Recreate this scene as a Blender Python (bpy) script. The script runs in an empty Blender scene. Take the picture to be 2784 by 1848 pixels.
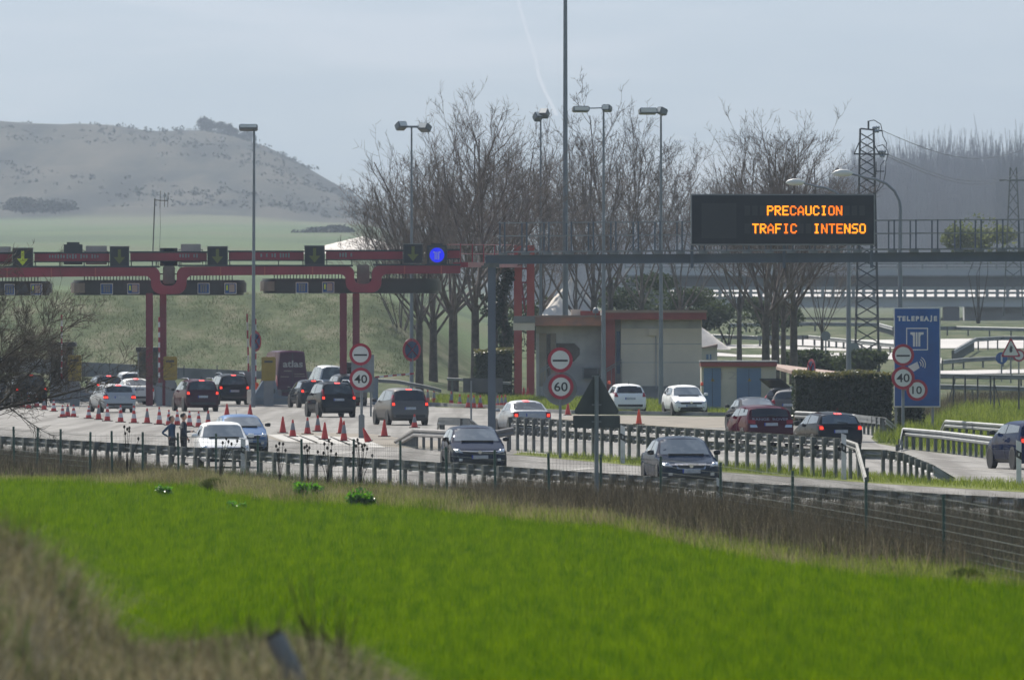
import bpy, bmesh, math, random
import numpy as np
from mathutils import Vector, Matrix
from mathutils.bvhtree import BVHTree
R = math.radians
rnd = random.Random(7)
scene = bpy.context.scene
COL = scene.collection

# ------------------------------------------------------------------ camera, sky, sun, exposure
F, HC, YH, CX = 29000.0, 5.0, 850.0, 1392.0      # focal length in photo pixels, eye height, eye level line
cam_d = bpy.data.cameras.new('camera')
cam = bpy.data.objects.new('camera', cam_d); COL.objects.link(cam)
cam.location = (0, 0, HC); cam.rotation_euler = (R(90), 0, 0)
cam_d.sensor_width = 36.0; cam_d.lens = F / 2784 * 36
cam_d.shift_y = -(924 - YH) / 2784
cam_d.clip_start = 1.0; cam_d.clip_end = 45000
cam_d.dof.use_dof = True; cam_d.dof.focus_distance = 410; cam_d.dof.aperture_fstop = 5.6
scene.camera = cam

SUN_AZ, SUN_EL = -24.0, 46.0          # degrees: left of the view direction, above the horizon
sv = Vector((math.sin(R(SUN_AZ)) * math.cos(R(SUN_EL)), math.cos(R(SUN_AZ)) * math.cos(R(SUN_EL)), math.sin(R(SUN_EL))))
world = bpy.data.worlds.new('World'); scene.world = world; world.use_nodes = True
nt = world.node_tree; nt.nodes.clear()
wo = nt.nodes.new('ShaderNodeOutputWorld'); bg = nt.nodes.new('ShaderNodeBackground'); sky = nt.nodes.new('ShaderNodeTexSky')
sky.sky_type = 'NISHITA'; sky.sun_disc = False
sky.sun_elevation = R(SUN_EL); sky.sun_rotation = R(SUN_AZ)
sky.air_density = 1.0; sky.dust_density = 1.5; sky.ozone_density = 1.0
bg.inputs['Strength'].default_value = 0.092
nt.links.new(sky.outputs[0], bg.inputs[0]); nt.links.new(bg.outputs[0], wo.inputs[0])
sun_d = bpy.data.lights.new('sun', 'SUN'); sun_d.energy = 4.9; sun_d.angle = R(0.53); sun_d.color = (1.0, 0.94, 0.84)
sun = bpy.data.objects.new('sun', sun_d); COL.objects.link(sun)
sun.rotation_euler = sv.to_track_quat('Z', 'Y').to_euler(); sun.location = (0, 0, 60)
vs = scene.view_settings
vs.view_transform = 'Standard'; vs.look = 'None'; vs.gamma = 1.0; vs.exposure = 0.72; vs.use_curve_mapping = False
scene.render.engine = 'CYCLES'
cy = scene.cycles
cy.max_bounces = 6; cy.diffuse_bounces = 2; cy.glossy_bounces = 3; cy.transmission_bounces = 4; cy.volume_bounces = 0
cy.transparent_max_bounces = 8; cy.use_denoising = True; cy.sample_clamp_indirect = 6; cy.caustics_reflective = False; cy.caustics_refractive = False
try:
    cy.denoiser = 'OPENIMAGEDENOISE'
except Exception:
    pass

# ------------------------------------------------------------------ helpers
def G(sx, sy, z=0.0):
    """point of the level z seen at photo pixel (sx, sy)"""
    d = (HC - z) * F / (sy - YH)
    return Vector(((sx - CX) * d / F, d, z))
def W(sx, sy, d):
    return Vector(((sx - CX) * d / F, d, HC - (sy - YH) * d / F))
def dist(sy, z=0.0):
    return (HC - z) * F / (sy - YH)
def lerp(a, b, t): return a + (b - a) * t
def smooth(a, b, x):
    t = min(1, max(0, (x - a) / (b - a))); return t * t * (3 - 2 * t)

MATS = {}
def mat(name, col, rough=0.6, metal=0.0, spec=0.5, var=0.0, scale=3.0, bump=0.0, bscale=30.0, coat=0.0, emit=None, estr=0.0, col2=None, detail=6.0, lo=0.35, hi=0.65):
    m = bpy.data.materials.new(name); m.use_nodes = True; MATS[name] = m
    n = m.node_tree; p = n.nodes['Principled BSDF']
    p.inputs['Base Color'].default_value = (*col, 1)
    p.inputs['Roughness'].default_value = rough; p.inputs['Metallic'].default_value = metal
    p.inputs['Specular IOR Level'].default_value = spec
    if coat: p.inputs['Coat Weight'].default_value = coat; p.inputs['Coat Roughness'].default_value = 0.02
    if emit: p.inputs['Emission Color'].default_value = (*emit, 1); p.inputs['Emission Strength'].default_value = estr
    if var or col2 or bump:
        tc = n.nodes.new('ShaderNodeTexCoord')
    if var or col2:
        nz = n.nodes.new('ShaderNodeTexNoise'); nz.inputs['Scale'].default_value = scale; nz.inputs['Detail'].default_value = detail
        n.links.new(tc.outputs['Object'], nz.inputs['Vector'])
        cr = n.nodes.new('ShaderNodeValToRGB')
        cr.color_ramp.elements[0].position = lo; cr.color_ramp.elements[1].position = hi
        c2 = col2 if col2 else tuple(min(1, c * (1 + var)) for c in col)
        c1 = col if col2 else tuple(c * (1 - var) for c in col)
        cr.color_ramp.elements[0].color = (*c1, 1); cr.color_ramp.elements[1].color = (*c2, 1)
        n.links.new(nz.outputs['Fac'], cr.inputs[0]); n.links.new(cr.outputs[0], p.inputs['Base Color'])
    if bump:
        nb = n.nodes.new('ShaderNodeTexNoise'); nb.inputs['Scale'].default_value = bscale; nb.inputs['Detail'].default_value = 5
        n.links.new(tc.outputs['Object'], nb.inputs['Vector'])
        bp = n.nodes.new('ShaderNodeBump'); bp.inputs['Strength'].default_value = bump; bp.inputs['Distance'].default_value = 0.05
        n.links.new(nb.outputs['Fac'], bp.inputs['Height']); n.links.new(bp.outputs[0], p.inputs['Normal'])
    return m
def leafmat(name, c1, c2, trans, tw=0.5, scale=0.4, lo=0.35, hi=0.65, rough=0.7, spec=0.06, tint=True, sc=(1, .3, 1)):
    """thin leaves: diffuse and translucent, colour drifting between two tones"""
    m = bpy.data.materials.new(name); m.use_nodes = True; MATS[name] = m
    n = m.node_tree; n.nodes.clear()
    out = n.nodes.new('ShaderNodeOutputMaterial'); mix = n.nodes.new('ShaderNodeMixShader'); mix.inputs[0].default_value = tw
    p = n.nodes.new('ShaderNodeBsdfPrincipled'); p.inputs['Roughness'].default_value = rough; p.inputs['Specular IOR Level'].default_value = spec
    t = n.nodes.new('ShaderNodeBsdfTranslucent')
    tc = n.nodes.new('ShaderNodeTexCoord'); nz = n.nodes.new('ShaderNodeTexNoise'); nz.inputs['Scale'].default_value = scale; nz.inputs['Detail'].default_value = 8
    mp = n.nodes.new('ShaderNodeMapping'); mp.inputs['Scale'].default_value = sc
    n.links.new(tc.outputs['Object'], mp.inputs[0]); n.links.new(mp.outputs[0], nz.inputs['Vector'])
    cr = n.nodes.new('ShaderNodeValToRGB'); cr.color_ramp.elements[0].position = lo; cr.color_ramp.elements[1].position = hi
    cr.color_ramp.elements[0].color = (*c1, 1); cr.color_ramp.elements[1].color = (*c2, 1)
    if tint:      # every blade has a shade of its own
        at = n.nodes.new('ShaderNodeAttribute'); at.attribute_name = 'tint'
        ad = n.nodes.new('ShaderNodeMath'); ad.operation = 'ADD'; n.links.new(nz.outputs['Fac'], ad.inputs[0]); n.links.new(at.outputs['Fac'], ad.inputs[1]); n.links.new(ad.outputs[0], cr.inputs[0])
    else: n.links.new(nz.outputs['Fac'], cr.inputs[0])
    n.links.new(cr.outputs[0], p.inputs['Base Color'])
    if False: pass
    n.links.new(cr.outputs[0], p.inputs['Base Color']); n.links.new(cr.outputs[0], p.inputs['Base Color'])
    mx = n.nodes.new('ShaderNodeMix'); mx.data_type = 'RGBA'; mx.blend_type = 'MULTIPLY'; mx.inputs[0].default_value = 1.0
    n.links.new(cr.outputs[0], mx.inputs[6]); mx.inputs[7].default_value = (*trans, 1)
    n.links.new(mx.outputs[2], t.inputs['Color'])
    n.links.new(p.outputs[0], mix.inputs[1]); n.links.new(t.outputs[0], mix.inputs[2]); n.links.new(mix.outputs[0], out.inputs[0])
    return m

class MB:
    """collects shapes in the local space of a thing, then links them as one mesh object"""
    def __init__(s): s.v = []; s.f = []; s.smooth = False
    def add(s, vs, fs):
        o = len(s.v); s.v += [tuple(v) for v in vs]; s.f += [tuple(i + o for i in f) for f in fs]
    def box(s, x0, x1, y0, y1, z0, z1, bev=0.0, M=None):
        if bev <= 0:
            vs = [(x, y, z) for z in (z0, z1) for y in (y0, y1) for x in (x0, x1)]
            fs = [(0, 2, 3, 1), (4, 5, 7, 6), (0, 1, 5, 4), (2, 6, 7, 3), (0, 4, 6, 2), (1, 3, 7, 5)]
        else:
            bm = bmesh.new(); bmesh.ops.create_cube(bm, size=1)
            for v in bm.verts:
                v.co = Vector((lerp(x0, x1, v.co.x + .5), lerp(y0, y1, v.co.y + .5), lerp(z0, z1, v.co.z + .5)))
            bmesh.ops.bevel(bm, geom=bm.edges[:], offset=bev, segments=2, affect='EDGES')
            bm.verts.index_update(); vs = [v.co.copy() for v in bm.verts]; fs = [[v.index for v in f.verts] for f in bm.faces]; bm.free()
        if M is not None: vs = [M @ Vector(v) for v in vs]
        s.add(vs, fs); return s
    def bar(s, a, b, w, h=None, up=(0, 0, 1)):
        a, b = Vector(a), Vector(b); h = h or w
        d = (b - a).normalized(); up = Vector(up)
        if abs(d.dot(up)) > .98: up = Vector((0, 1, 0))
        x = d.cross(up).normalized(); y = x.cross(d)
        vs = [p + x * (sx * w / 2) + y * (sy * h / 2) for p in (a, b) for sx, sy in ((-1, -1), (1, -1), (1, 1), (-1, 1))]
        s.add(vs, [(0, 1, 5, 4), (1, 2, 6, 5), (2, 3, 7, 6), (3, 0, 4, 7), (3, 2, 1, 0), (4, 5, 6, 7)]); return s
    def tube(s, pts, r, n=8, caps=True):
        pts = [Vector(p) for p in pts]; k = len(pts)
        rs = r if hasattr(r, '__len__') else [r] * k
        vs = []; px = None
        for i, p in enumerate(pts):
            d = (pts[min(i + 1, k - 1)] - pts[max(i - 1, 0)]).normalized()
            if px is None:
                px = d.orthogonal().normalized()
            px = (px - d * px.dot(d))
            px = px.normalized() if px.length > 1e-6 else d.orthogonal().normalized()
            py = d.cross(px)
            for j in range(n):
                a = 2 * math.pi * j / n; vs.append(p + (px * math.cos(a) + py * math.sin(a)) * rs[i])
        fs = [(i * n + j, i * n + (j + 1) % n, (i + 1) * n + (j + 1) % n, (i + 1) * n + j) for i in range(k - 1) for j in range(n)]
        if caps: fs += [tuple(range(n - 1, -1, -1)), tuple(range((k - 1) * n, k * n))]
        s.add(vs, fs); return s
    def lathe(s, prof, n=20, c=(0, 0, 0), axis='z'):
        vs = []; k = len(prof)
        for r_, h in prof:
            for j in range(n):
                a = 2 * math.pi * j / n; x, y = r_ * math.cos(a), r_ * math.sin(a)
                v = (x, y, h) if axis == 'z' else ((x, h, y) if axis == 'y' else (h, x, y))
                vs.append(tuple(v[i] + c[i] for i in range(3)))
        fs = [(i * n + j, i * n + (j + 1) % n, (i + 1) * n + (j + 1) % n, (i + 1) * n + j) for i in range(k - 1) for j in range(n)]
        if prof[0][0] > 1e-4: fs.append(tuple(range(n - 1, -1, -1)))
        if prof[-1][0] > 1e-4: fs.append(tuple(range((k - 1) * n, k * n)))
        s.add(vs, fs); return s
    def disc(s, cx, y, cz, r, t=0.02, n=40):
        """a round plate facing -y, its face at y"""
        return s.lathe([(r, y), (r, y + t)], n, (cx, 0, cz), 'y')
    def prism(s, poly, y0, y1):
        """polygon in (x, z) extruded along y"""
        n = len(poly)
        vs = [(x, y0, z) for x, z in poly] + [(x, y1, z) for x, z in poly]
        fs = [tuple(range(n)), tuple(range(2 * n - 1, n - 1, -1))] + [(i, i + n, (i + 1) % n + n, (i + 1) % n) for i in range(n)]
        s.add(vs, fs); return s
    def slab(s, poly, z0, z1):
        n = len(poly)
        vs = [(x, y, z0) for x, y in poly] + [(x, y, z1) for x, y in poly]
        fs = [tuple(range(n - 1, -1, -1)), tuple(range(n, 2 * n))] + [(i, (i + 1) % n, (i + 1) % n + n, i + n) for i in range(n)]
        s.add(vs, fs); return s
    def mesh(s, name, m, smooth_deg=None):
        me = bpy.data.meshes.new(name); me.from_pydata(s.v, [], s.f); me.validate()
        bm = bmesh.new(); bm.from_mesh(me); bmesh.ops.recalc_face_normals(bm, faces=bm.faces); bm.to_mesh(me); bm.free()
        if m is not None: me.materials.append(MATS[m] if isinstance(m, str) else m)
        if smooth_deg:
            me.polygons.foreach_set('use_smooth', [True] * len(me.polygons)); me.set_sharp_from_angle(angle=R(smooth_deg))
        return me
    def build(s, name, m, parent=None, smooth_deg=None):
        return link(name, s.mesh(name, m, smooth_deg), parent)
def link(name, me, parent=None, loc=None, rot=None):
    o = bpy.data.objects.new(name, me); COL.objects.link(o)
    if parent is not None: o.parent = parent
    if loc is not None: o.location = loc
    if rot is not None: o.rotation_euler = rot
    return o
def tag(o, label, cat=None, group=None, kind=None):
    if label: o['label'] = label
    if cat: o['category'] = cat
    if group: o['group'] = group
    if kind: o['kind'] = kind
    return o
def thing(name, label, cat, loc=(0, 0, 0), rotz=0.0, group=None):
    o = bpy.data.objects.new(name, None); COL.objects.link(o); o.empty_display_size = .2
    o.location = loc; o.rotation_euler = (0, 0, rotz)
    return tag(o, label, cat, group)
def copy_thing(root, loc, rotz=0.0, label=None, scale=None):
    r = root.copy(); COL.objects.link(r); r.location = loc; r.rotation_euler = (0, 0, rotz)
    if scale: r.scale = (scale, scale, scale) if not hasattr(scale, '__len__') else scale
    if label: r['label'] = label
    for ch in [o for o in bpy.data.objects if o.parent == root]:
        c = ch.copy(); COL.objects.link(c); c.parent = r
        for g in [o for o in bpy.data.objects if o.parent == ch]:
            d = g.copy(); COL.objects.link(d); d.parent = c
    return r
def structure(name, me):
    o = link(name, me); o['kind'] = 'structure'; return o
def np_mesh(name, verts, faces, m, smooth=False):
    """fast mesh from arrays; faces all of one size"""
    me = bpy.data.meshes.new(name); verts = np.asarray(verts, np.float32).reshape(-1, 3); faces = np.asarray(faces, np.int32)
    k = faces.shape[1]; nf = len(faces)
    me.vertices.add(len(verts)); me.vertices.foreach_set('co', verts.ravel())
    me.loops.add(nf * k); me.loops.foreach_set('vertex_index', faces.ravel())
    me.polygons.add(nf); me.polygons.foreach_set('loop_start', np.arange(nf, dtype=np.int32) * k)
    try: me.polygons.foreach_set('loop_total', np.full(nf, k, np.int32))
    except Exception: pass
    if smooth: me.polygons.foreach_set('use_smooth', np.ones(nf, bool))
    me.update(calc_edges=True); me.validate()
    me.materials.append(MATS[m] if isinstance(m, str) else m)
    return me
def text_poly(string, size, bold=0.0, depth=0.004, stretch=1.0):
    """outline lettering as vertices and faces in (x, z), facing -y"""
    cu = bpy.data.curves.new('txt', 'FONT'); cu.body = string; cu.size = size; cu.align_x = 'CENTER'; cu.align_y = 'CENTER'
    cu.offset = bold; cu.resolution_u = 3; cu.extrude = depth
    ob = bpy.data.objects.new('txt', cu); COL.objects.link(ob)
    dg = bpy.context.evaluated_depsgraph_get(); me = bpy.data.meshes.new_from_object(ob.evaluated_get(dg))
    vs = [(v.co.x * stretch, -v.co.z, v.co.y) for v in me.vertices]; fs = [tuple(p.vertices) for p in me.polygons]
    bpy.data.objects.remove(ob); bpy.data.meshes.remove(me); bpy.data.curves.remove(cu)
    return vs, fs
def text(mb, string, size, at, bold=0.0, stretch=1.0, depth=0.004):
    vs, fs = text_poly(string, size, bold, depth, stretch)
    xs = [v[0] for v in vs]; zs = [v[2] for v in vs]; cx, cz = (min(xs) + max(xs)) / 2, (min(zs) + max(zs)) / 2
    mb.add([(v[0] - cx + at[0], v[1] + at[1], v[2] - cz + at[2]) for v in vs], fs); return mb
ORD = ['first', 'second', 'third', 'fourth', 'fifth', 'sixth', 'seventh', 'eighth', 'ninth', 'tenth', 'eleventh', 'twelfth', 'thirteenth', 'fourteenth', 'fifteenth', 'sixteenth', 'seventeenth', 'eighteenth', 'nineteenth', 'twentieth', 'twenty-first', 'twenty-second', 'twenty-third', 'twenty-fourth', 'twenty-fifth', 'twenty-sixth', 'twenty-seventh', 'twenty-eighth']

# ------------------------------------------------------------------ materials
mat('ground_grass', (0.060, 0.072, 0.022), .95, spec=.1, col2=(0.115, 0.125, 0.04), scale=.35, bump=.6, bscale=4)
mat('field_soil', (0.05, 0.075, 0.012), .95, spec=.1, col2=(0.08, 0.12, 0.012), scale=.3)
mat('asphalt', (0.170, 0.163, 0.151), .8, spec=.15, col2=(0.25, 0.24, 0.222), scale=.22, bump=.25, bscale=60, lo=.3, hi=.7)
_n = MATS['asphalt'].node_tree; _p = _n.nodes['Principled BSDF']      # tyre tracks and seams along the lanes
_src = _p.inputs['Base Color'].links[0].from_socket
_tc = _n.nodes.new('ShaderNodeTexCoord'); _mp = _n.nodes.new('ShaderNodeMapping'); _mp.inputs['Rotation'].default_value = (0, 0, R(-12)); _mp.inputs['Scale'].default_value = (1.1, .02, 1)
_nz = _n.nodes.new('ShaderNodeTexNoise'); _nz.inputs['Scale'].default_value = 1.0; _nz.inputs['Detail'].default_value = 4; _n.links.new(_tc.outputs['Object'], _mp.inputs[0]); _n.links.new(_mp.outputs[0], _nz.inputs['Vector'])
_cr = _n.nodes.new('ShaderNodeValToRGB'); _cr.color_ramp.elements[0].position = .38; _cr.color_ramp.elements[1].position = .58; _cr.color_ramp.elements[0].color = (.62, .61, .60, 1); _cr.color_ramp.elements[1].color = (1, 1, 1, 1); _n.links.new(_nz.outputs['Fac'], _cr.inputs[0])
_mx = _n.nodes.new('ShaderNodeMix'); _mx.data_type = 'RGBA'; _mx.blend_type = 'MULTIPLY'; _mx.inputs[0].default_value = 1; _n.links.new(_src, _mx.inputs[6]); _n.links.new(_cr.outputs[0], _mx.inputs[7]); _n.links.new(_mx.outputs[2], _p.inputs['Base Color'])
mat('road_paint', (0.33, 0.315, 0.285), .7, col2=(0.20, 0.19, 0.17), scale=2, lo=.4, hi=.6)
mat('gore', (0.15, 0.135, 0.11), .9, spec=.2, col2=(0.24, 0.21, 0.17), scale=.6)
mat('verge', (0.085, 0.115, 0.02), .95, spec=.1, col2=(0.16, 0.17, 0.04), scale=1.2, bump=.8, bscale=6)
mat('slope', (0.075, 0.095, 0.035), .95, spec=.1, col2=(0.17, 0.16, 0.085), scale=.16, bump=.7, bscale=.9, lo=.38, hi=.62)
mat('galv', (0.24, 0.25, 0.25), .6, .15, spec=.35, col2=(0.17, 0.18, 0.18), scale=1.2)
mat('galv_dark', (0.165, 0.17, 0.16), .7, .1, spec=.3, col2=(0.11, 0.115, 0.108), scale=3)
mat('steel_grey', (0.20, 0.22, 0.24), .5, .2, col2=(0.15, 0.165, 0.18), scale=.8)
mat('gantry_grey', (0.105, 0.125, 0.15), .5, .2, col2=(0.08, 0.097, 0.118), scale=.7)
mat('fence_green', (0.02, 0.06, 0.045), .5, col2=(0.03, 0.075, 0.055), scale=4)
mat('wire', (0.10, 0.115, 0.10), .6, .4)
mat('sign_red', (0.33, 0.012, 0.035), .45, var=.12, scale=2)
mat('sign_white', (0.60, 0.60, 0.56), .5, var=.05, scale=2)
mat('sign_black', (0.012, 0.012, 0.014), .5)
mat('sign_blue', (0.004, 0.075, 0.26), .45, var=.12, scale=1.3)
mat('sign_blue_dark', (0.006, 0.035, 0.11), .5, var=.1, scale=2)
mat('sign_back', (0.085, 0.09, 0.085), .65, .1, col2=(0.06, 0.064, 0.06), scale=2)
mat('sign_back_light', (0.20, 0.21, 0.21), .55, .3, var=.15, scale=2)
mat('toll_red', (0.29, 0.026, 0.045), .5, col2=(0.20, 0.020, 0.034), scale=.5, detail=10)
mat('toll_red_faded', (0.42, 0.09, 0.07), .6, col2=(0.33, 0.05, 0.05), scale=.6)
mat('column_red', (0.20, 0.018, 0.032), .5, col2=(0.15, 0.014, 0.026), scale=.5)
mat('toll_dark', (0.018, 0.022, 0.028), .45, col2=(0.028, 0.033, 0.04), scale=.6)
mat('toll_panel', (0.26, 0.22, 0.17), .6, col2=(0.17, 0.145, 0.115), scale=1.0)
mat('beige', (0.42, 0.37, 0.32), .7, col2=(0.33, 0.29, 0.25), scale=.8)
mat('arrow_off', (0.10, 0.115, 0.02), .5)
mat('arrow_on', (0.22, 0.27, 0.02), .5, emit=(0.45, 0.6, 0.02), estr=.12)
mat('led_blue', (0.01, 0.02, 0.4), .4, emit=(0.0, 0.008, 1.0), estr=.42)
mat('led_amber', (0.4, 0.1, 0.0), .4, emit=(1.0, 0.27, 0.002), estr=1.25)
mat('led_amber_dim', (0.4, 0.1, 0.0), .4, emit=(1.0, 0.18, 0.0), estr=.9)
mat('vms_black', (0.006, 0.011, 0.018), .35, spec=.4, col2=(0.009, 0.014, 0.022), scale=3)
mat('vms_cell', (0.022, 0.026, 0.03), .5)
mat('yellow_machine', (0.30, 0.20, 0.015), .5, col2=(0.22, 0.15, 0.015), scale=2)
mat('concrete', (0.26, 0.25, 0.24), .85, col2=(0.18, 0.175, 0.17), scale=.9, bump=.2)
mat('wall_grey', (0.43, 0.415, 0.40), .85, col2=(0.28, 0.275, 0.275), scale=.8, bump=.15, detail=9)
mat('wall_beige', (0.64, 0.555, 0.455), .8, col2=(0.53, 0.465, 0.385), scale=.5, bump=.1)
mat('wall_cream', (0.52, 0.47, 0.37), .8, col2=(0.42, 0.385, 0.30), scale=.9)
mat('roof_red', (0.30, 0.07, 0.055), .75, col2=(0.22, 0.05, 0.045), scale=1.1)
mat('roof_worn', (0.46, 0.20, 0.12), .8, col2=(0.30, 0.16, 0.12), scale=1.6)
mat('roof_top', (0.33, 0.23, 0.18), .85, col2=(0.25, 0.17, 0.14), scale=.6)
mat('door_blue', (0.10, 0.17, 0.27), .5, col2=(0.08, 0.14, 0.23), scale=1)
mat('dark_glass', (0.014, 0.017, 0.021), .07, spec=.7)
mat('tree_bark', (0.12, 0.10, 0.085), .9, spec=.1, col2=(0.07, 0.06, 0.052), scale=3, bump=.5, bscale=14)
mat('tree_twig', (0.185, 0.155, 0.14), .85, spec=.2, col2=(0.10, 0.078, 0.066), scale=2)
mat('dark_twig', (0.045, 0.038, 0.03), .85, spec=.2, col2=(0.08, 0.065, 0.045), scale=3)
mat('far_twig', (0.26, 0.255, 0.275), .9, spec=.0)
leafmat('wheat', (0.019, 0.055, 0.0005), (0.082, 0.130, 0.0005), (1.9, 1.85, .5), .55, 4.0, .2, .8, spec=.0, sc=(1, .05, 1))
leafmat('dry_grass', (0.12, 0.11, 0.055), (0.30, 0.275, 0.155), (1.0, .95, .8), .4, .8)
leafmat('green_grass', (0.070, 0.10, 0.018), (0.20, 0.22, 0.07), (1.2, 1.3, .6), .45, .8)
leafmat('brown_weed', (0.038, 0.034, 0.024), (0.150, 0.128, 0.088), (.8, .75, .7), .25, 1.6)
leafmat('pale_stalk', (0.20, 0.165, 0.11), (0.34, 0.29, 0.20), (.9, .85, .75), .3, 1.2)
leafmat('bank_grass', (0.058, 0.058, 0.030), (0.27, 0.25, 0.16), (1, .95, .8), .4, .7)
leafmat('bank_dark', (0.045, 0.035, 0.026), (0.10, 0.08, 0.055), (.9, .85, .7), .3, .9)
leafmat('bank_green', (0.05, 0.085, 0.02), (0.10, 0.14, 0.035), (1, 1.2, .6), .4, .8)
leafmat('hedge_leaf', (0.012, 0.024, 0.010), (0.035, 0.05, 0.018), (1.2, 1.4, .6), .3, 3, rough=.35, spec=.6)
leafmat('hedge_sunlit_top', (0.08, 0.09, 0.03), (0.18, 0.16, 0.07), (1.2, 1.2, .6), .3, 3, rough=.35, spec=.6)  # paler leaf colour stands in for sun on the hedge tops
leafmat('bush_leaf', (0.035, 0.10, 0.008), (0.09, 0.20, 0.018), (1.5, 1.8, .6), .5, 3, rough=.3, spec=.6)
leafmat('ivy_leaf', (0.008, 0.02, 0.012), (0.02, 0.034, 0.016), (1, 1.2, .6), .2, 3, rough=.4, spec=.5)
mat('teasel', (0.03, 0.024, 0.018), .9, spec=.1)
mat('salt', (0.68, 0.63, 0.57), .9, col2=(0.5, 0.46, 0.42), scale=.7, bump=.6, bscale=1.5)
mat('cone_red', (0.55, 0.035, 0.025), .5, var=.15, scale=4)
mat('cone_orange', (0.75, 0.075, 0.02), .5, var=.1, scale=4)
mat('cone_white', (0.58, 0.56, 0.56), .5, var=.1, scale=4)
mat('cone_grey', (0.22, 0.22, 0.23), .6, var=.1, scale=4)
mat('cone_base', (0.09, 0.03, 0.025), .7, var=.2, scale=4)
mat('tyre', (0.012, 0.012, 0.012), .8)
mat('rim', (0.35, 0.35, 0.36), .35, .7)
mat('black_trim', (0.012, 0.013, 0.015), .5)
mat('plate', (0.42, 0.43, 0.43), .4, col2=(0.30, 0.31, 0.33), scale=9)
mat('plate_blue', (0.01, 0.03, 0.28), .4)
mat('car_glass', (0.022, 0.030, 0.035), .02, spec=.75, col2=(0.11, 0.13, 0.13), scale=1.6, lo=.5, hi=.72)
mat('front_glass', (0.085, 0.110, 0.130), .02, spec=.9, col2=(0.18, 0.21, 0.225), scale=1.8, lo=.48, hi=.7)
mat('lamp_red', (0.26, 0.008, 0.012), .15, spec=.6)
mat('lamp_lit', (0.6, 0.02, 0.01), .2, emit=(1.0, 0.035, 0.012), estr=1.5)
mat('lamp_clear', (0.42, 0.45, 0.48), .12, .5, spec=.8)
mat('lamp_amber', (0.6, 0.16, 0.01), .3)
mat('chrome', (0.6, 0.6, 0.6), .15, 1.0)
mat('skin', (0.42, 0.24, 0.17), .6)
mat('hair', (0.02, 0.014, 0.011), .6)
mat('cloth_navy', (0.012, 0.022, 0.038), .85, var=.25, scale=6)
mat('cloth_blue', (0.018, 0.048, 0.10), .85, var=.2, scale=6)
mat('cloth_trouser', (0.016, 0.018, 0.024), .85, var=.2, scale=6)
def paint(name, col, metal=0.0, rough=.3):
    m = mat(name, col, .5 if metal < .1 else .42, metal * .6, .0, coat=.3); return m
paint('p_silver', (0.36, 0.37, 0.38), .55, .32); paint('p_white', (0.72, 0.72, 0.70)); paint('p_black', (0.010, 0.012, 0.016))
paint('p_burgundy', (0.045, 0.012, 0.022)); paint('p_grey', (0.11, 0.105, 0.10), .4); paint('p_navy', (0.010, 0.016, 0.035)); paint('p_red', (0.052, 0.004, 0.013))
paint('p_blue', (0.003, 0.012, 0.048)); paint('p_steelblue', (0.065, 0.12, 0.23), .3); paint('p_plum', (0.055, 0.016, 0.036)); paint('p_darkgrey', (0.03, 0.034, 0.04)); paint('p_tan', (0.17, 0.14, 0.11), .3); paint('p_bluegrey', (0.010, 0.018, 0.036))
# ================================================================== terrain and ground
def tri_noise(x, y):
    return (math.sin(x * 1.7 + 1.3 * math.sin(y * .9)) + math.sin(y * 2.3 + 1.7 * math.sin(x * 1.1)) + math.sin((x + y) * 3.1) * .5) / 2.5
HILL = [(-900, 372), (-300, 345), (0, 342), (200, 340), (330, 350), (420, 368), (540, 370), (640, 386), (720, 410), (800, 447), (880, 492), (950, 532), (1000, 562), (1080, 605), (1200, 650), (1400, 690), (1700, 730), (2400, 760), (3600, 770)]
HX = [p[0] for p in HILL]; HD = 5200.0; HZ = [HC + (YH - p[1]) * HD / F for p in HILL]
def height(x, d):
    """ground beyond the toll plaza: an embankment on the left, gentle rise on the right, fields and a hill behind"""
    if d < 640: return -0.04
    S = CX + F * x / d
    L = 1 - smooth(980, 1380, S)
    left = np.interp(d, [640, 655, 666, 672, 704, 720, 900, 1200, 2200, 3600], [-.04, .5, 1.2, 1.4, 6.3, 6.5, 6.2, 8.2, 18.5, 35.0])
    right = np.interp(d, [640, 700, 780, 860, 940, 1100, 3600], [-.04, .5, 2.2, 3.2, 3.9, 3.6, 8.0])
    z = lerp(right, left, L)
    if d > 3600:
        hz = float(np.interp(S, HX, HZ)); t = smooth(3600, HD, min(d, HD))
        z = lerp(z, hz, t)
        if d > HD: z = lerp(hz, 10.0, smooth(HD, 8500, d))
    amp = np.interp(d, [640, 700, 1500, 3600, 4200, 5400, 8500], [0.0, .15, .3, .6, 2.2, 2.6, 0])
    return float(z + amp * tri_noise(x * .045 * (700 / d + .35), d * .02))
def T(sx, sy, start=645.0):
    """where the sight line through (sx, sy) meets the far ground"""
    d = start
    while d < 12000:
        p = W(sx, sy, d)
        if p.z <= height(p.x, d): return p
        d += 1.0 if d < 1200 else 6.0
    return W(sx, sy, 900)
def grid_mesh(rows, us, hf, name, m):
    vs = [(u * d, d, hf(u * d, d)) for d in rows for u in us]; n = len(us)
    fs = [(i * n + j, i * n + j + 1, (i + 1) * n + j + 1, (i + 1) * n + j) for i in range(len(rows) - 1) for j in range(n - 1)]
    return np_mesh(name, vs, fs, m, True)

# the level ground as far as the haze reaches
gm = MB(); gm.add([(-2600, -60, -.05), (2600, -60, -.05), (2600, 640, -.05), (-2600, 640, -.05)], [(0, 1, 2, 3)])
structure('ground', gm.mesh('ground', 'ground_grass'))
gm = MB(); gm.add([(-2600, 640, -.06), (2600, 640, -.06), (2600, 29000, -.06), (-2600, 29000, -.06)], [(0, 1, 2, 3)])
structure('plain', gm.mesh('plain', 'ground_grass'))

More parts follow.
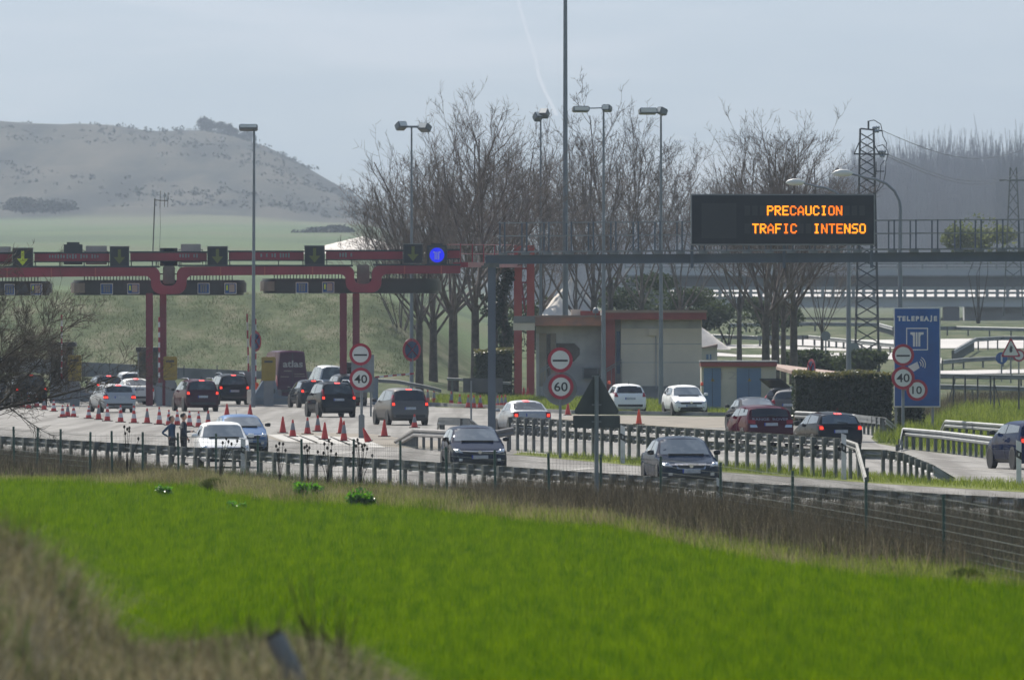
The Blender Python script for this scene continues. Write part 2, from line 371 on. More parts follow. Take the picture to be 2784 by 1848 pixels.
# far terrain: colour by where it lies (grass bank, green fields, scrub hill)
m = bpy.data.materials.new('far_land'); m.use_nodes = True; MATS['far_land'] = m
n = m.node_tree; p = n.nodes['Principled BSDF']; p.inputs['Roughness'].default_value = .95; p.inputs['Specular IOR Level'].default_value = .1
tc = n.nodes.new('ShaderNodeTexCoord'); sep = n.nodes.new('ShaderNodeSeparateXYZ'); n.links.new(tc.outputs['Object'], sep.inputs[0])
def ramp(src, elems):
    cr = n.nodes.new('ShaderNodeValToRGB'); e = cr.color_ramp.elements
    while len(e) < len(elems): e.new(.5)
    for q, (pos, c) in zip(e, elems): q.position = pos; q.color = (*c, 1)
    n.links.new(src, cr.inputs[0]); return cr.outputs[0]
def noise(scale, detail=8, sc=None):
    nz = n.nodes.new('ShaderNodeTexNoise'); nz.inputs['Scale'].default_value = scale; nz.inputs['Detail'].default_value = detail; nz.inputs['Roughness'].default_value = .62
    if sc:
        mp = n.nodes.new('ShaderNodeMapping'); mp.inputs['Scale'].default_value = sc; n.links.new(tc.outputs['Object'], mp.inputs[0]); n.links.new(mp.outputs[0], nz.inputs['Vector'])
    else: n.links.new(tc.outputs['Object'], nz.inputs['Vector'])
    return nz.outputs['Fac']
def mixc(f, a, b):
    mx = n.nodes.new('ShaderNodeMix'); mx.data_type = 'RGBA'; n.links.new(f, mx.inputs[0]); n.links.new(a, mx.inputs[6]); n.links.new(b, mx.inputs[7]); return mx.outputs[2]
bank = ramp(noise(.5, 10, (1, .22, 1)), [(.36, (.036, .054, .022)), (.5, (.062, .080, .036)), (.64, (.115, .115, .072))])
fieldc = ramp(noise(.007, 3, (1, .25, 1)), [(.40, (.050, .076, .036)), (.52, (.072, .108, .045)), (.6, (.085, .095, .052))])
scrub = ramp(noise(.03, 12, (1, .07, 1)), [(.40, (.003, .006, .005)), (.47, (.022, .024, .018)), (.52, (.036, .035, .026)), (.66, (.062, .056, .042))])
y1 = n.nodes.new('ShaderNodeMapRange'); y1.inputs[1].default_value = 702; y1.inputs[2].default_value = 745; n.links.new(sep.outputs[1], y1.inputs[0])
y2 = n.nodes.new('ShaderNodeMapRange'); y2.inputs[1].default_value = 3850; y2.inputs[2].default_value = 3950
nzs = n.nodes.new('ShaderNodeMath'); nzs.operation = 'MULTIPLY_ADD'; n.links.new(noise(.0035, 3), nzs.inputs[0]); nzs.inputs[1].default_value = 700; n.links.new(sep.outputs[1], nzs.inputs[2])
ofs = n.nodes.new('ShaderNodeMath'); ofs.operation = 'SUBTRACT'; ofs.inputs[1].default_value = 350; n.links.new(nzs.outputs[0], ofs.inputs[0]); n.links.new(ofs.outputs[0], y2.inputs[0])
x1 = n.nodes.new('ShaderNodeMapRange'); x1.inputs[1].default_value = 6; x1.inputs[2].default_value = -4; n.links.new(sep.outputs[0], x1.inputs[0])
xy = n.nodes.new('ShaderNodeMath'); xy.operation = 'MULTIPLY'; n.links.new(x1.outputs[0], xy.inputs[0]); n.links.new(y1.outputs[0], xy.inputs[1])
n.links.new(mixc(y2.outputs[0], mixc(xy.outputs[0], bank, fieldc), scrub), p.inputs['Base Color'])
nb = n.nodes.new('ShaderNodeBump'); nb.inputs['Strength'].default_value = .8; nb.inputs['Distance'].default_value = .6; n.links.new(noise(.5, 8), nb.inputs['Height']); n.links.new(nb.outputs[0], p.inputs['Normal'])
rows = [640, 648, 655, 660, 666, 672, 678, 684, 690, 697, 704, 712, 720, 740, 760, 780, 800, 830, 860, 900, 940, 1000, 1100, 1200, 1400, 1700, 2000, 2400, 2800, 3200, 3600] + list(range(3680, 5500, 70)) + [5900, 7000, 8500]
structure('hillside', grid_mesh(rows, list(np.linspace(-.085, .085, 171)), height, 'hillside', 'far_land'))

# the mountain that closes the view
m = bpy.data.materials.new('mountain_land'); m.use_nodes = True; MATS['mountain_land'] = m
n = m.node_tree; p = n.nodes['Principled BSDF']; p.inputs['Roughness'].default_value = .95; p.inputs['Specular IOR Level'].default_value = .1
tc = n.nodes.new('ShaderNodeTexCoord')
ma = ramp(noise(.0011, 9, (1, .45, 1)), [(.36, (.08, .09, .065)), (.46, (.11, .12, .08)), (.54, (.15, .15, .105)), (.66, (.27, .24, .185))])
n.links.new(ma, p.inputs['Base Color'])
def mheight(x, d):
    u = x / d; S = CX + F * u
    base = np.interp(d, [11500, 14000, 17000, 19500, 23000, 27500], [2, 95, 240, 450, 850, 1230])
    return float(base + np.interp(d, [11500, 14000, 21000], [0, 20, 38]) * tri_noise(x * .0016 + 2, d * .0007))
structure('mountain', grid_mesh(list(range(11500, 27600, 280)), list(np.linspace(-.085, .085, 90)), mheight, 'mountain', 'mountain_land'))

mat('far_pale', (0.22, 0.21, 0.15), .95, spec=.05, col2=(0.16, 0.17, 0.11), scale=.004)
def TM_(sx, sy):
    d = 11700.0
    while d < 27400:
        q = W(sx, sy, d)
        if q.z <= mheight(q.x, d): return q
        d += 30
    return W(sx, sy, 27000)
tr = [TM_(sx, sy) for sx, sy in ((1409, 4), (1418, 40), (1432, 90), (1446, 130), (1458, 170), (1464, 210), (1480, 250), (1500, 290), (1514, 320))]
mb = MB()
for k, q in enumerate(tr): w_ = 3.2; mb.v += [(q.x - w_, q.y, q.z + 3), (q.x + w_, q.y, q.z + 3)]
mb.f = [(2 * k, 2 * k + 1, 2 * k + 3, 2 * k + 2) for k in range(len(tr) - 1)]
mat('track', (0.38, 0.335, 0.275), .9, spec=.05, var=.1, scale=.01); structure('mountain_track', mb.mesh('mountain_track', 'track'))
for q4 in (((1690, 360), (1730, 358), (1734, 366), (1694, 368)), ((1820, 378), (1868, 377), (1870, 386), (1822, 388)), ((1750, 360), (1772, 358), (1776, 366), (1752, 368))):
    mb = MB(); qq = [(lerp(a_[0], b_[0], t) + 9 * math.sin(7 * t + a_[0]), lerp(a_[1], b_[1], t) + 3.5 * math.sin(9 * t + a_[1])) for a_, b_ in zip(q4, q4[1:] + q4[:1]) for t in (0, .2, .4, .6, .8)]; vv = [TM_(*c) for c in qq]; mb.add([(v.x, v.y, v.z + 4) for v in vv], [tuple(range(len(vv)))]); structure('far_field', mb.mesh('far_field', 'far_pale'))
# ------------------------------------------------------------------ roads
def sheet(name, pts, z, m, kind='structure'):
    mb = MB(); mb.add([(p.x, p.y, z) for p in pts], [tuple(range(len(pts)))])
    return structure(name, mb.mesh(name, m))
near_edge = [(-700, 1196), (0, 1246), (446, 1277), (804, 1300), (1100, 1323), (2100, 1401), (2784, 1446), (3500, 1492)]
far_edge = [(3500, 1290), (2784, 1243), (2660, 1238), (2560, 1228), (2470, 1217), (2385, 1202), (2368, 1188), (2392, 1169), (2300, 1146), (2165, 1131), (1930, 1130), (1700, 1126), (1560, 1124), (1380, 1110), (1185, 1104), (1160, 1090), (1180, 1079), (-700, 1079)]
asph = [G(*q) for q in near_edge + far_edge]
sheet('road', asph, -.045, 'asphalt')
# narrow grass strip along the double barrier
strip = [G(*q) for q in [(1392, 1232), (1560, 1247), (1750, 1264), (2100, 1289), (2400, 1311), (2784, 1334), (3500, 1380), (3500, 1342), (2784, 1309), (2560, 1301), (2400, 1290), (2100, 1266), (1750, 1248), (1560, 1236), (1420, 1226)]]
sheet('grass_strip', strip, -.038, 'verge')
# worn gore where the lanes part, with painted hatching
gore = [G(*q) for q in [(700, 1180), (840, 1172), (1010, 1176), (1090, 1188), (1200, 1196), (1330, 1216), (1380, 1224), (1250, 1222), (1080, 1212), (900, 1205), (760, 1196)]]
sheet('traffic_island', gore, -.040, 'gore')
parking = [G(*q) for q in [(1500, 1140), (1560, 1125.5), (1700, 1127.5), (1930, 1131.5), (2150, 1132.5), (2150, 1152), (2000, 1160), (1700, 1160), (1560, 1152)]]
sheet('parking_area', parking, -.040, 'gore')
for k in range(6):
    a, b = G(748 + k * 42, 1178 + k * 1.5), G(800 + k * 45, 1198 + k * 3)
    mb = MB(); d_ = Vector((.33, .0, 0)); up = Vector((0, 0, -.036))
    mb.add([a - d_ + up, a + d_ + up, b + d_ + up, b - d_ + up], [(0, 1, 2, 3)])
    o = structure('road_marking', mb.mesh('road_marking', 'road_paint'))
def stripe(a, b, w=.15):
    a, b = G(*a), G(*b); t = (b - a).normalized(); nn = Vector((-t.y, t.x, 0)) * w / 2; up = Vector((0, 0, -.036))
    mb = MB(); mb.add([a - nn + up, a + nn + up, b + nn + up, b - nn + up], [(0, 1, 2, 3)])
    structure('road_marking', mb.mesh('road_marking', 'road_paint'))
stripe((885, 1231), (1015, 1221), .35); stripe((1505, 1278), (1615, 1268), .35); stripe((2060, 1318), (2150, 1311), .3)
stripe((1405, 1243), (1490, 1252), .12); stripe((2040, 1303), (2500, 1332), .12); stripe((700, 1213), (880, 1226), .12)
stripe((2500, 1262), (2784, 1283), .14); stripe((2380, 1228), (2660, 1254), .12); stripe((2330, 1246), (2500, 1262), .12)
stripe((-20, 1176), (400, 1196), .12)
for q in range(5): stripe((1180 + q * 90, 1160 + q * 10), (1215 + q * 90, 1164 + q * 10), .12)
# kerb round the car park
kp = [G(*q) for q in [(1160, 1100), (1240, 1104), (1380, 1109), (1480, 1119), (1560, 1122), (1700, 1124), (1930, 1128), (2165, 1129)]]
mb = MB()
for a, b in zip(kp, kp[1:]): mb.bar(a + Vector((0, 0, .03)), b + Vector((0, 0, .03)), .2, .22)
structure('kerb', mb.mesh('kerb', 'concrete'))

# far roads seen beyond the plaza, glaring in the sun
def far_sheet(name, poly, m, lift=.06, n=10):
    top = poly[:len(poly) // 2]; bot = poly[len(poly) // 2:][::-1]
    vs = []; 
    for k in range(n + 1):
        t = k / n * (len(top) - 1); i = min(int(t), len(top) - 2); f = t - i
        for row in (top, bot):
            q = (lerp(row[i][0], row[i + 1][0], f), lerp(row[i][1], row[i + 1][1], f)); v = T(*q); vs.append((v.x, v.y, v.z + lift))
    fs = [(2 * k, 2 * k + 2, 2 * k + 3, 2 * k + 1) for k in range(n)]
    mb = MB(); mb.add(vs, fs); return structure(name, mb.mesh(name, m))
mat('far_road', (0.30, 0.28, 0.255), .55, spec=.5, col2=(0.40, 0.37, 0.34), scale=.05)
far_sheet('far_road', [(2150, 922), (2400, 926), (2640, 922), (2900, 926), (2900, 950), (2640, 948), (2400, 950), (2150, 940)], 'far_road')
far_sheet('far_road', [(1905, 940), (2080, 938), (2200, 946), (2340, 950), (2340, 978), (2200, 975), (2080, 974), (1905, 968)], 'far_road')
far_sheet('far_road', [(2350, 958), (2500, 962), (2560, 975), (2560, 990), (2500, 984), (2350, 974)], 'far_road')
far_sheet('far_road', [(2540, 1010), (2660, 1008), (2900, 1004), (2900, 1014), (2660, 1018), (2540, 1021)], 'far_road', n=8)
# ================================================================== toll plaza
DT = 580.0; ST = F / DT                     # the toll line, 50 photo pixels to the metre
def tx(sx): return (sx - CX) / ST
def tz(sy): return HC + (YH - sy) / ST
def arc(cx, cz, r, a0, a1, n=5):
    return [(cx + r * math.cos(R(lerp(a0, a1, k / n))), cz + r * math.sin(R(lerp(a0, a1, k / n)))) for k in range(n + 1)]
toll = thing('toll_gantry', 'long red toll gantry beam with two U shaped dips on paired columns', 'toll gantry', (tx(690), DT, 0))
bx = tx(690)
def tl(sx): return tx(sx) - bx
# red beam with U dips: outline in the plane of the gantry
def beam_top(sx): return tz(lerp(728, 720.5, sx / 1252))
def beam_bot(sx): return tz(lerp(754, 743, sx / 1252))
poly = [(tl(-420), beam_top(-420))]
for (ol, orr, il, ir, ib, ob) in ((411, 507, 435, 481, 777, 799.5), (940, 1037, 963, 1011, 772, 795.5)):
    r = .42
    poly += [(tl(il) - r, beam_top(il))] + arc(tl(il) - r, beam_top(il) - r, r, 90, 0)[1:]
    poly += arc(tl(il) + r * .8, tz(ib) + r * .8, r * .8, 180, 270) + arc(tl(ir) - r * .8, tz(ib) + r * .8, r * .8, 270, 360)
    poly += arc(tl(ir) + r, beam_top(ir) - r, r, 180, 90)
poly += [(tl(1252), beam_top(1252)), (tl(1252), beam_bot(1252))]
low = []
for (ol, orr, il, ir, ib, ob) in ((411, 507, 435, 481, 777, 799.5), (940, 1037, 963, 1011, 772, 795.5)):
    r = .3; q = .55
    low += [(tl(ol) - r, beam_bot(ol))] + arc(tl(ol) - r, beam_bot(ol) - r, r, 90, 0)[1:]
    low += arc(tl(ol) + q, tz(ob) + q, q, 180, 270) + arc(tl(orr) - q, tz(ob) + q, q, 270, 360) + arc(tl(orr) + r, beam_bot(orr) - r, r, 180, 90)
low = [(tl(-420), beam_bot(-420))] + low
poly += low[::-1]
# triangulated outline, given depth
bm = bmesh.new(); vs_ = [bm.verts.new((x, -.3, z)) for x, z in poly]; es_ = [bm.edges.new((vs_[i], vs_[(i + 1) % len(vs_)])) for i in range(len(vs_))]
bmesh.ops.triangle_fill(bm, use_beauty=True, edges=es_)
ext = bmesh.ops.extrude_face_region(bm, geom=bm.faces[:]); bmesh.ops.translate(bm, vec=(0, .6, 0), verts=[v for v in ext['geom'] if isinstance(v, bmesh.types.BMVert)])
bmesh.ops.recalc_face_normals(bm, faces=bm.faces)
me = bpy.data.meshes.new('beam'); bm.to_mesh(me); bm.free(); me.materials.append(MATS['toll_red']); link('beam', me, toll)
mb = MB(); mb.box(tl(-420), tl(434), -.34, .36, beam_top(300) - .02, beam_top(300) + .07); mb.box(tl(484), tl(960), -.34, .36, beam_top(700) - .01, beam_top(700) + .08); mb.box(tl(1014), tl(1252), -.34, .36, beam_top(1130) - .02, beam_top(1130) + .07)
mb.build('beam_cap', 'toll_dark', toll)
for s0, s1 in ((397, 416), (433, 451), (924, 943), (958, 977)):
    mb = MB(); dy = .9 if s0 in (433, 958) else -.15
    mb.box(tl(s0), tl(s1), dy - .2, dy + .2, -.05, tz(797), .03); mb.build('column', 'column_red', toll)
for s0, s1 in ((439, 477), (967, 1007)):       # dark service duct inside each dip
    mb = MB(); mb.box(tl(s0) + .06, tl(s1) - .06, .5, 1.1, tz(772), beam_top(s0) + .05, .05); mb.build('service_duct', 'toll_panel', toll)
for sx in (20, 140, 260, 600, 720, 850, 1100, 1200):     # welded joints of the beam
    MB().box(tl(sx) - .03, tl(sx) + .03, -.312, .312, beam_bot(sx) - .012, beam_top(sx) - .03).build('joint_plate', 'toll_red_faded', toll)
# band with red panels above the beam
for (a, b) in ((-60, 34), (90, 299), (351, 564), (619, 828), (883, 1097), (1214, 1252)):
    mb = MB(); za, zb = tz(lerp(690, 681, a / 1252)), tz(lerp(711, 702, a / 1252))
    mb.box(tl(a) + .05, tl(b) - .05, .5, .62, zb, za); pb = mb.build('panel_band', 'toll_red', toll)
    mb = MB(); mb.box(tl(a), tl(b), .47, .65, za, za + .09); mb.box(tl(a), tl(b), .47, .65, zb - .06, zb - .003); mb.build('band_rail', 'toll_dark', toll)
    k = max(2, int((b - a) / 60))
    mb = MB()
    for j in range(k + 1):
        x = lerp(tl(a) + .1, tl(b) - .1, j / k); mb.bar((x, .56, beam_top(a) - .05), (x, .56, zb), .05)
    mb.build('band_posts', 'toll_dark', toll)
# faded lettering blocks on the panels
for (a, b) in ((132, 178), (180, 270), (487, 540), (700, 790), (915, 960)):
    k = int((b - a) / 7); mb = MB()
    for j in range(k):
        if rnd.random() < .75:
            x = lerp(tl(a), tl(b), j / k); zc = tz(lerp(698, 691, a / 1252)); h = rnd.uniform(.14, .26)
            mb.box(x, x + .09, .485, .498, zc - h / 2, zc + h / 2)
    mb.build('faded_mark', 'sign_back_light', toll)

# oval canopies hung under the beam, one per island
def stadium(x0, x1, y0, y1, n=10):
    r = (y1 - y0) / 2; cy_ = (y0 + y1) / 2
    return [(x0 + r * .55 - r * .55 * math.sin(math.pi * k / n), cy_ + r * math.cos(math.pi * k / n)) for k in range(n + 1)] + [(x1 - r * .55 + r * .55 * math.sin(math.pi * k / n), cy_ - r * math.cos(math.pi * k / n)) for k in range(n + 1)]
canopies = []
for i, (a, b, y0, y1, lab) in enumerate(((-360, 135, 764, 803, 'dark oval toll canopy cut by the left edge, behind the bare branches'), (187, 666, 761, 802, 'dark oval toll canopy over the island with the first pair of red columns'), (704, 1199, 757, 797, 'dark oval toll canopy over the island with the second pair of red columns'))):
    c = thing('toll_canopy', lab, 'canopy', (tx((a + b) / 2), DT + 3.4, tz(y1)), 0, 'oval canopies of the toll lanes')
    cx_ = (a + b) / 2; h = tz(y0) - tz(y1); x0, x1 = (a - cx_) / ST, (b - cx_) / ST
    mb = MB(); mb.slab(stadium(x0 + .15, x1 - .15, -2.0, 2.0), 0, .14); mb.slab(stadium(x0, x1, -2.2, 2.2), .14, h - .12); mb.slab(stadium(x0 + .1, x1 - .1, -2.1, 2.1), h - .12, h)
    mb.build('shell', 'toll_dark', c, 40)
    # sun on the left end, put into the colour as paler strips
    mb = MB(); st = stadium(x0 - .03, x1 + .03, -2.24, 2.24)
    pts = [p_ for p_ in st if p_[0] < x0 + 1.0]
    pts = sorted(pts, key=lambda q: q[1])
    for q0, q1 in zip(pts, pts[1:]):
        mb.add([(q0[0], q0[1], .12), (q1[0], q1[1], .12), (q1[0], q1[1], h - .16), (q0[0], q0[1], h - .16)], [(0, 1, 2, 3)])
    mb.build('sunlit_end', 'toll_panel', c)
    xs = [x for x in np.arange(x0 + .8, x1 - .7, .175) if not (c.location.x + x > tx(405 if i == 1 else 935) and c.location.x + x < tx(512 if i == 1 else 1042))]
    bar_me = MB().box(-.025, .025, -.03, .03, h, h + .34).mesh('hanger', 'toll_dark')
    for x in xs: link('hanger', bar_me, c, (x, -2.0, 0))
    mb = MB(); mb.box(x0 + .6, x1 - .6, -2.06, -1.94, h + .3, h + .36); mb.build('hanger_rail', 'toll_dark', c)
    canopies.append((c, x0, x1, h))
# lane boards on the canopies
def board(c, sx0, sx1, sy0, sy1, kind, lab):
    y = DT + 1.12
    o = thing('lane_board', lab, 'sign', (tx((sx0 + sx1) / 2) * y / DT, y, tz(sy1)), 0, 'blue lane boards on the toll canopies')
    w = (sx1 - sx0) / ST / 2; h = (sy1 - sy0) / ST
    MB().box(-w, w, -.02, .06, 0, h).build('frame', 'sign_white', o)
    MB().box(-w + .04, w - .04, -.032, -.02, .04, h - .04).build('face', 'sign_blue', o)
    mb = MB()
    if kind == 'T':
        for k in (-.13, 0, .13): mb.box(k - .045, k + .045, -.044, -.032, .1, h - .14)
        mb.box(-.2, .2, -.044, -.032, h - .15, h - .09); mb.build('emblem', 'sign_back_light', o)
    else:
        mb.box(-.08, w - .1, -.044, -.032, .1, h - .08); mb.build('emblem', 'beige', o)
        MB().box(-w + .1, -.14, -.044, -.032, .2, h - .12).build('emblem', 'arrow_on', o)
board(0, 12, 40, 772, 802, 'T', 'blue toll lane board at far left, half behind branches'); board(0, 83, 115, 771, 802, 'c', 'blue lane board with beige pictogram on the leftmost canopy')
board(0, 273, 307, 770, 800, 'T', 'blue emblem lane board left of the first red column pair'); board(0, 346, 379, 770, 799, 'c', 'blue lane board with beige pictogram left of the first red column pair')
board(0, 537, 570, 769, 799, 'T', 'blue emblem lane board right of the first red column pair'); board(0, 610, 643, 769, 799, 'c', 'blue lane board with beige pictogram right of the first red column pair')
board(0, 804, 838, 767, 797, 'T', 'blue emblem lane board left of the second red column pair'); board(0, 876, 909, 766, 796, 'c', 'blue lane board with beige pictogram left of the second red column pair')
# lane signals standing on the gantry
def arrow_poly(cx, cz, s):
    return [(cx - .09 * s, cz + .42 * s), (cx + .09 * s, cz + .42 * s), (cx + .09 * s, cz - .02 * s), (cx + .33 * s, cz - .02 * s), (cx, cz - .42 * s), (cx - .33 * s, cz - .02 * s), (cx - .09 * s, cz - .02 * s)]
def signal(sx0, sx1, sy0, sy1, on, lab):
    o = thing('lane_signal', lab, 'lane signal', (tx((sx0 + sx1) / 2), DT - .1, tz(sy1)), 0, 'lane arrow signals on the toll gantry')
    w = (sx1 - sx0) / ST / 2; h = (sy1 - sy0) / ST
    MB().box(-w, w, -.12, .32, 0, h, .025).build('housing', 'toll_dark', o)
    MB().box(-w - .03, w + .03, -.22, .34, h, h + .035).build('hood', 'galv', o)
    MB().box(-w + .06, w - .06, -.135, -.12, .06, h - .08).build('screen', 'vms_black', o)
    mb = MB(); mb.prism(arrow_poly(0, h * .5, .95), -.15, -.136); mb.build('arrow', 'arrow_on' if on else 'arrow_off', o)
signal(34, 90, 675, 729, True, 'black lane signal with bright green arrow at far left of the gantry')
signal(299, 351, 671, 725, False, 'black lane signal with dim arrow, left of the mast with the antenna')
signal(564, 619, 671, 722, False, 'black lane signal with dim arrow between first columns and the lamp post')
signal(828, 883, 669, 720, False, 'black lane signal with dim arrow left of the second red columns')
signal(1097, 1149, 664, 716, False, 'black lane signal with dim arrow beside the blue lit disc')
o = thing('toll_signal', 'black signal box with a glowing blue disc on the toll gantry', 'lane signal', (tx(1188), DT - .1, tz(720)))
MB().box(-.54, .54, -.1, .34, 0, 1.06, .03).build('housing', 'toll_dark', o); MB().box(-.3, .3, -.05, .3, 1.06, 1.17).build('top_box', 'toll_dark', o)
MB().box(-.42, .42, -.115, -.1, .1, .96).build('screen', 'sign_back', o)
MB().disc(0, -.13, .53, .40, .014).build('disc', 'led_blue', o)
mb = MB()
for k in (-.1, 0, .1): mb.box(k - .022, k + .022, -.142, -.131, .28, .66)
mb.box(-.2, -.08, -.142, -.131, .66, .71); mb.box(.08, .2, -.142, -.131, .66, .71); mb.box(-.022, .022, -.142, -.131, .66, .71); mb.build('emblem', 'sign_white', o)
# backs of signals for the other direction and beige cabinets
def backbox(sx0, sx1, sy0, sy1, m_, lab, step=False, ring=False, y=1.0):
    o = thing('signal_back' if m_ == 'toll_dark' else 'cabinet', lab, 'signal box', (tx((sx0 + sx1) / 2), DT + y, tz(sy1)))
    w = (sx1 - sx0) / ST / 2; h = (sy1 - sy0) / ST
    MB().box(-w, w, 0, .4, 0, h, .02).build('housing', m_, o)
    if step: MB().box(-w * .68, w * .68, .05, .35, h, h + .12).build('top_box', 'toll_dark', o)
    if ring: mb = MB(); mb.lathe([(.47, -.03), (.47, 0), (.40, 0), (.40, -.03), (.47, -.03)], 40, (0, 0, h * .5), 'y'); mb.build('ring', 'sign_blue', o)
    mb = MB(); mb.bar((-w - .1, .2, h * .7), (w + .1, .2, h * .7), .05); mb.bar((-w - .1, .2, h * .7), (-w - .1, .2, -.1), .04); mb.bar((w + .1, .2, h * .7), (w + .1, .2, -.1), .04); mb.build('bracket', 'galv_dark', o)
backbox(171, 222, 664, 719, 'toll_dark', 'black back of a signal with a stepped top, left of a beige cabinet', True)
backbox(231, 288, 668, 719, 'beige', 'beige cabinet on the gantry beside the stepped black signal back')
backbox(433, 481, 674, 723, 'toll_dark', 'black signal with a blue ring above the first columns', False, True)
backbox(490, 544, 663, 714, 'beige', 'stained beige cabinet on the gantry right of the blue ring signal')
backbox(-30, 27, 670, 720, 'beige', 'beige cabinet cut by the left edge of the picture')
# antenna
o = thing('antenna', 'thin mast with a small rake antenna above the toll gantry', 'antenna', (tx(413), DT + .6, beam_top(400)))
mb = MB(); mb.tube([(0, 0, 0), (.06, 0, 1.6), (.14, 0, (728 - 541) / ST)], .035, 6); mb.build('mast', 'galv_dark', o)
mb = MB(); zt = (728 - 546) / ST; mb.bar((.1, 0, zt), (.86, 0, zt - .05), .05); 
for x, l in ((.42, .5), (.66, .42), (.84, .42)): mb.bar((x, 0, zt - l * .9), (x + .02, 0, zt + l), .035)
mb.build('rake', 'galv_dark', o)
mb = MB(); mb.tube([(.42, 0, zt - .4), (.44, 0, zt - 1.6), (.4, 0, zt - 2.6), (.2, 0, 0)], .012, 5); mb.build('cable', 'galv_dark', o)
# red walkway from the gantry to a red portal behind it
DP = 645.0; SP = F / DP
portal = thing('portal', 'tall red twin leg portal standing behind the service building', 'portal', ((1425 - CX) / SP, DP, 0))
pz = lambda sy: HC + (YH - sy) / SP
for s0, s1 in ((1397, 1419), (1432, 1453)):
    MB().box((s0 - 1425) / SP, (s1 - 1425) / SP, -.3, .3, -.05, pz(667), .03).build('leg', 'toll_red_faded' , portal)
mb = MB()
for sy in (768, 812, 690, 730): mb.box((1419 - 1425) / SP, (1432 - 1425) / SP, -.08, .08, pz(sy) - .05, pz(sy) + .05)
mb.build('rungs', 'toll_red', portal)
mb = MB(); mb.bar(((1418 - 1425) / SP, -.05, pz(770)), ((1428 - 1425) / SP, -.05, pz(850)), .12); mb.build('brace', 'toll_red', portal)
wk = thing('walkway', 'red walkway with thin handrails linking toll gantry and portal', 'walkway', (tx(1252), DT + .3, tz(727)))
e = Vector(((1400 - CX) / SP, DP - .3, pz(728))) - Vector(wk.location)
mb = MB(); mb.bar((0, .2, .15), (e.x, e.y, e.z + .15), .8, .28); mb.build('deck', 'toll_red', wk)
mb = MB()
for dz in (.75, 1.25):
    mb.bar((-.7, -.15, dz), (e.x, e.y - .35, e.z + dz * 1.1), .05)
mb.build('handrail', 'toll_red', wk)
pm = MB().bar((0, 0, .2), (0, 0, 1.3), .06).mesh('rail_post', 'toll_red')
for k in range(6): link('rail_post', pm, wk, (e.x * k / 5, e.y * k / 5 - .3, e.z * k / 5))

# booths, payment machines, crash cushions and barrier arms
def booth(sx0, sx1, sy0, base, lab, d):
    s = F / d; o = thing('toll_booth', lab, 'toll booth', ((.5 * (sx0 + sx1) - CX) / s, d, 0)); w = (sx1 - sx0) / s / 2; h = HC + (YH - sy0) / s
    MB().box(-w, w, 0, 2.2, 0, 1.0, .02).build('base', 'steel_grey', o)
    MB().box(-w + .06, w - .06, .05, 2.1, 1.0, h - .25).build('glazing', 'dark_glass', o)
    MB().box(-w - .1, w + .1, -.15, 2.4, h - .25, h, .03).build('roof', 'toll_dark', o)
    mb = MB()
    for x in (-w + .03, 0, w - .03): mb.box(x - .035, x + .035, -.005, .05, 1.0, h - .25)
    mb.build('mullion', 'steel_grey', o)
booth(374, 432, 944, 1090, 'dark glazed toll booth behind the first red columns', 590)
booth(135, 200, 930, 1090, 'dark toll booth behind the bare branches at left', 592)
booth(940, 978, 985, 1090, 'dark toll booth by the second red columns, behind the speed sign', 592)
def machine(sx0, sx1, sy0, sy1, lab, d=574):
    s = F / d; o = thing('payment_machine', lab, 'payment machine', ((.5 * (sx0 + sx1) - CX) / s, d, 0)); w = (sx1 - sx0) / s / 2; h = HC + (YH - sy0) / s; b = HC + (YH - sy1) / s
    MB().box(-w, w, 0, .7, b, h, .04).build('cabinet', 'yellow_machine', o)
    MB().box(-w * .7, w * .7, .05, .6, -.02, b).build('plinth', 'concrete', o)
    MB().box(-w * .6, w * .6, -.015, .003, lerp(b, h, .76), lerp(b, h, .84)).build('slot', 'toll_dark', o)
machine(444, 481, 969, 1033, 'yellow payment machine right of the first red columns'); machine(711, 749, 970, 1035, 'yellow payment machine beside the plum coloured van'); machine(184, 221, 965, 1036, 'yellow payment machine behind branches at the left')
def cushion(sx, sy, lab, w=2.2, h=1.15):
    p = G(sx, sy); o = thing('crash_cushion', lab, 'crash cushion', p, R(11))
    mb = MB(); mb.prism([(-w / 2, 0), (w / 2, 0), (w / 2, .45), (w * .18, .5), (w * .1, h), (-w * .2, h), (-w * .42, .55)], 0, .5); mb.build('nose', 'steel_grey', o)
    MB().box(-w / 2 - .06, w / 2 + .06, -.08, 0, .22, .38, .02).build('bumper_rail', 'galv', o)
    MB().disc(.05, -.02, .75, .16, .018).build('reflector', 'sign_back', o)
    MB().box(-w * .35, w * .3, .5, 3.5, 0, .8, .05).build('block', 'concrete', o)
cushion(468, 1094, 'grey crash cushion between the white saloon and the burgundy people carrier'); cushion(738, 1100, 'grey crash cushion in front of the plum coloured van', 2.2, 1.3); cushion(205, 1092, 'grey crash cushion left of the silver estate car', 2.2, 1.2)
def striped_pole(sx, sy0, sy1, lab, d, tilt=None, n=9, r=.05):
    s = F / d; a = Vector(((sx - CX) / s, d, HC + (YH - sy1) / s)); b = Vector(((sx - CX) / s, d, HC + (YH - sy0) / s)) if tilt is None else W(tilt[0], tilt[1], d)
    o = thing('barrier_arm', lab, 'barrier arm', (a.x, a.y, 0))
    MB().box(-.16, .16, -.16, .16, 0, max(.3, a.z), .02).build('drive_box', 'cone_orange' if sx == 695 else 'steel_grey', o)
    v = b - a
    for k in range(n):
        p0 = Vector((0, -.18, a.z)) + v * (k / n); p1 = Vector((0, -.18, a.z)) + v * ((k + 1) / n); MB().bar(p0, p1, r * 1.8).build('red_band' if k % 2 == 0 else 'white_band', 'sign_red' if k % 2 == 0 else 'cone_white', o)

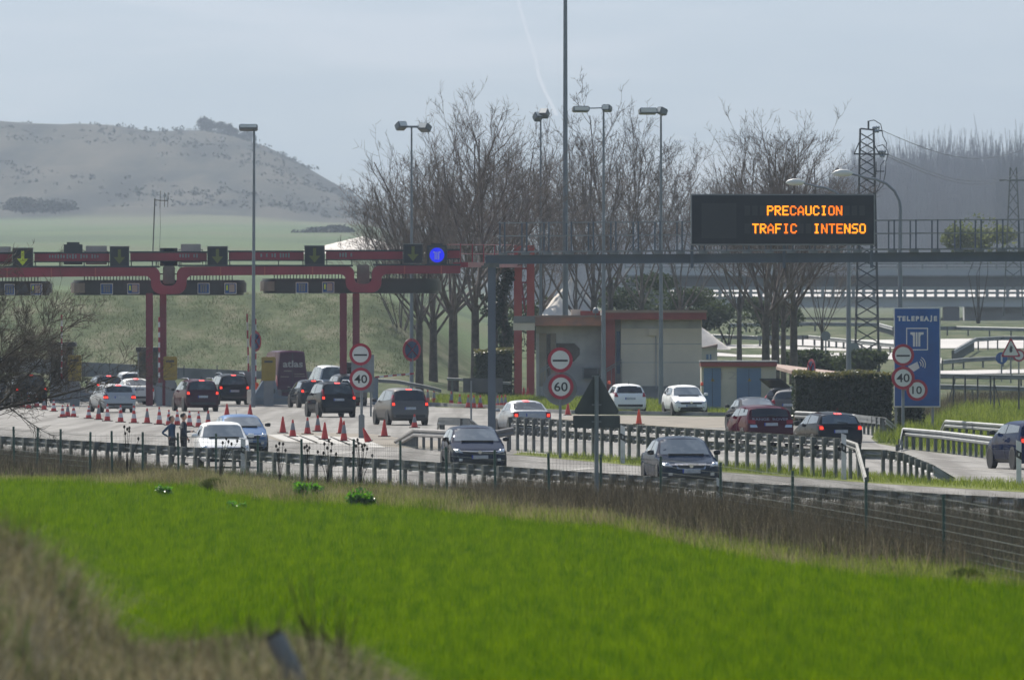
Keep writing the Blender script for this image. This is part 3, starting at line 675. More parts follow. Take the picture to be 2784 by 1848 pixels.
striped_pole(433, 862, 1040, 'raised red and white barrier arm at the first red columns', 572, n=13)
striped_pole(676, 853, 1010, 'raised dark red barrier arm left of the lamp post', 586, (672, 853), n=7)
striped_pole(695, 866, 1040, 'raised red and white barrier arm behind the lamp post', 584, n=11)
striped_pole(1020, 1025, 1025, 'lowered red and white barrier arm behind the grey people carrier', 578, (1126, 1015), n=9)
striped_pole(168, 855, 1030, 'raised red and white barrier arm behind the bare branches', 590, n=11)
# ================================================================== gantry with message board
DG = 424.0; SG = F / DG
def gx(sx): return (sx - CX) / SG
def gz(sy): return HC + (YH - sy) / SG
gan = thing('sign_gantry', 'grey steel sign gantry with railed walkway spanning the road', 'gantry', (gx(1337), DG, 0)); g0 = gx(1337)
MB().box(-.155, .155, -.17, .17, -.05, gz(700), .02).build('post', 'gantry_grey', gan)
MB().box(gx(3420) - g0 - .16, gx(3420) - g0 + .16, -.17, .17, -.05, gz(690), .02).build('post', 'gantry_grey', gan)
mb = MB(); xe = gx(3440) - g0; zt0, zb0, zt1, zb1 = gz(694), gz(718), gz(680), gz(708)
def beam_section(y0, y1, o0, o1):
    mb.add([(-.25, y0, zb0 + o0), (-.25, y1, zb0 + o0), (-.25, y1, zt0 - o1), (-.25, y0, zt0 - o1), (xe, y0, zb1 + o0), (xe, y1, zb1 + o0), (xe, y1, zt1 - o1), (xe, y0, zt1 - o1)],
           [(0, 1, 2, 3), (7, 6, 5, 4), (0, 4, 5, 1), (1, 5, 6, 2), (2, 6, 7, 3), (3, 7, 4, 0)])
beam_section(-.12, .12, .05, .05); beam_section(-.2, .2, 0, (zt0 - zb0) - .05); beam_section(-.2, .2, (zt0 - zb0) - .05, 0)
mb.build('beam', 'gantry_grey', gan)
mb = MB(); mb.box(-.32, .3, -.26, .26, gz(727), gz(715)); mb.box(-.42, -.2, -.1, .1, gz(730), gz(722)); mb.build('joint_plate', 'galv_dark', gan)
def bz(sx, off): return lerp(zt0, zt1, (gx(sx) - g0) / xe) + off
mb = MB(); mb.add([(gx(1370) - g0, -.45, bz(1370, .1)), (gx(1370) - g0, .5, bz(1370, .1)), (xe, .5, zt1 + .1), (xe, -.45, zt1 + .1), (gx(1370) - g0, -.45, bz(1370, .16)), (gx(1370) - g0, .5, bz(1370, .16)), (xe, .5, zt1 + .16), (xe, -.45, zt1 + .16)], [(0, 1, 2, 3), (7, 6, 5, 4), (0, 3, 7, 4), (1, 5, 6, 2), (0, 4, 5, 1), (3, 2, 6, 7)]); mb.build('walkway', 'galv', gan)
for y in (-.42, .47):
    for off in (1.28, .76):
        mb = MB(); mb.bar((gx(1353 if y < 0 else 1355) - g0, y, bz(1353, off)), (xe, y, zt1 + off), .045); mb.build('handrail', 'galv', gan)
pm = MB().bar((0, 0, 0), (0, 0, 1.28), .06).mesh('rail_post', 'gantry_grey'); bmn = MB().box(-.17, .17, -.5, .5, -.0, .1).mesh('bracket', 'galv')
k = 0
for sx in [1372, 1432, 1492, 1553, 1613, 1674, 1735, 1794, 1854, 1915, 1975, 2035, 2095, 2155, 2215, 2275, 2335, 2430, 2489, 2548, 2610, 2666, 2725, 2784, 2843, 2903, 2963, 3023, 3083, 3143]:
    link('rail_post', pm, gan, (gx(sx) - g0, -.42, bz(sx, .02))); link('rail_post', pm, gan, (gx(sx - 13) - g0, .47, bz(sx, .02))); link('bracket', bmn, gan, (gx(sx) - g0 - .06, 0, bz(sx, 0)))
# message board
x0, x1, y0_, y1_ = 1877, 2378, 528, 667
vms = thing('message_board', 'black electronic message board with amber letters on the gantry', 'message board', (gx((x0 + x1) / 2), DG - .55, gz(y1_))); vc = (x0 + x1) / 2
w, h = (x1 - x0) / SG / 2, (y1_ - y0_) / SG
MB().box(-w, w, 0, .42, 0, h, .02).build('cabinet', 'galv', vms)
MB().box(-w + .055, w - .055, -.012, 0, .055, h - .055).build('screen', 'vms_black', vms)
def vx(zx): return ((1800 + zx / 3.937) - vc) / SG
def vz(zy): return (y1_ - (500 + zy / 3.937)) / SG
MB().box(vx(420), vx(792), -.02, -.0125, vz(583), vz(208)).build('pictogram_panel', 'vms_cell', vms)
for row, (za, zb) in enumerate(((340, 235), (532, 427))):
    cm = MB().box(0, (58 / 3.937) / SG, -.02, -.0125, vz(za), vz(zb)).mesh('letter_cell', 'vms_cell')
    for k in range(16): link('letter_cell', cm, vms, (vx(880 + 81.8 * k), 0, 0))
FONT = {'P': ['11110', '10001', '10001', '11110', '10000', '10000', '10000'], 'R': ['11110', '10001', '10001', '11110', '10100', '10010', '10001'], 'E': ['11111', '10000', '10000', '11110', '10000', '10000', '11111'],
        'C': ['01110', '10001', '10000', '10000', '10000', '10001', '01110'], 'A': ['00100', '01010', '10001', '10001', '11111', '10001', '10001'], 'U': ['10001', '10001', '10001', '10001', '10001', '10001', '01110'],
        'I': ['01110', '00100', '00100', '00100', '00100', '00100', '01110'], 'O': ['01110', '10001', '10001', '10001', '10001', '10001', '01110'], 'N': ['10001', '11001', '11001', '10101', '10011', '10011', '10001'],
        'T': ['11111', '00100', '00100', '00100', '00100', '00100', '00100'], 'F': ['11111', '10000', '10000', '11110', '10000', '10000', '10000'], 'S': ['01111', '10000', '10000', '01110', '00001', '00001', '11110']}
px_ = (66 / 3.937) / SG / 5
def led_text(s, zx0, zy_bot, zy_top, dim):
    for i, ch in enumerate(s):
        if ch == ' ': continue
        ph = (vz(zy_top) - vz(zy_bot)) / 7; mb = MB()
        for r_, line in enumerate(FONT[ch]):
            for c_, b in enumerate(line):
                if b == '1': mb.box(c_ * px_ - .002, (c_ + 1) * px_ + .008, -.034, -.021, (6 - r_) * ph - .004, (7 - r_) * ph + .004)
        o = mb.build('letter', 'led_amber_dim' if i in dim else 'led_amber', vms); o.location = (vx(zx0 + 81.8 * i), 0, vz(zy_bot))
led_text('PRECAUCION', 1120, 338, 237, (3, 4, 8, 9)); led_text('TRAFIC  INTENSO', 962, 531, 428, (2, 4, 5, 9, 10, 11))
for sx in (1881, 2131, 2369):
    mb = MB(); mb.bar((gx(sx) - gx(vc), .2, -.9), (gx(sx) - gx(vc), .2, .05), .12); mb.build('hanger', 'gantry_grey', vms)

# ================================================================== traffic signs
def post(o, h, r=.05, m_='galv', flare=0): MB().tube([(0, 0, -.05), (0, 0, h)], r, 10).build('post', m_, o, 40)
def round_sign(o, x, z, r, digits=None, y=-.07, bar=False):
    MB().disc(x, y, z, r, .025).build('rim', 'sign_red', o); MB().disc(x, y - .004, z, r * .74, .004).build('face', 'sign_white', o)
    mb = MB()
    if bar: mb.box(x - r * .6, x + r * .6, y - .010, y - .005, z - r * .075 - r * .06, z + r * .075 - r * .06, 0)
    else: text(mb, digits, r * 1.02, (x, y - .008, z), bold=r * .012, stretch=1.12)
    mb.build('symbol', 'sign_black', o)
def sign_at(name, label, sx, base):
    p = G(sx, base); return thing(name, label, 'sign', p), F / p.y, p
def zz(p, sy): return HC + (YH - sy) * p.y / F
o, s, p = sign_at('speed_sign', 'stacked round no passing and 40 signs left of the grey people carrier', 983, 1188)
post(o, zz(p, 935), .055, 'galv'); round_sign(o, (980 - 983) / s, zz(p, 963), 30 / s, bar=True); round_sign(o, (981 - 983) / s, zz(p, 1030), 31 / s, '40')
MB().box(-.12, .12, -.05, .05, -.05, .9, .02).build('base_sleeve', 'galv', o)
o2 = thing('sign_board', 'plain grey board standing behind the 40 speed sign', 'board', W(986, 1066, 520)); b = F / 520
MB().box(-31 / b, 31 / b, 0, .06, 0, 102 / b).build('panel', 'sign_back_light', o2); mb = MB(); 
for x in (-.4, .4): mb.bar((x, .1, -(o2.location.z + .05)), (x, .1, 1.6), .09)
mb.build('legs', 'galv', o2)
o, s, p = sign_at('speed_sign', 'stacked round no passing and 60 signs beside the double barrier', 1523, 1242)
post(o, zz(p, 950), .05); round_sign(o, 0, zz(p, 978), 34 / s, bar=True); round_sign(o, 2 / s, zz(p, 1051), 34 / s, '60')
MB().disc(0, .06, zz(p, 1056), 46 / s, .03).build('back_disc', 'sign_back_light', o); MB().box(-46 / s, 46 / s, .04, .058, zz(p, 1066), zz(p, 1059)).build('back_rail', 'galv', o)
o, s, p = sign_at('speed_sign', 'cluster of round 40 and 10 speed signs before the blue panel', 2455, 1168)
post(o, zz(p, 940), .07); round_sign(o, 0, zz(p, 965), 30 / s, bar=True, y=-.13); round_sign(o, 0, zz(p, 1027), 31.5 / s, '40', y=-.13); round_sign(o, 38 / s, zz(p, 1060), 29 / s, '10', y=-.09)
mb = MB(); mb.bar((-.05, -.03, zz(p, 1060)), (40 / s, -.03, zz(p, 1060)), .05); mb.build('bracket', 'galv', o)
# warning sign seen from behind
o, s, p = sign_at('warning_sign', 'dark back of a triangular sign with a plate below, beside the near road', 1622, 1388)
post(o, zz(p, 1020), .055, 'galv')
def rtri(cx, top, bot, hw, k=.08):
    a, b_, c = (cx, top), (cx + hw, bot), (cx - hw, bot); out = []
    for P, Q, S_ in ((a, c, b_), (b_, a, c), (c, b_, a)):
        for t in (0, .25, .5, .75, 1):
            u = (lerp(P[0], Q[0], k * (1 - t) ** 1.2), lerp(P[1], Q[1], k * (1 - t) ** 1.2)); v = (lerp(P[0], S_[0], k * t ** 1.2), lerp(P[1], S_[1], k * t ** 1.2))
            out.append((u[0] + v[0] - P[0], u[1] + v[1] - P[1]))
    return out
mb = MB(); mb.prism(rtri(0, zz(p, 1008), zz(p, 1126), 66 / s), .06, .09); mb.build('triangle_back', 'sign_back', o)
MB().box(-64 / s, 64 / s, .06, .09, zz(p, 1163), zz(p, 1129), .012).build('plate_back', 'sign_back', o)
for sy in (1022, 1100, 1146): MB().box(-.12, .12, .04, .062, zz(p, sy) - .02, zz(p, sy) + .02).build('clamp', 'galv', o)
# blue toll panel
p = G(2493, 1166); s = F / p.y; o = thing('toll_panel_sign', 'tall blue panel with white toll lettering, emblem and card', 'sign', p)
X = lambda sx: (sx - 2493) / s; Z = lambda sy: zz(p, sy)
mb = MB(); mb.box(X(2430), X(2557), -.02, .03, Z(1107), Z(836), .02); mb.build('panel', 'sign_white', o)
MB().box(X(2433), X(2554), -.027, -.0205, Z(1103.5), Z(839)).build('face', 'sign_blue', o)
for i, ch in enumerate('TELEPEAJE'):
    mb = MB(); text(mb, ch, .27, (X(2445.5 + i * 12.2), -.034, Z(866)), bold=.017); mb.build('letter', 'sign_white', o)
fx0, fx1, fy0, fy1 = X(2463.5), X(2523), Z(891), Z(952); t = .045; y = -.034
mb = MB(); mb.box(fx0, fx1, y, y + .006, fy0 - t, fy0); mb.box(fx0, fx1, y, y + .006, fy1, fy1 + t); mb.box(fx0, fx0 + t, y, y + .006, fy1 + t, fy0 - t); mb.box(fx1 - t, fx1, y, y + .006, fy1 + t, fy0 - t); mb.build('emblem_frame', 'sign_white', o)
mb = MB(); mb.box(X(2489.5), X(2494.5), y, y + .006, Z(942), Z(903)); mb.prism([(X(2475), Z(903)), (X(2487.5), Z(903)), (X(2487.5), Z(942)), (X(2482), Z(942)), (X(2482), Z(914)), (X(2480), Z(910)), (X(2475), Z(909))], y, y + .006)
mb.prism([(X(2496.5), Z(942)), (X(2496.5), Z(903)), (X(2511), Z(903)), (X(2511), Z(909)), (X(2504), Z(910)), (X(2502), Z(914)), (X(2502), Z(942))], y, y + .006); mb.build('emblem', 'sign_white', o)
mb = MB(); mb.prism([(X(2468), Z(996)), (X(2494), Z(983)), (X(2500), Z(1000)), (X(2484), Z(1010))], y, y + .006); mb.build('card', 'sign_white', o)
mb = MB()
for k, rr in enumerate((8, 14, 20)):
    pts = [(X(2496) + rr / s * math.cos(R(a)), y, Z(991) + rr / s * math.sin(R(a)) * 1.1) for a in range(-25, 66, 15)]
    mb.tube(pts, .022, 6)
mb.build('radio_waves', 'sign_white', o)
for sx in (2436, 2536): mb = MB(); mb.bar((X(sx), .1, -.05), (X(sx), .1, Z(845)), .11); mb.build('post', 'galv', o)
# far signs at the right edge
o, s, p = sign_at('warning_sign', 'small far triangular warning sign at the right edge', 2748, 1012); p = W(2748, 1014, 640); o.location = p; s = F / 640
l = lambda sy: (1014 - sy) / s
MB().tube([(0, 0, -.6), (0, 0, l(930))], .05, 8).build('post', 'galv', o)
mb = MB(); mb.prism(rtri(0, l(916), l(970), 28 / s), -.1, -.07); mb.build('rim', 'sign_red', o); mb = MB(); mb.prism(rtri(0, l(924), l(966), 21 / s), -.106, -.1005); mb.build('face', 'sign_white', o)
mb = MB(); mb.prism([(-3 / s, l(958)), (2 / s, l(958)), (5 / s, l(952)), (3 / s, l(948)), (6 / s, l(946)), (0, l(938)), (-4 / s, l(948))], -.112, -.1065); mb.build('symbol', 'sign_black', o)
o = thing('direction_disc', 'small far blue round sign with white arrow left of the warning triangle', 'sign', W(2723, 1014, 655)); s = F / 655
MB().tube([(0, 0, -.5), (0, 0, 40 / s)], .045, 8).build('post', 'galv', o); MB().disc(0, -.07, 41 / s, 16 / s, .03).build('disc', 'sign_blue', o); MB().box(-.05, .05, -.085, -.0705, 30 / s, 50 / s).build('symbol', 'sign_white', o)
o = thing('speed_sign', 'small far round red rimmed sign right of the warning triangle', 'sign', W(2770, 1014, 650)); s = F / 650
MB().tube([(0, 0, -.5), (0, 0, 50 / s)], .045, 8).build('post', 'galv', o); MB().disc(0, -.07, 48 / s, 17 / s, .03).build('rim', 'sign_red', o); MB().disc(0, -.075, 48 / s, 12 / s, .005).build('face', 'sign_white', o)
for (sx, sy, yb, r, d_, lab) in ((2245, 913, 1000, 13, 700, 'small pale round sign back standing beyond the red roof'), (2320, 948, 1010, 17, 690, 'pale round sign back behind the lattice pylon')):
    o = thing('round_sign', lab, 'sign', W(sx, yb, d_)); s = F / d_; MB().tube([(0, 0, -1), (0, 0, (yb - sy) / s)], .05, 8).build('post', 'galv', o); MB().disc(0, -.06, (yb - sy) / s, r / s, .03).build('disc', 'sign_back_light', o)
# no stopping discs
def no_stop(sx, sy, r, d_, base, lab, squash=1.0, own=True):
    s = F / d_; o = thing('no_stopping_sign', lab, 'sign', W(sx, sy, d_), 0)
    pl = bpy.data.objects
    a = MB().disc(0, -.16, 0, r / s, .02).build('rim', 'sign_red', o); b_ = MB().disc(0, -.165, 0, r / s * .76, .005).build('face', 'sign_blue_dark', o)
    mb = MB(); q = r / s * .6; mb.bar((-q, -.17, -q), (q, -.17, q), .008, .11, (0, 1, 0)); mb.bar((-q, -.172, q), (q, -.172, -q), .008, .11, (0, 1, 0)); mb.build('cross', 'sign_red', o)
    if base: MB().tube([(0, .0, -base), (0, 0, r / s * .8)], .045, 8).build('post', 'galv', o)
    o.rotation_euler = (0, 0, squash); return o
no_stop(688, 928, 28, 572, 0, 'blue and red no stopping disc on the lamp post behind the payment machine')
no_stop(1115, 951, 31, 612, 0, 'blue and red no stopping disc on the post left of the bare trees', R(38))
o = no_stop(2214, 1003, 28, 480, 3.0, 'no stopping disc seen nearly edge on before the hedge', R(-68)); o.location.z = 3.0 - .02 + 0; o.location = (o.location.x, o.location.y, HC + (YH - 1003) * 480 / F)
mb = MB(); mb.box(-.16, .16, -.1, -.06, -1.0, -.6); mb.build('plate', 'sign_back_light', o)

# ================================================================== lamp posts
def flood(o, at, yaw, pitch, w=.95, m_='steel_grey', h=.3, name='floodlight'):
    M = Matrix.Translation(at) @ Matrix.Rotation(yaw, 4, 'Z') @ Matrix.Rotation(pitch, 4, 'X')
    a = MB().box(-w / 2, w / 2, -.25, .25, -h / 2, h / 2, .05, M).build(name, m_, o)
    MB().box(-w / 2 + .06, w / 2 - .06, -.262, -.25, -h / 2 + .05, h / 2 - .05, 0, M).build('lens', 'sign_white', a)
def lamp_post(sx, base_d, top_sy, lab, r0=.12, r1=.05, m_='steel_grey', lean=0.0):
    s = F / base_d; h = HC + (YH - top_sy) / s; o = thing('lamp_post', lab, 'lamp post', ((sx - CX) / s, base_d, 0))
    MB().tube([(0, 0, -.05), (lean * .5, 0, h * .5), (lean, 0, h)], [r0, (r0 + r1) / 2, r1], 12).build('pole', m_, o, 40); return o, h, s
o, h, s = lamp_post(688, 570, 350, 'grey lamp post with one flood head rising by the plum van', .12, .06, lean=.06)
flood(o, (-.25, 0, h + .05), 0, R(-20), 1.0, h=.26)
o, h, s = lamp_post(1119, 612, 345, 'lamp post with two flood heads left of the bare trees', .13, .05)
flood(o, (-.6, 0, h + .05), R(35), R(-30), .6, h=.4); flood(o, (.75, 0, h - .05), R(-40), R(-30), .7, h=.4); MB().bar((-.5, 0, h), (.6, 0, h), .12).build('cross_arm', 'steel_grey', o)
o, h, s = lamp_post(1470, 660, 318, 'lamp post with tilted flood head right of the bare trees', .13, .05)
flood(o, (-.18, 0, h + .0), R(30), R(-45), .5, h=.45); flood(o, (.22, 0, h + .2), R(-20), R(-45), .55, h=.5)
o, h, s = lamp_post(1537, 660, -420, 'very tall thick mast running out of the top of the picture', .2, .09)
flood(o, (0, 0, h - .3), 0, R(-30), 1.2)
o, h, s = lamp_post(1641, 560, 300, 'lamp post with a long arm head to the left of its pole', .14, .05)
flood(o, (.18, 0, h + .1), R(-20), R(-15), .46, h=.32); flood(o, (-1.2, 0, h + .05), R(12), R(-10), .88, h=.28); MB().bar((-.8, 0, h + .1), (0, 0, h + .12), .06).build('cross_arm', 'steel_grey', o)
o, h, s = lamp_post(1797, 566, 308, 'lamp post with flood head standing before the beige building wall', .14, .05)
flood(o, (.05, 0, h + .1), R(-50), R(-20), .44, h=.36); flood(o, (-.7, 0, h + .1), R(12), R(-12), .95, h=.3)
def cobra(sx, d_, head_sx, head_sy, lab):
    s = F / d_; hx = (head_sx - sx) / s; hz = HC + (YH - head_sy) / s; o = thing('street_lamp', lab, 'street lamp', ((sx - CX) / s, d_, 0))
    z0 = hz - 1.55
    pts = [(0, 0, -.05), (-.02, 0, z0 * .5), (0, 0, z0)] + [(hx * .62 * (1 - math.cos(R(a))), 0, z0 + 1.35 * math.sin(R(a))) for a in (15, 35, 55, 75, 90)] + [(hx * .72, 0, hz - .12), (hx * .9, 0, hz - .02)]
    MB().tube(pts, [.14, .11, .08] + [.06] * 5 + [.05, .05], 10).build('pole', 'steel_grey', o, 40)
    mb = MB(); k = 10
    prof = [(0, .02), (.12, .10), (.32, .16), (.6, .17), (.85, .12), (1.0, .02)]; L = .95
    for side in (0,):
        mb.tube([(hx * .86 - t * L, 0, hz + .03 * math.sin(t * 3) + .0) for t, r_ in prof], [r_ for t, r_ in prof], 12, False)
    hd = mb.build('head', 'sign_white', o, 60); hd.scale = (1, .9, 1)
cobra(2448, 475, 2300, 472, 'curved street lamp rising behind the blue toll panel'); cobra(2308, 512, 2170, 497, 'curved street lamp behind the message board, its foot before the hedge')

# ================================================================== lattice pylon and wires
DY = 700.0; SY_ = F / DY
py = thing('lattice_pylon', 'dark steel lattice power pylon right of the message board', 'pylon', ((2357 - CX) / SY_, DY, .3))
H = HC + (YH - 350) / SY_ - .3; wb, wt = .82, .44
def half(z): return lerp(wb, wt, min(1, z / H))
for sx in (-1, 1):
    for sy in (-1, 1): mb = MB(); mb.bar((sx * wb, sy * wb, -.5), (sx * wt, sy * wt, H), .1); mb.build('leg', 'toll_dark', py)
z = 0; zs = [0]
while z < H - .5: z += half(z) * 1.15; zs.append(min(z, H))
for f in range(4):
    mb = MB()
    for k, (a, b_) in enumerate(zip(zs, zs[1:])):
        ha, hb = half(a), half(b_); cs = [(-1, -1), (1, -1), (1, 1), (-1, 1)]; c0, c1 = cs[f], cs[(f + 1) % 4]
        mb.bar((c0[0] * ha, c0[1] * ha, a), (c1[0] * hb, c1[1] * hb, b_), .055); mb.bar((c1[0] * ha, c1[1] * ha, a), (c0[0] * hb, c0[1] * hb, b_), .055)
    mb.build('lattice', 'toll_dark', py)
pzl = lambda sy: HC + (YH - sy) / SY_ - .3
pxl = lambda sx: (sx - 2357) / SY_
mb = MB(); mb.bar((pxl(2340), 0, pzl(350)), (pxl(2398), 0, pzl(356)), .1); mb.build('cross_arm', 'toll_dark', py)
mb = MB(); mb.bar((pxl(2322), 0, pzl(419)), (pxl(2416), 0, pzl(420)), .1); mb.bar((pxl(2322), 0, pzl(419)), (pxl(2336), 0, pzl(387)), .07); mb.bar((pxl(2390), 0, pzl(419)), (pxl(2376), 0, pzl(392)), .07); mb.build('cross_arm', 'toll_dark', py)
mb = MB(); mb.bar((pxl(2361), 0, pzl(352)), (pxl(2361), 0, pzl(329)), .12); mb.bar((pxl(2376), 0, pzl(466)), (pxl(2404), 0, pzl(466)), .07); mb.build('top_spike', 'toll_dark', py)
mb = MB()
for q in ([(2361, 330), (2376, 327), (2394, 338), (2398, 356), (2400, 370), (2410, 390), (2408, 415)], [(2385, 398), (2400, 394), (2412, 408), (2414, 420), (2408, 440)], [(2382, 440), (2382, 460), (2378, 500), (2374, 530)], [(2404, 436), (2394, 450), (2392, 500), (2380, 528)], [(2408, 440), (2407, 470), (2400, 505), (2376, 530)]):
    mb.tube([(pxl(a), -.2, pzl(b_)) for a, b_ in q], .03, 5)
mb.build('jumper_cables', 'toll_dark', py)
im = MB().lathe([(.05, -.25), (.12, -.15), (.12, -.1), (.06, -.05), (.12, 0), (.12, .05), (.05, .1)], 10, (0, 0, 0), 'x').mesh('insulator', 'lamp_clear')
for sx, sy in ((2381, 348), (2388, 347), (2398, 413), (2404, 413), (2386, 357), (2402, 424)): link('insulator', im, py, (pxl(sx), -.05, pzl(sy)))
for i, (a, b_, lab) in enumerate((((2398, 355), (2800, 402), 'upper power line wire running right from the lattice pylon'), ((2414, 420), (2800, 462), 'middle power line wire running right from the lattice pylon'), ((2412, 426), (2800, 471), 'lower power line wire running right from the lattice pylon'))):
    A = W(a[0], a[1], DY - .2); B = W(b_[0], b_[1], 980); pts = [A.lerp(B, t / 12) - Vector((0, 0, 1.4 * math.sin(math.pi * t / 12))) for t in range(13)]
    B2 = B + (B - A) * .6; pts += [B.lerp(B2, .5), B2]
    o = MB().tube([p_ - A for p_ in pts], .022, 5).build('power_line', 'toll_dark'); o.location = A; tag(o, lab, 'power line')
fp = thing('lattice_pylon', 'faint distant lattice pylon at the right edge before the wood', 'pylon', W(2755, 800, 980)); s = F / 980
mb = MB(); hh = (800 - 455) / s
for sx in (-1, 1): mb.bar((sx * .9, 0, -2), (sx * .28, 0, hh), .12); 
mb.build('legs', 'galv_dark', fp)
mb = MB()
for k in range(10): a, b_ = k / 10, (k + 1) / 10; mb.bar((-lerp(.9, .28, a), 0, hh * a), (lerp(.9, .28, b_), 0, hh * b_), .07); mb.bar((lerp(.9, .28, a), 0, hh * a), (-lerp(.9, .28, b_), 0, hh * b_), .07)
mb.build('lattice', 'galv_dark', fp)
MB().bar((-1.3, 0, hh - 1.2), (1.3, 0, hh - 1.2), .14).build('cross_arm', 'galv_dark', fp)
# ================================================================== service building
DB = 620.0; SB = F / DB
bd = thing('service_building', 'flat roofed beige service building with red fascia and grey annex', 'building', ((1660 - CX) / SB, DB, 0))
bX = lambda sx: (sx - 1660) / SB
bZ = lambda sy: HC + (YH - sy) / SB
MB().box(bX(1688), bX(1908), 0, 7, -.05, bZ(868)).build('main_wall', 'wall_beige', bd)
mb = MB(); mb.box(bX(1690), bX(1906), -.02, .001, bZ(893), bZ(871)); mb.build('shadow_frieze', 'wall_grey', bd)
MB().box(bX(1688) - .01, bX(1908) + .01, -.03, .4, -.05, .75).build('plinth', 'concrete', bd)
mb = MB()
for sy in (935, 985): mb.box(bX(1689), bX(1907), -.012, .002, bZ(sy) - .02, bZ(sy) + .02)
mb.build('wall_joint', 'wall_grey', bd)
MB().box(bX(1640), bX(1920), -.9, 7.4, bZ(869), bZ(850), .02).build('roof_fascia', 'roof_red', bd)
MB().box(bX(1636), bX(1922), -.95, 7.5, bZ(850), bZ(843)).build('roof_top', 'roof_top', bd)
MB().box(bX(1645), bX(1672), -.35, .4, -.05, bZ(869)).build('red_pillar', 'roof_red', bd)
MB().box(bX(1672), bX(1688), .3, 1, -.05, bZ(869)).build('recess_wall', 'wall_grey', bd)
MB().box(bX(1676), bX(1686), .27, .302, bZ(1015), bZ(900)).build('recess_door', 'door_blue', bd)
MB().box(bX(1763), bX(1786), -.2, 0, bZ(912), bZ(893), .02).build('alarm_box', 'wall_beige', bd)
MB().bar((bX(1783), -.05, bZ(912)), (bX(1784), -.05, .6), .06).build('downpipe', 'wall_grey', bd)
# grey annex
MB().box(bX(1458), bX(1646), 1.0, 7, -.05, bZ(872)).build('annex_wall', 'wall_grey', bd)
MB().box(bX(1455), bX(1634), -.2, 7.2, bZ(886), bZ(862), .02).build('annex_fascia', 'roof_worn', bd)
MB().box(bX(1452), bX(1636), -.25, 7.3, bZ(862), bZ(857)).build('annex_roof', 'roof_top', bd)
MB().box(bX(1553), bX(1582), .5, 3, bZ(857), bZ(841)).build('roof_hatch', 'wall_beige', bd)
MB().box(bX(1578), bX(1632), .3, 3, bZ(857), bZ(845)).build('roof_hatch', 'roof_red', bd)
MB().box(bX(1396), bX(1455), -.6, 5, bZ(878), bZ(859)).build('awning', 'concrete', bd)
MB().box(bX(1395), bX(1454), -.55, 5, bZ(898), bZ(878.1)).build('awning_soffit', 'wall_beige', bd)
mb = MB(); x0, x1, z0, z1 = bX(1513), bX(1576), bZ(983), bZ(933); mb.prism([(x0, z0), (x1 - .35, z0), (x1, z0 + .4), (x1, z1 - .3), (x1 - .3, z1), (x0, z1)], .96, .999); mb.build('window', 'dark_glass', bd)
mb = MB(); mb.box(bX(1466), bX(1512), .94, .999, bZ(1050), bZ(906)); mb.build('door', 'toll_panel', bd)
MB().box(bX(1486), bX(1497), .92, .939, bZ(1045), bZ(908)).build('door_glass', 'dark_glass', bd)
o = MB().box(bX(1583), bX(1628), .5, 1.0, bZ(1031), bZ(998), .03).build('air_conditioner', 'sign_back_light', bd); MB().box(bX(1587), bX(1624), .485, .499, bZ(1028), bZ(1001)).build('grille', 'toll_dark', o)
for a, b_ in (((1468, 1012), (1495, 995)), ((1648, 1010), (1690, 984))):
    mb = MB()
    for dz in (0, .14): mb.bar((bX(a[0]), -.4, bZ(a[1]) + dz), (bX(b_[0]), -.4, bZ(b_[1]) + dz), .06)
    for t in (0, .33, .66, 1): mb.bar((bX(lerp(a[0], b_[0], t)), -.4, lerp(bZ(a[1]), bZ(b_[1]), t)), (bX(lerp(a[0], b_[0], t)), -.4, .1), .035)
    mb.build('stair_rail', 'galv', bd)
mb = MB()
for k in range(6): mb.box(bX(1500) + .0, bX(1518), .2 + .1 * k, 1.0, k * .17, k * .17 + .165)
mb.build('steps', 'concrete', bd)
o = thing('camera_dome', 'small grey camera dome on the roof edge of the service building', 'camera', (bX(1619) + bd.location.x, DB - .3, bZ(852))); MB().lathe([(.02, 0), (.16, .02), (.18, .15), (.12, .3), (.02, .34)], 12).build('dome', 'steel_grey', o, 50); MB().bar((0, 0, -.25), (0, 0, .02), .06).build('stem', 'galv', o)
# transformer hut
DH = 545.0; SH = F / DH
hu = thing('transformer_hut', 'low cream hut with blue metal doors and a red roof edge', 'hut', ((1990 - CX) / SH, DH, 0)); hX = lambda sx: (sx - 1990) / SH; hZ = lambda sy: HC + (YH - sy) / SH
MB().box(hX(1907), hX(2110), 0, 3.4, -.05, hZ(996)).build('wall', 'wall_cream', hu)
MB().box(hX(1905), hX(2112), -.3, 3.6, hZ(996), hZ(984), .02).build('roof_edge', 'roof_red', hu)
MB().box(hX(1903), hX(2114), -.35, 3.7, hZ(984), hZ(980.5)).build('roof_top', 'galv', hu)
for a, b_ in ((1913, 1960), (2003, 2069)):
    d_ = MB().box(hX(a), hX(b_), -.05, 0.001, .05, hZ(1000)).build('door', 'door_blue', hu)
    mb = MB()
    for t in (.5,): mb.box(lerp(hX(a), hX(b_), t) - .012, lerp(hX(a), hX(b_), t) + .012, -.06, -.05, .06, hZ(1001))
    mb.build('door_seam', 'toll_dark', d_)
    mb = MB(); c = lerp(hX(a), hX(b_), .52); mb.prism([(c - .1, hZ(1036)), (c + .1, hZ(1036)), (c, hZ(1027))], -.06, -.051); mb.build('hazard_label', 'yellow_machine', d_)
mb = MB(); text(mb, '12', .55, (hX(1981), -.012, hZ(1020)), stretch=2.0, depth=.004); mb.build('painted_number', 'beige', hu)
o = thing('roadside_cabinet', 'slim pale cabinet on a post before the blue hut door', 'cabinet', G(2050, 1116)); MB().box(-.07, .07, -.06, .06, 1.35, 1.95, .01).build('box', 'sign_back_light', o); MB().bar((0, 0, -.05), (0, 0, 1.36), .05).build('post', 'galv', o)
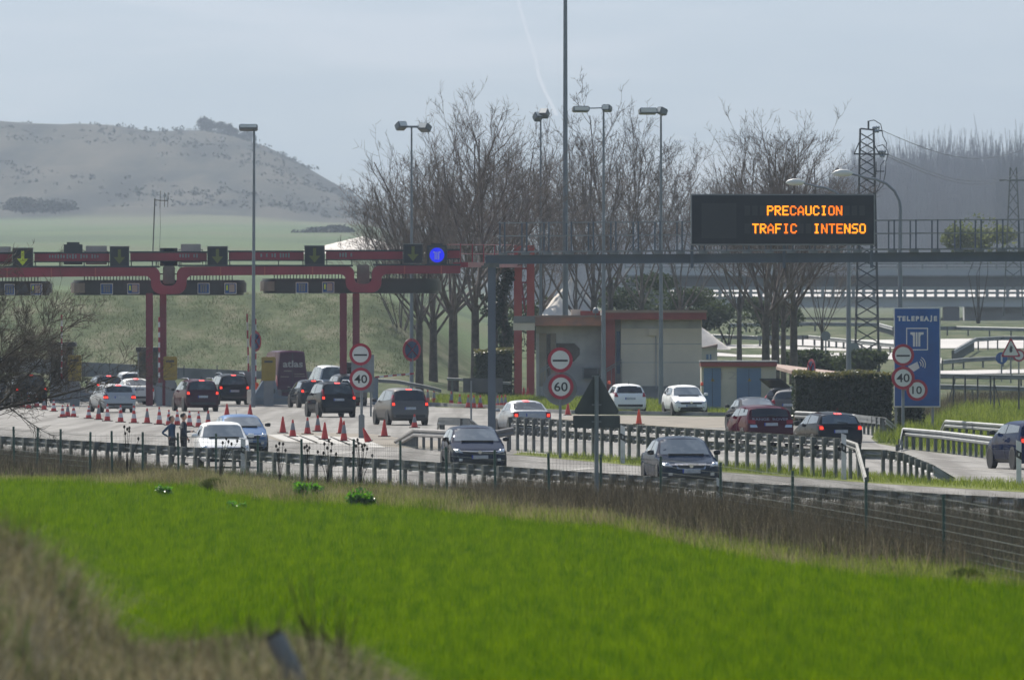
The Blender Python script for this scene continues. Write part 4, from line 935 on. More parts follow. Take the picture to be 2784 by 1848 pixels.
# carport roof
cp = thing('carport', 'tilted red brown carport roof over the cars beside the hedge', 'carport', W(2230, 1000, 560) - Vector((0, 0, W(2230, 1000, 560).z))); c0 = Vector(cp.location)
A, B, C, D = W(2068, 984, 575) - c0, W(2385, 1023, 575) - c0, W(2338, 1026, 540) - c0, W(2152, 1008, 540) - c0
mb = MB(); dn = Vector((0, 0, .16)); mb.add([A, B, C, D, A - dn, B - dn, C - dn, D - dn], [(0, 1, 2, 3), (7, 6, 5, 4), (0, 4, 5, 1), (1, 5, 6, 2), (2, 6, 7, 3), (3, 7, 4, 0)]); mb.build('roof', 'roof_top', cp)
mb = MB(); mb.bar(D - Vector((0, .1, .12)), C - Vector((0, .1, .12)), .1, .26); mb.build('fascia', 'roof_red', cp)
for q in (A, B, C, D): MB().bar((q.x * .96, q.y * .97 + .02, -.05), (q.x * .96, q.y * .97 + .02, q.z - .16), .12).build('post', 'galv_dark', cp)
# small cream outbuilding and salt heaps behind
o = thing('outbuilding', 'tiny cream outbuilding with sloping roof right of the beige building', 'building', W(1928, 985, 700)); s = F / 700; MB().box(-22 / s, 22 / s, 0, 3, -1.5, 42 / s).build('wall', 'wall_cream', o)
mb = MB(); mb.add([(-23 / s, -.2, 40 / s), (23 / s, -.2, 50 / s), (23 / s, 3.2, 50 / s), (-23 / s, 3.2, 40 / s), (-23 / s, -.2, 38 / s), (23 / s, -.2, 41 / s), (23 / s, 3.2, 41 / s), (-23 / s, 3.2, 38 / s)], [(0, 1, 2, 3), (7, 6, 5, 4), (0, 4, 5, 1), (1, 5, 6, 2), (2, 6, 7, 3), (3, 7, 4, 0)]); mb.build('roof', 'roof_top', o)
w_ = MB().box(-8 / s, 6 / s, -.05, .001, 8 / s, 22 / s).build('window', 'door_blue', o); MB().box(-.03, .03, -.06, -.051, 8 / s, 22 / s).build('mullion', 'sign_white', w_)
def heap(sx, sy_top, sy_base, hw, d_, lab, name='salt_heap', m_='salt'):
    s = F / d_; p = W(sx, sy_base, d_); h = (sy_base - sy_top) / s; r_ = hw / s; n_ = 40; k_ = 12; vs = []
    q = random.Random(int(sx))
    for i in range(k_ + 1):
        t = i / k_
        for j in range(n_):
            a = 2 * math.pi * j / n_; rr = r_ * t * (1 + .05 * math.sin(3 * a + sx) + .03 * math.sin(7 * a)); zz_ = h * (1 - t) + (.02 * h * q.uniform(-1, 1) if 0 < i < k_ else 0) + h * .05 * math.exp(-((t - .0) / .06) ** 2) * 0
            vs.append((rr * math.cos(a), rr * math.sin(a), zz_))
    fs = [(i * n_ + j, i * n_ + (j + 1) % n_, (i + 1) * n_ + (j + 1) % n_, (i + 1) * n_ + j) for i in range(k_) for j in range(n_)]
    mb = MB(); mb.add(vs, fs); o = mb.build(name, m_, None, 60); o.location = p; return tag(o, lab, 'heap')
heap(1557, 750, 872, 96, 720, 'tall white salt heap behind the roof of the service building'); heap(1895, 880, 950, 95, 745, 'small pale heap right of the beige building')
heap(985, 643, 690, 190, 1150, 'pale bare earth mound beyond the gantry, left of the bare trees', 'earth_mound', 'salt')

# ================================================================== bridges at the right
mat('bridge_pale', (0.44, 0.44, 0.45), .8, col2=(0.34, 0.34, 0.35), scale=.15); mat('bridge_dark', (0.10, 0.10, 0.105), .8, var=.15, scale=.2)
def bridge(d_, sx0, sx1, rows, lab, posts, pr, piers):
    s = F / d_; o = thing('overpass', lab, 'bridge', W(sx0, 1000, d_) * Vector((1, 1, 0)) if False else Vector(((sx0 - CX) / s, d_, 0))); L = (sx1 - sx0) / s; Zb = lambda sy: HC + (YH - sy) / s
    for (a, b_, y0, y1, m_, nm) in rows: MB().box(0, L, y0, y1, Zb(b_), Zb(a)).build(nm, m_, o)
    a, b_, step, w_ = posts; me_ = MB().box(-w_ / 2, w_ / 2, -.05, .05, Zb(b_), Zb(a)).mesh('parapet_post', 'galv')
    for x in np.arange(0, L, step): link('parapet_post', me_, o, (x, -.02, 0))
    for sy, t in pr: MB().box(0, L, -.06, .02, Zb(sy) - t, Zb(sy) + t).build('parapet_rail', 'galv', o)
    for (sx, w2, z1) in piers: MB().box((sx - sx0) / s - w2 / 2, (sx - sx0) / s + w2 / 2, 1, 5, -1, Zb(z1), .1).build('pier', 'bridge_dark', o)
    return o
bridge(1250, 1700, 3600, [(730, 748, .1, .4, 'bridge_pale', 'parapet'), (748, 752, -.4, 10, 'concrete', 'deck_edge'), (752, 779, .2, 9.5, 'bridge_dark', 'girder')], 'upper overpass crossing behind the gantry with dark girder', (716, 731, 2.9, .18), [(717, .075), (726, .06)], [(1780, 2.4, 779), (3300, 2.4, 779)])
bridge(1350, 1650, 3600, [(806, 812, -.3, 9, 'concrete', 'deck_edge'), (812, 834, .2, 9, 'bridge_pale', 'girder')], 'lower overpass with slotted parapet under the dark girder', (782, 806, 1.3, .40), [(784, .21), (796, .15)], [(2588, 2.0, 834), (2070, 2.0, 834), (3100, 2.0, 834)])
rv = [(((sx - CX) * d_ / F), d_, z_) for sx, d_, z_ in ((1700, 1385, 6.4), (3600, 1385, 6.6), (3600, 1520, 9.2), (1700, 1520, 8.6))]
mb = MB(); mb.add(rv, [(0, 1, 2, 3)]); structure('ramp_road', mb.mesh('ramp_road', 'far_road'))
o = thing('abutment', 'bluish grey concrete abutment under the lower overpass at right', 'wall', Vector(((2740 - CX) / (F / 1355), 1355, 0))); MB().box(-5.4, 9, 0, 7, 2, HC + (YH - 833) / (F / 1355)).build('wall', 'bridge_pale', o)

# ================================================================== guard rails
WB = [(0.0, 0.0), (.075, .035), (.075, .10), (.02, .14), (.02, .17), (.075, .21), (.075, .275), (0.0, .31)]
def guard_rail(label, pts, spacing=2.0, post_h=.72, beams=((.44, 1.0),), side=1, m_='galv', post_m='galv_dark', block=(.26, .22), group=None, post_w=.12, block2=0.0):
    """pts: (x, y, top) along the rail; beams: bottom heights below the top; posts stand on the side away from the beam"""
    P = [Vector(p) for p in pts]; base = Vector((P[0].x, P[0].y, 0)); o = thing('guard_rail', label, 'guard rail', base, 0, group)
    T_ = []
    for i in range(len(P)):
        d = (P[min(i + 1, len(P) - 1)] - P[max(i - 1, 0)]); d.z = 0; d.normalize(); T_.append(d)
    for bi, (drop, sc_) in enumerate(beams):
        mb = MB(); n_ = len(WB)
        for i, p in enumerate(P):
            nrm = Vector((T_[i].y, -T_[i].x, 0)) * side
            for (off, dz) in WB: v = p + nrm * (.06 + off) - base; mb.v.append((v.x, v.y, p.z - drop + dz * sc_ - .31 * sc_ + .31))
        for i in range(len(P) - 1):
            for j in range(n_ - 1): mb.f.append((i * n_ + j, i * n_ + j + 1, (i + 1) * n_ + j + 1, (i + 1) * n_ + j))
        mb.build('beam', m_, o, 30)
    # posts
    pm_ = {}; acc = 0; nxt = .3
    for a, b_, t in zip(P, P[1:], T_):
        L = (Vector((b_.x, b_.y, 0)) - Vector((a.x, a.y, 0))).length
        while nxt < acc + L:
            f = (nxt - acc) / L; q = a.lerp(b_, f); top = q.z; key = round(top, 1)
            g = height(q.x, q.y) if q.y > 640 else -.05
            if top - g > .2:
                h = top - g
                k2 = round(h, 1)
                if k2 not in pm_: pm_[k2] = MB().box(-.05, .05, -post_w / 2, post_w / 2, -h - .1, -.03).mesh('post', post_m), (MB().box(-.09, .06, -block[0] / 2, block[0] / 2, -block[1], 0.0).mesh('spacer', post_m) if block else None)
                ang = math.atan2(t.y, t.x); nrm = Vector((t.y, -t.x, 0)) * side; 
                link('post', pm_[k2][0], o, q - base - nrm * .03 + Vector((0, 0, 0)), (0, 0, ang - math.pi / 2))
                if block: link('spacer', pm_[k2][1], o, q - base - nrm * .02, (0, 0, ang - math.pi / 2))
                if block and block2: link('spacer', pm_[k2][1], o, q - base - nrm * .02 - Vector((0, 0, block2)), (0, 0, ang - math.pi / 2))
            nxt += spacing
        acc += L
    return o
def rp(sx, sy_top, top): p = G(sx, sy_top, top); return (p.x, p.y, top)
guard_rail('long near guard rail along the roadside behind the wire fence', [rp(-500, 1153, .75), rp(0, 1185, .75), rp(446, 1211, .75), rp(804, 1233, .75), rp(1100, 1251, .75), rp(1238, 1259, .75), rp(2100, 1316, .75), rp(2784, 1354, .75), rp(3500, 1392, .75)], 2.0, side=-1, beams=((.31, 1.0),), block=(.30, .26), post_w=.16)
b0, b1 = G(1384, 1219), G(2290, 1297); bm_ = b0.lerp(b1, .5)
b2 = G(2362, 1306)
guard_rail('double height guard rail with many posts between the two roads', [(b0.x, b0.y, 1.17), (bm_.x, bm_.y, 1.17), (b1.x, b1.y, 1.17)], 2.0, 1.17, beams=((.29, .9), (.68, .9)), side=-1, block=(.26, .24), m_='galv', post_m='galv_dark', post_w=.19, block2=.39)
guard_rail('bent down end of the double guard rail by the white marker post', [(b1.x + .15, b1.y - .4, 1.15), (b1.x + .45, b1.y - 2.5, 1.05), (b2.x, b2.y, .1)], 1.5, beams=((.29, .8),), side=1, block=None, m_='galv_dark')
guard_rail('curving low guard rail sloping to the ground right of the double rail', [rp(2325, 1220, .75), rp(2400, 1222, .75), rp(2450, 1230, .72), rp(2530, 1262, .5), rp(2600, 1298, .1)], 2.0, beams=((.31, 1.0),), side=-1, block=(.22, .24))
guard_rail('guard rail end sloping to the ground behind the dark hatchback', [rp(1080, 1195, .1), rp(1132, 1164, .72), rp(1215, 1168, .75), rp(1300, 1176, .75), rp(1345, 1168, .75), rp(1390, 1160, .85)], 2.0, beams=((.31, 1.0),), side=1, m_='concrete', block=None)
guard_rail('short bent guard rail piece left of the gantry post', [rp(1196, 1150, .35), rp(1200, 1134, .75), rp(1270, 1136, .75), rp(1302, 1160, .1)], 2.2, beams=((.31, 1.0),), side=1, block=None)
guard_rail('guard rail in front of the hedge bending down at its right end', [rp(2168, 1117, .75), rp(2250, 1121, .75), rp(2330, 1126, .75), rp(2402, 1134, .75), rp(2438, 1164, .1)], 2.0, beams=((.31, 1.0),), side=1, block=None, m_='galv')
guard_rail('guard rail on the right verge starting beside the blue panel', [rp(2440, 1208, .2), rp(2461, 1162, .75), rp(2560, 1170, .75), rp(2700, 1186, .75), rp(2900, 1207, .75)], 2.0, beams=((.31, 1.0),), side=1, block=None)
guard_rail('second guard rail on the right verge behind the first', [rp(2565, 1165, .3), rp(2576, 1141, .75), rp(2660, 1147, .75), rp(2784, 1156, .75), rp(2900, 1164, .75)], 2.0, beams=((.31, 1.0),), side=1, block=None)
def far_rail(label, q, h=.75, sp=3.0, m_='galv'):
    pts = []
    for sx, sy in q:
        v = T(sx, sy + 12) if True else None; pts.append((v.x, v.y, v.z + h))
    return guard_rail(label, pts, sp, beams=((.31, 1.0),), side=1, block=None, m_=m_)
far_rail('far pale guard rail crossing below the lower overpass at right', [(1980, 892), (2200, 888), (2390, 890), (2430, 902), (2600, 900), (2784, 904), (2900, 906)])
far_rail('far dark guard rail across the glaring road left of the pylon', [(1905, 924), (2060, 930), (2200, 928), (2300, 938), (2440, 952)], .8)
far_rail('far guard rail with posts in front of the glaring road at right', [(2590, 978), (2650, 942), (2720, 938), (2784, 938), (2900, 938)], 1.0, 2.4)
far_rail('far pale guard rail rising left of the small round signs', [(2560, 996), (2620, 990), (2720, 985), (2784, 984), (2900, 982)])
guard_rail('straight pale guard rail behind the wire fence on the right verge', [(W(sx, sy, 640).x, 640, W(sx, sy, 640).z) for sx, sy in ((2400, 1012), (2560, 1015), (2784, 1018), (2900, 1019))], 4.0, beams=((.31, 1.0),), side=1, block=None)
guard_rail('lower pale guard rail behind the wire fence on the right verge', [(W(sx, sy, 612).x, 612, W(sx, sy, 612).z) for sx, sy in ((2440, 1040), (2560, 1044), (2784, 1050), (2900, 1052))], 4.0, beams=((.31, 1.0),), side=1, block=None)
o = guard_rail('pale guard rail with thin posts on the grass left of the gantry post', [(W(sx, sy, 600).x, 600, W(sx, sy, 600).z) for sx, sy in ((1215, 1029), (1300, 1033), (1390, 1042))], 2.5, beams=((.25, .5),), side=1, block=None)
o = guard_rail('pale guard rail sloping down behind the lowered barrier arm', [(W(sx, sy, 590).x, 590, W(sx, sy, 590).z) for sx, sy in ((1000, 1030), (1080, 1035), (1150, 1048), (1200, 1060))], 2.5, beams=((.25, .7),), side=1, block=None)
# concrete barrier at the foot of the bank
q = [(-200, 965), (60, 972), (224, 984), (350, 990), (480, 999), (690, 1008), (900, 1010)]; o = thing('concrete_barrier', 'long concrete barrier at the foot of the grassy bank', 'barrier', (W(224, 984, 662).x, 662, 0)); mb = MB(); c0 = Vector(o.location)
for a, b_ in zip(q, q[1:]):
    A = W(a[0], a[1], 662) - c0; B = W(b_[0], b_[1], 662) - c0; mb.bar(A - Vector((0, 0, .45)), B - Vector((0, 0, .45)), .35, .9)
mb.build('wall', 'concrete', o)
for sx in range(230, 900, 90): a = W(sx, 1008, 661.7) - c0; MB().box(a.x - .03, a.x + .03, a.y - .02, a.y + .05, a.z - .3, a.z + .35).build('joint', 'bridge_dark', o)

# ================================================================== wire fence along the field
FP = [(-330, 1140), (-200, 1147), (-90, 1155), (39, 1162), (101, 1167), (166, 1171), (244, 1177), (305, 1177), (388, 1176), (486, 1180), (587, 1181), (701, 1189), (822, 1197), (960, 1199), (1089, 1203), (1215, 1215), (1347, 1224), (1494, 1234), (1634, 1237), (1796, 1241), (1960, 1258), (2153, 1283), (2355, 1312), (2567, 1345), (2800, 1385), (3060, 1430), (3360, 1484), (3720, 1552)]
FH = 1.4; fpts = [G(sx, sy, FH) for sx, sy in FP]
fe = thing('wire_fence', 'wire mesh fence with thin green posts between field and road', 'fence', Vector((fpts[0].x, fpts[0].y, 0))); f0 = Vector(fe.location)
pm = MB().tube([(0, 0, -.1), (0, 0, FH + .04)], .034, 8).mesh('post', 'fence_green')
for p in fpts: link('post', pm, fe, (p.x - f0.x, p.y - f0.y, rnd.uniform(-.03, .03)), (rnd.uniform(-.02, .02), rnd.uniform(-.02, .02), 0))
mb = MB()
for k in range(9):
    z = .08 + k * .155
    for a, b_ in zip(fpts, fpts[1:]): mb.bar((a.x - f0.x, a.y - f0.y, z), (b_.x - f0.x, b_.y - f0.y, z), .0065 if k not in (0, 4, 8) else .010)
mb.build('wires', 'wire', fe)
mb = MB()
for a, b_ in zip(fpts, fpts[1:]):
    n_ = int((b_ - a).length / .16)
    for k in range(n_): q_ = a.lerp(b_, k / n_) - f0; mb.add([(q_.x - .0022, q_.y, .06), (q_.x + .0022, q_.y, .06), (q_.x + .0022, q_.y, FH - .02), (q_.x - .0022, q_.y, FH - .02)], [(0, 1, 2, 3)])
mb.build('mesh_wires', 'wire', fe)
# second fence on the right verge
f2 = thing('wire_fence', 'dark post fence on the grassy right verge beyond the blue panel', 'fence', W(2590, 1108, 500) * Vector((1, 1, 0))); c0 = Vector(f2.location)
for sx, top, d_ in ((2592, 1022, 560), (2624, 1020, 570), (2658, 1022, 575), (2693, 1022, 560), (2703, 1025, 545), (2770, 1030, 530), (2850, 1036, 520)):
    q_ = W(sx, top, d_) - c0; mb = MB(); mb.tube([(q_.x, q_.y, -.1), (q_.x, q_.y, q_.z)], .045, 8); mb.build('post', 'toll_dark', f2)
a = W(2703, 1040, 545) - c0; MB().bar((a.x, a.y, a.z), (a.x + .35, a.y, 0), .05).build('brace', 'toll_dark', f2); a = W(2592, 1040, 560) - c0; MB().bar((a.x, a.y, a.z), (a.x - .3, a.y, 0), .05).build('brace', 'toll_dark', f2)

# ================================================================== cones and marker posts
def cone_meshes(kind, h):
    mats = {'s': ('cone_red', 'cone_white'), 'g': ('cone_red', 'cone_grey'), 'o': ('cone_orange', 'cone_orange'), 'r': ('cone_red', 'cone_red')}[kind]
    def r_(t): return lerp(.145, .03, t)
    bands = [(0, .24, 0), (.24, .5, 1), (.5, .7, 0), (.7, .86, 1), (.86, 1, 0)] if kind in ('s',) else [(0, .36, 0), (.36, .8, 1), (.8, 1, 0)]
    out = [('base', MB().box(-.19, .19, -.19, .19, 0, .04, .01).mesh('base', 'cone_base'))]
    for a, b_, c in bands:
        out.append(('band', MB().lathe([(r_(a), .04 + a * (h - .04)), (r_(b_), .04 + b_ * (h - .04))], 18).mesh('band', mats[c], 40)))
    return out
CM = {}
def cone(sx, sy, hpx, kind, label, tilt=0.0):
    p = G(sx, sy); h = max(.6, min(1.0, hpx * p.y / F)); key = (kind, round(h, 1))
    if key not in CM: CM[key] = cone_meshes(kind, round(h, 1))
    o = thing('traffic_cone', label, 'traffic cone', p + Vector((0, 0, -.045)), rnd.uniform(0, 1.5), 'traffic cones')
    o.rotation_euler = (0, tilt, rnd.uniform(0, 1.5) if not tilt else 0)
    for nm, me_ in CM[key]: link(nm, me_, o)
rowA = [(241, 1135, 36, 's'), (268, 1138, 40, 'g'), (292, 1142, 44, 's'), (328, 1145, 45, 's'), (364, 1147, 45, 's'), (400, 1148, 44, 'g'), (433, 1151, 46, 's'), (459, 1153, 44, 's'), (482, 1153, 44, 's'), (515, 1156, 45, 's'), (540, 1158, 45, 's'), (566, 1155, 44, 'g')]
for i, (sx, sy, h, k) in enumerate(rowA): cone(sx, sy, h, k, 'red and white cone, %s from left in the row behind the two people' % ORD[i])
cone(617, 1128, 24, 'r', 'small red cone tip just left of the blue hatchback roof'); cone(680, 1130, 24, 'r', 'small red cone tip just right of the blue hatchback roof')
gr = [(769, 1174, 48, 'r'), (796, 1184, 50, 'g'), (836, 1177, 49, 'g'), (864, 1170, 44, 'g'), (883, 1192, 51, 'r'), (927, 1176, 48, 'r'), (935, 1196, 52, 'g')]
for i, (sx, sy, h, k) in enumerate(gr): cone(sx, sy, h, k, '%s cone, %s from the left on the painted island' % ('all red' if k == 'r' else 'red and pale banded', ORD[i]))
cone(1002, 1199, 42, 'r', 'red cone leaning over at the foot of the 40 sign', R(-20)); cone(1045, 1184, 46, 'r', 'tall red cone left of the guard rail end'); cone(1127, 1160, 24, 'g', 'red and white cone behind the sloping guard rail end')
lf = [(60, 1105), (78, 1108), (100, 1104), (120, 1112), (146, 1116), (170, 1132), (184, 1130), (200, 1131)]
for i, (sx, sy) in enumerate(lf): cone(sx, sy, 34, 's' if i % 3 else 'g', 'red and white cone, %s from the left among the bare branches' % ORD[i])
bk = [(1163, 1094), (1180, 1095), (1227, 1101), (1250, 1104), (1273, 1106), (1288, 1107), (1306, 1107), (1353, 1108), (1364, 1107), (1374, 1106)]
for i, (sx, sy) in enumerate(bk): cone(sx, sy, 38, 'g', 'red footed white cone, %s from the left along the far kerb' % ORD[i])
cone(1424, 1078, 24, 'r', 'small red cone below the red portal, left one'); cone(1435, 1078, 24, 'r', 'small red cone below the red portal, right one'); cone(1544, 1126, 30, 'r', 'small red cone behind the 60 sign')
cone(1737, 1151, 42, 'o', 'bright orange cone before the parked white cars'); cone(2165, 1148, 30, 'o', 'bright orange cone right of the dark red sport utility car')
def marker(sx, top, base, lab):
    p = G(sx, base); h = (base - top) * p.y / F; o = thing('marker_post', lab, 'marker post', p)
    mb = MB(); mb.prism([(-.075, -.05), (.075, -.05), (.075, h - .06), (-.075, h)], -.03, .05); mb.build('body', 'cone_white', o)
    mb = MB(); mb.prism([(-.077, h * .62), (.077, h * .55), (.077, h * .72), (-.077, h * .79)], -.034, .054); mb.build('black_band', 'sign_black', o)
    MB().box(-.025, .025, -.039, -.0345, h * .64, h * .71).build('reflector', 'lamp_clear', o)
marker(1693, 1155, 1256, 'white marker post with black band behind the triangular sign'); marker(2294, 1177, 1300, 'white marker post at the right end of the double guard rail'); marker(2770, 1196, 1316, 'white marker post before the blue car at the right edge')
marker(661, 1190, 1290, 'weathered marker post before the white hatchback'); marker(1956, 1297, 1400, 'weathered marker post behind the fence right of the dark saloon')
o = thing('small_sign_post', 'thin pole with dark box sign left of the gantry post', 'sign', G(1281, 1160)); s = F / o.location.y; MB().bar((0, 0, -.05), (0, 0, 75 / s), .08).build('post', 'galv', o); MB().box(-22 / s, 86 / s, .1, .16, (1160 - 1066) / s, (1160 - 1028) / s, .01).build('board', 'sign_back', o)
MB().bar((0, .06, 70 / s), (0, .06, 125 / s), .08).build('post', 'galv', o)
# ================================================================== vehicles
TOP = {
 'hatch': [(0, .50), (.012, .66), (.05, .74), (.24, .95), (.42, -.07), (.56, 0), (.80, -.03), (.90, -.10), (.965, 1.0), (.985, .92), (1, .58)],
 'sedan': [(0, .50), (.012, .64), (.05, .71), (.27, .92), (.42, -.06), (.55, 0), (.70, -.06), (.86, 1.02), (.965, 1.0), (.985, .92), (1, .58)],
 'estate': [(0, .50), (.012, .66), (.05, .73), (.25, .94), (.40, -.06), (.55, 0), (.84, -.04), (.92, -.10), (.968, 1.0), (.985, .92), (1, .58)],
 'mpv': [(0, .55), (.012, .74), (.05, .82), (.19, 1.02), (.38, -.09), (.55, 0), (.86, -.03), (.93, -.10), (.965, 1.08), (.985, .98), (1, .6)],
 'suv': [(0, .60), (.012, .82), (.05, .92), (.24, 1.08), (.38, -.09), (.52, 0), (.84, -.04), (.91, -.11), (.962, 1.10), (.985, 1.0), (1, .66)],
 'van': [(0, .60), (.01, .9), (.04, 1.02), (.13, 1.28), (.25, -.35), (.33, -.08), (.5, 0), (.95, -.01), (.975, -.10), (.988, 1.3), (.995, 1.0), (1, .7)],
}
def car_shell(kind, L, Wd, H, zb=.2):
    top = [(t, z if z > .3 else H + z) for t, z in TOP[kind]]
    ts = sorted(set([round(x, 4) for x in list(np.linspace(0, 1, 27)) + [t for t, z in top] + [.004, .03, .94, .975, .993]]))
    cowl = top[3][0]; zc = top[3][1]
    def ztop(t): return float(np.interp(t, [a for a, b_ in top], [b_ for a, b_ in top]))
    zr = 1.0 if kind != 'van' else 1.15
    if kind in ('mpv',): zr = 1.06
    if kind == 'suv': zr = 1.10
    def zbelt(t): return min(ztop(t) - .015, float(np.interp(t, [0, .05, cowl, .6, .97, 1], [.60, .70, zc - .06, zc + .01, zr - .05, .55])))
    def wid(t):
        return Wd / 2 * float(np.interp(t, [0, .012, .04, .10, .25, .75, .92, .97, .99, 1], [.70, .82, .91, .97, 1, 1, .975, .945, .91, .84]))
    secs = []
    tum = {'van': .12, 'suv': .30, 'mpv': .30}.get(kind, .36)
    for t in ts:
        w = wid(t); zt = ztop(t); zl = zbelt(t); b = zb + (.10 * (1 - min(1, t / .03)) if t < .03 else 0) + (.12 * smooth(.96, 1, t)); g = max(0, zt - zl)
        wr = max(.3 * w, w - .05 - tum * g)
        hh = zl - b
        lo = [(0, b), (w * .86, b), (w - .03, b + hh * .16), (w, b + hh * .45), (w - .008, b + hh * .75), (w - .035, zl)]
        if g > .12:
            hi = [(lerp(w - .05, wr, .45), lerp(zl, zt, .45)), (wr + .012, zt - .10 * min(1, g / .3)), (wr - .06, zt - .055 * min(1, g / .3)), (wr * .55, zt - .018), (0, zt)]
        else:
            hi = [(w * .90, zl + g * .35), (w * .8, zl + g * .6), (w * .62, zl + g * .82), (w * .35, zl + g * .96), (0, zt)]
        secs.append((L / 2 - t * L, lo + hi))
    vs = []; n_ = 11; ring = 2 * n_ - 2
    for y, s_ in secs:
        pts = s_ + [(-x, z) for x, z in s_[-2:0:-1]]
        vs += [(x, y, z) for x, z in pts]
    fs = [(i * ring + j, i * ring + (j + 1) % ring, (i + 1) * ring + (j + 1) % ring, (i + 1) * ring + j) for i in range(len(secs) - 1) for j in range(ring)]
    fs += [tuple(range(ring - 1, -1, -1)), tuple(range((len(secs) - 1) * ring, len(secs) * ring))]
    return vs, fs
class Patch:
    def __init__(s, vs, fs): s.b = BVHTree.FromPolygons([Vector(v) for v in vs], fs)
    def make(s, side, q, nx=8, nz=5, off=.008):
        """q: four corners (a, z) bl, br, tr, tl, projected on the shell from one side"""
        mb = MB(); idx = {}
        for i in range(nx + 1):
            for j in range(nz + 1):
                u, v = i / nx, j / nz
                a = lerp(lerp(q[0][0], q[1][0], u), lerp(q[3][0], q[2][0], u), v); z = lerp(lerp(q[0][1], q[1][1], u), lerp(q[3][1], q[2][1], u), v)
                if side == 'rear': og, dr = Vector((a, -9, z)), Vector((0, 1, 0))
                elif side == 'front': og, dr = Vector((a, 9, z)), Vector((0, -1, 0))
                elif side == 'left': og, dr = Vector((-9, a, z)), Vector((1, 0, 0))
                else: og, dr = Vector((9, a, z)), Vector((-1, 0, 0))
                h = s.b.ray_cast(og, dr)
                if h[0] is None: continue
                nrm = h[1] if h[1].dot(dr) < 0 else -h[1]
                p = h[0] + (nrm * .6 - dr * .4) * off; idx[(i, j)] = len(mb.v); mb.v.append(tuple(p))
        for i in range(nx):
            for j in range(nz):
                k = [(i, j), (i + 1, j), (i + 1, j + 1), (i, j + 1)]
                if all(c in idx for c in k): mb.f.append(tuple(idx[c] for c in k))
        return mb
WHEEL = {}
def wheel_meshes(r):
    if r not in WHEEL:
        WHEEL[r] = (MB().lathe([(r * .62, -.10), (r * .93, -.105), (r, -.08), (r, .08), (r * .93, .105), (r * .62, .10)], 26, (0, 0, 0), 'x').mesh('tyre', 'tyre', 40),
                    MB().lathe([(r * .64, -.085), (r * .58, -.098), (r * .2, -.075), (.04, -.088)], 20, (0, 0, 0), 'x').mesh('rim', 'rim', 40),
                    MB().lathe([(r * 1.13, -.006), (r * 1.13, .006)], 26, (0, 0, 0), 'x').mesh('wheel_arch', 'black_trim'))
    return WHEEL[r]
def mirror_q(q): return [(-q[1][0], q[1][1]), (-q[0][0], q[0][1]), (-q[3][0], q[3][1]), (-q[2][0], q[2][1])]
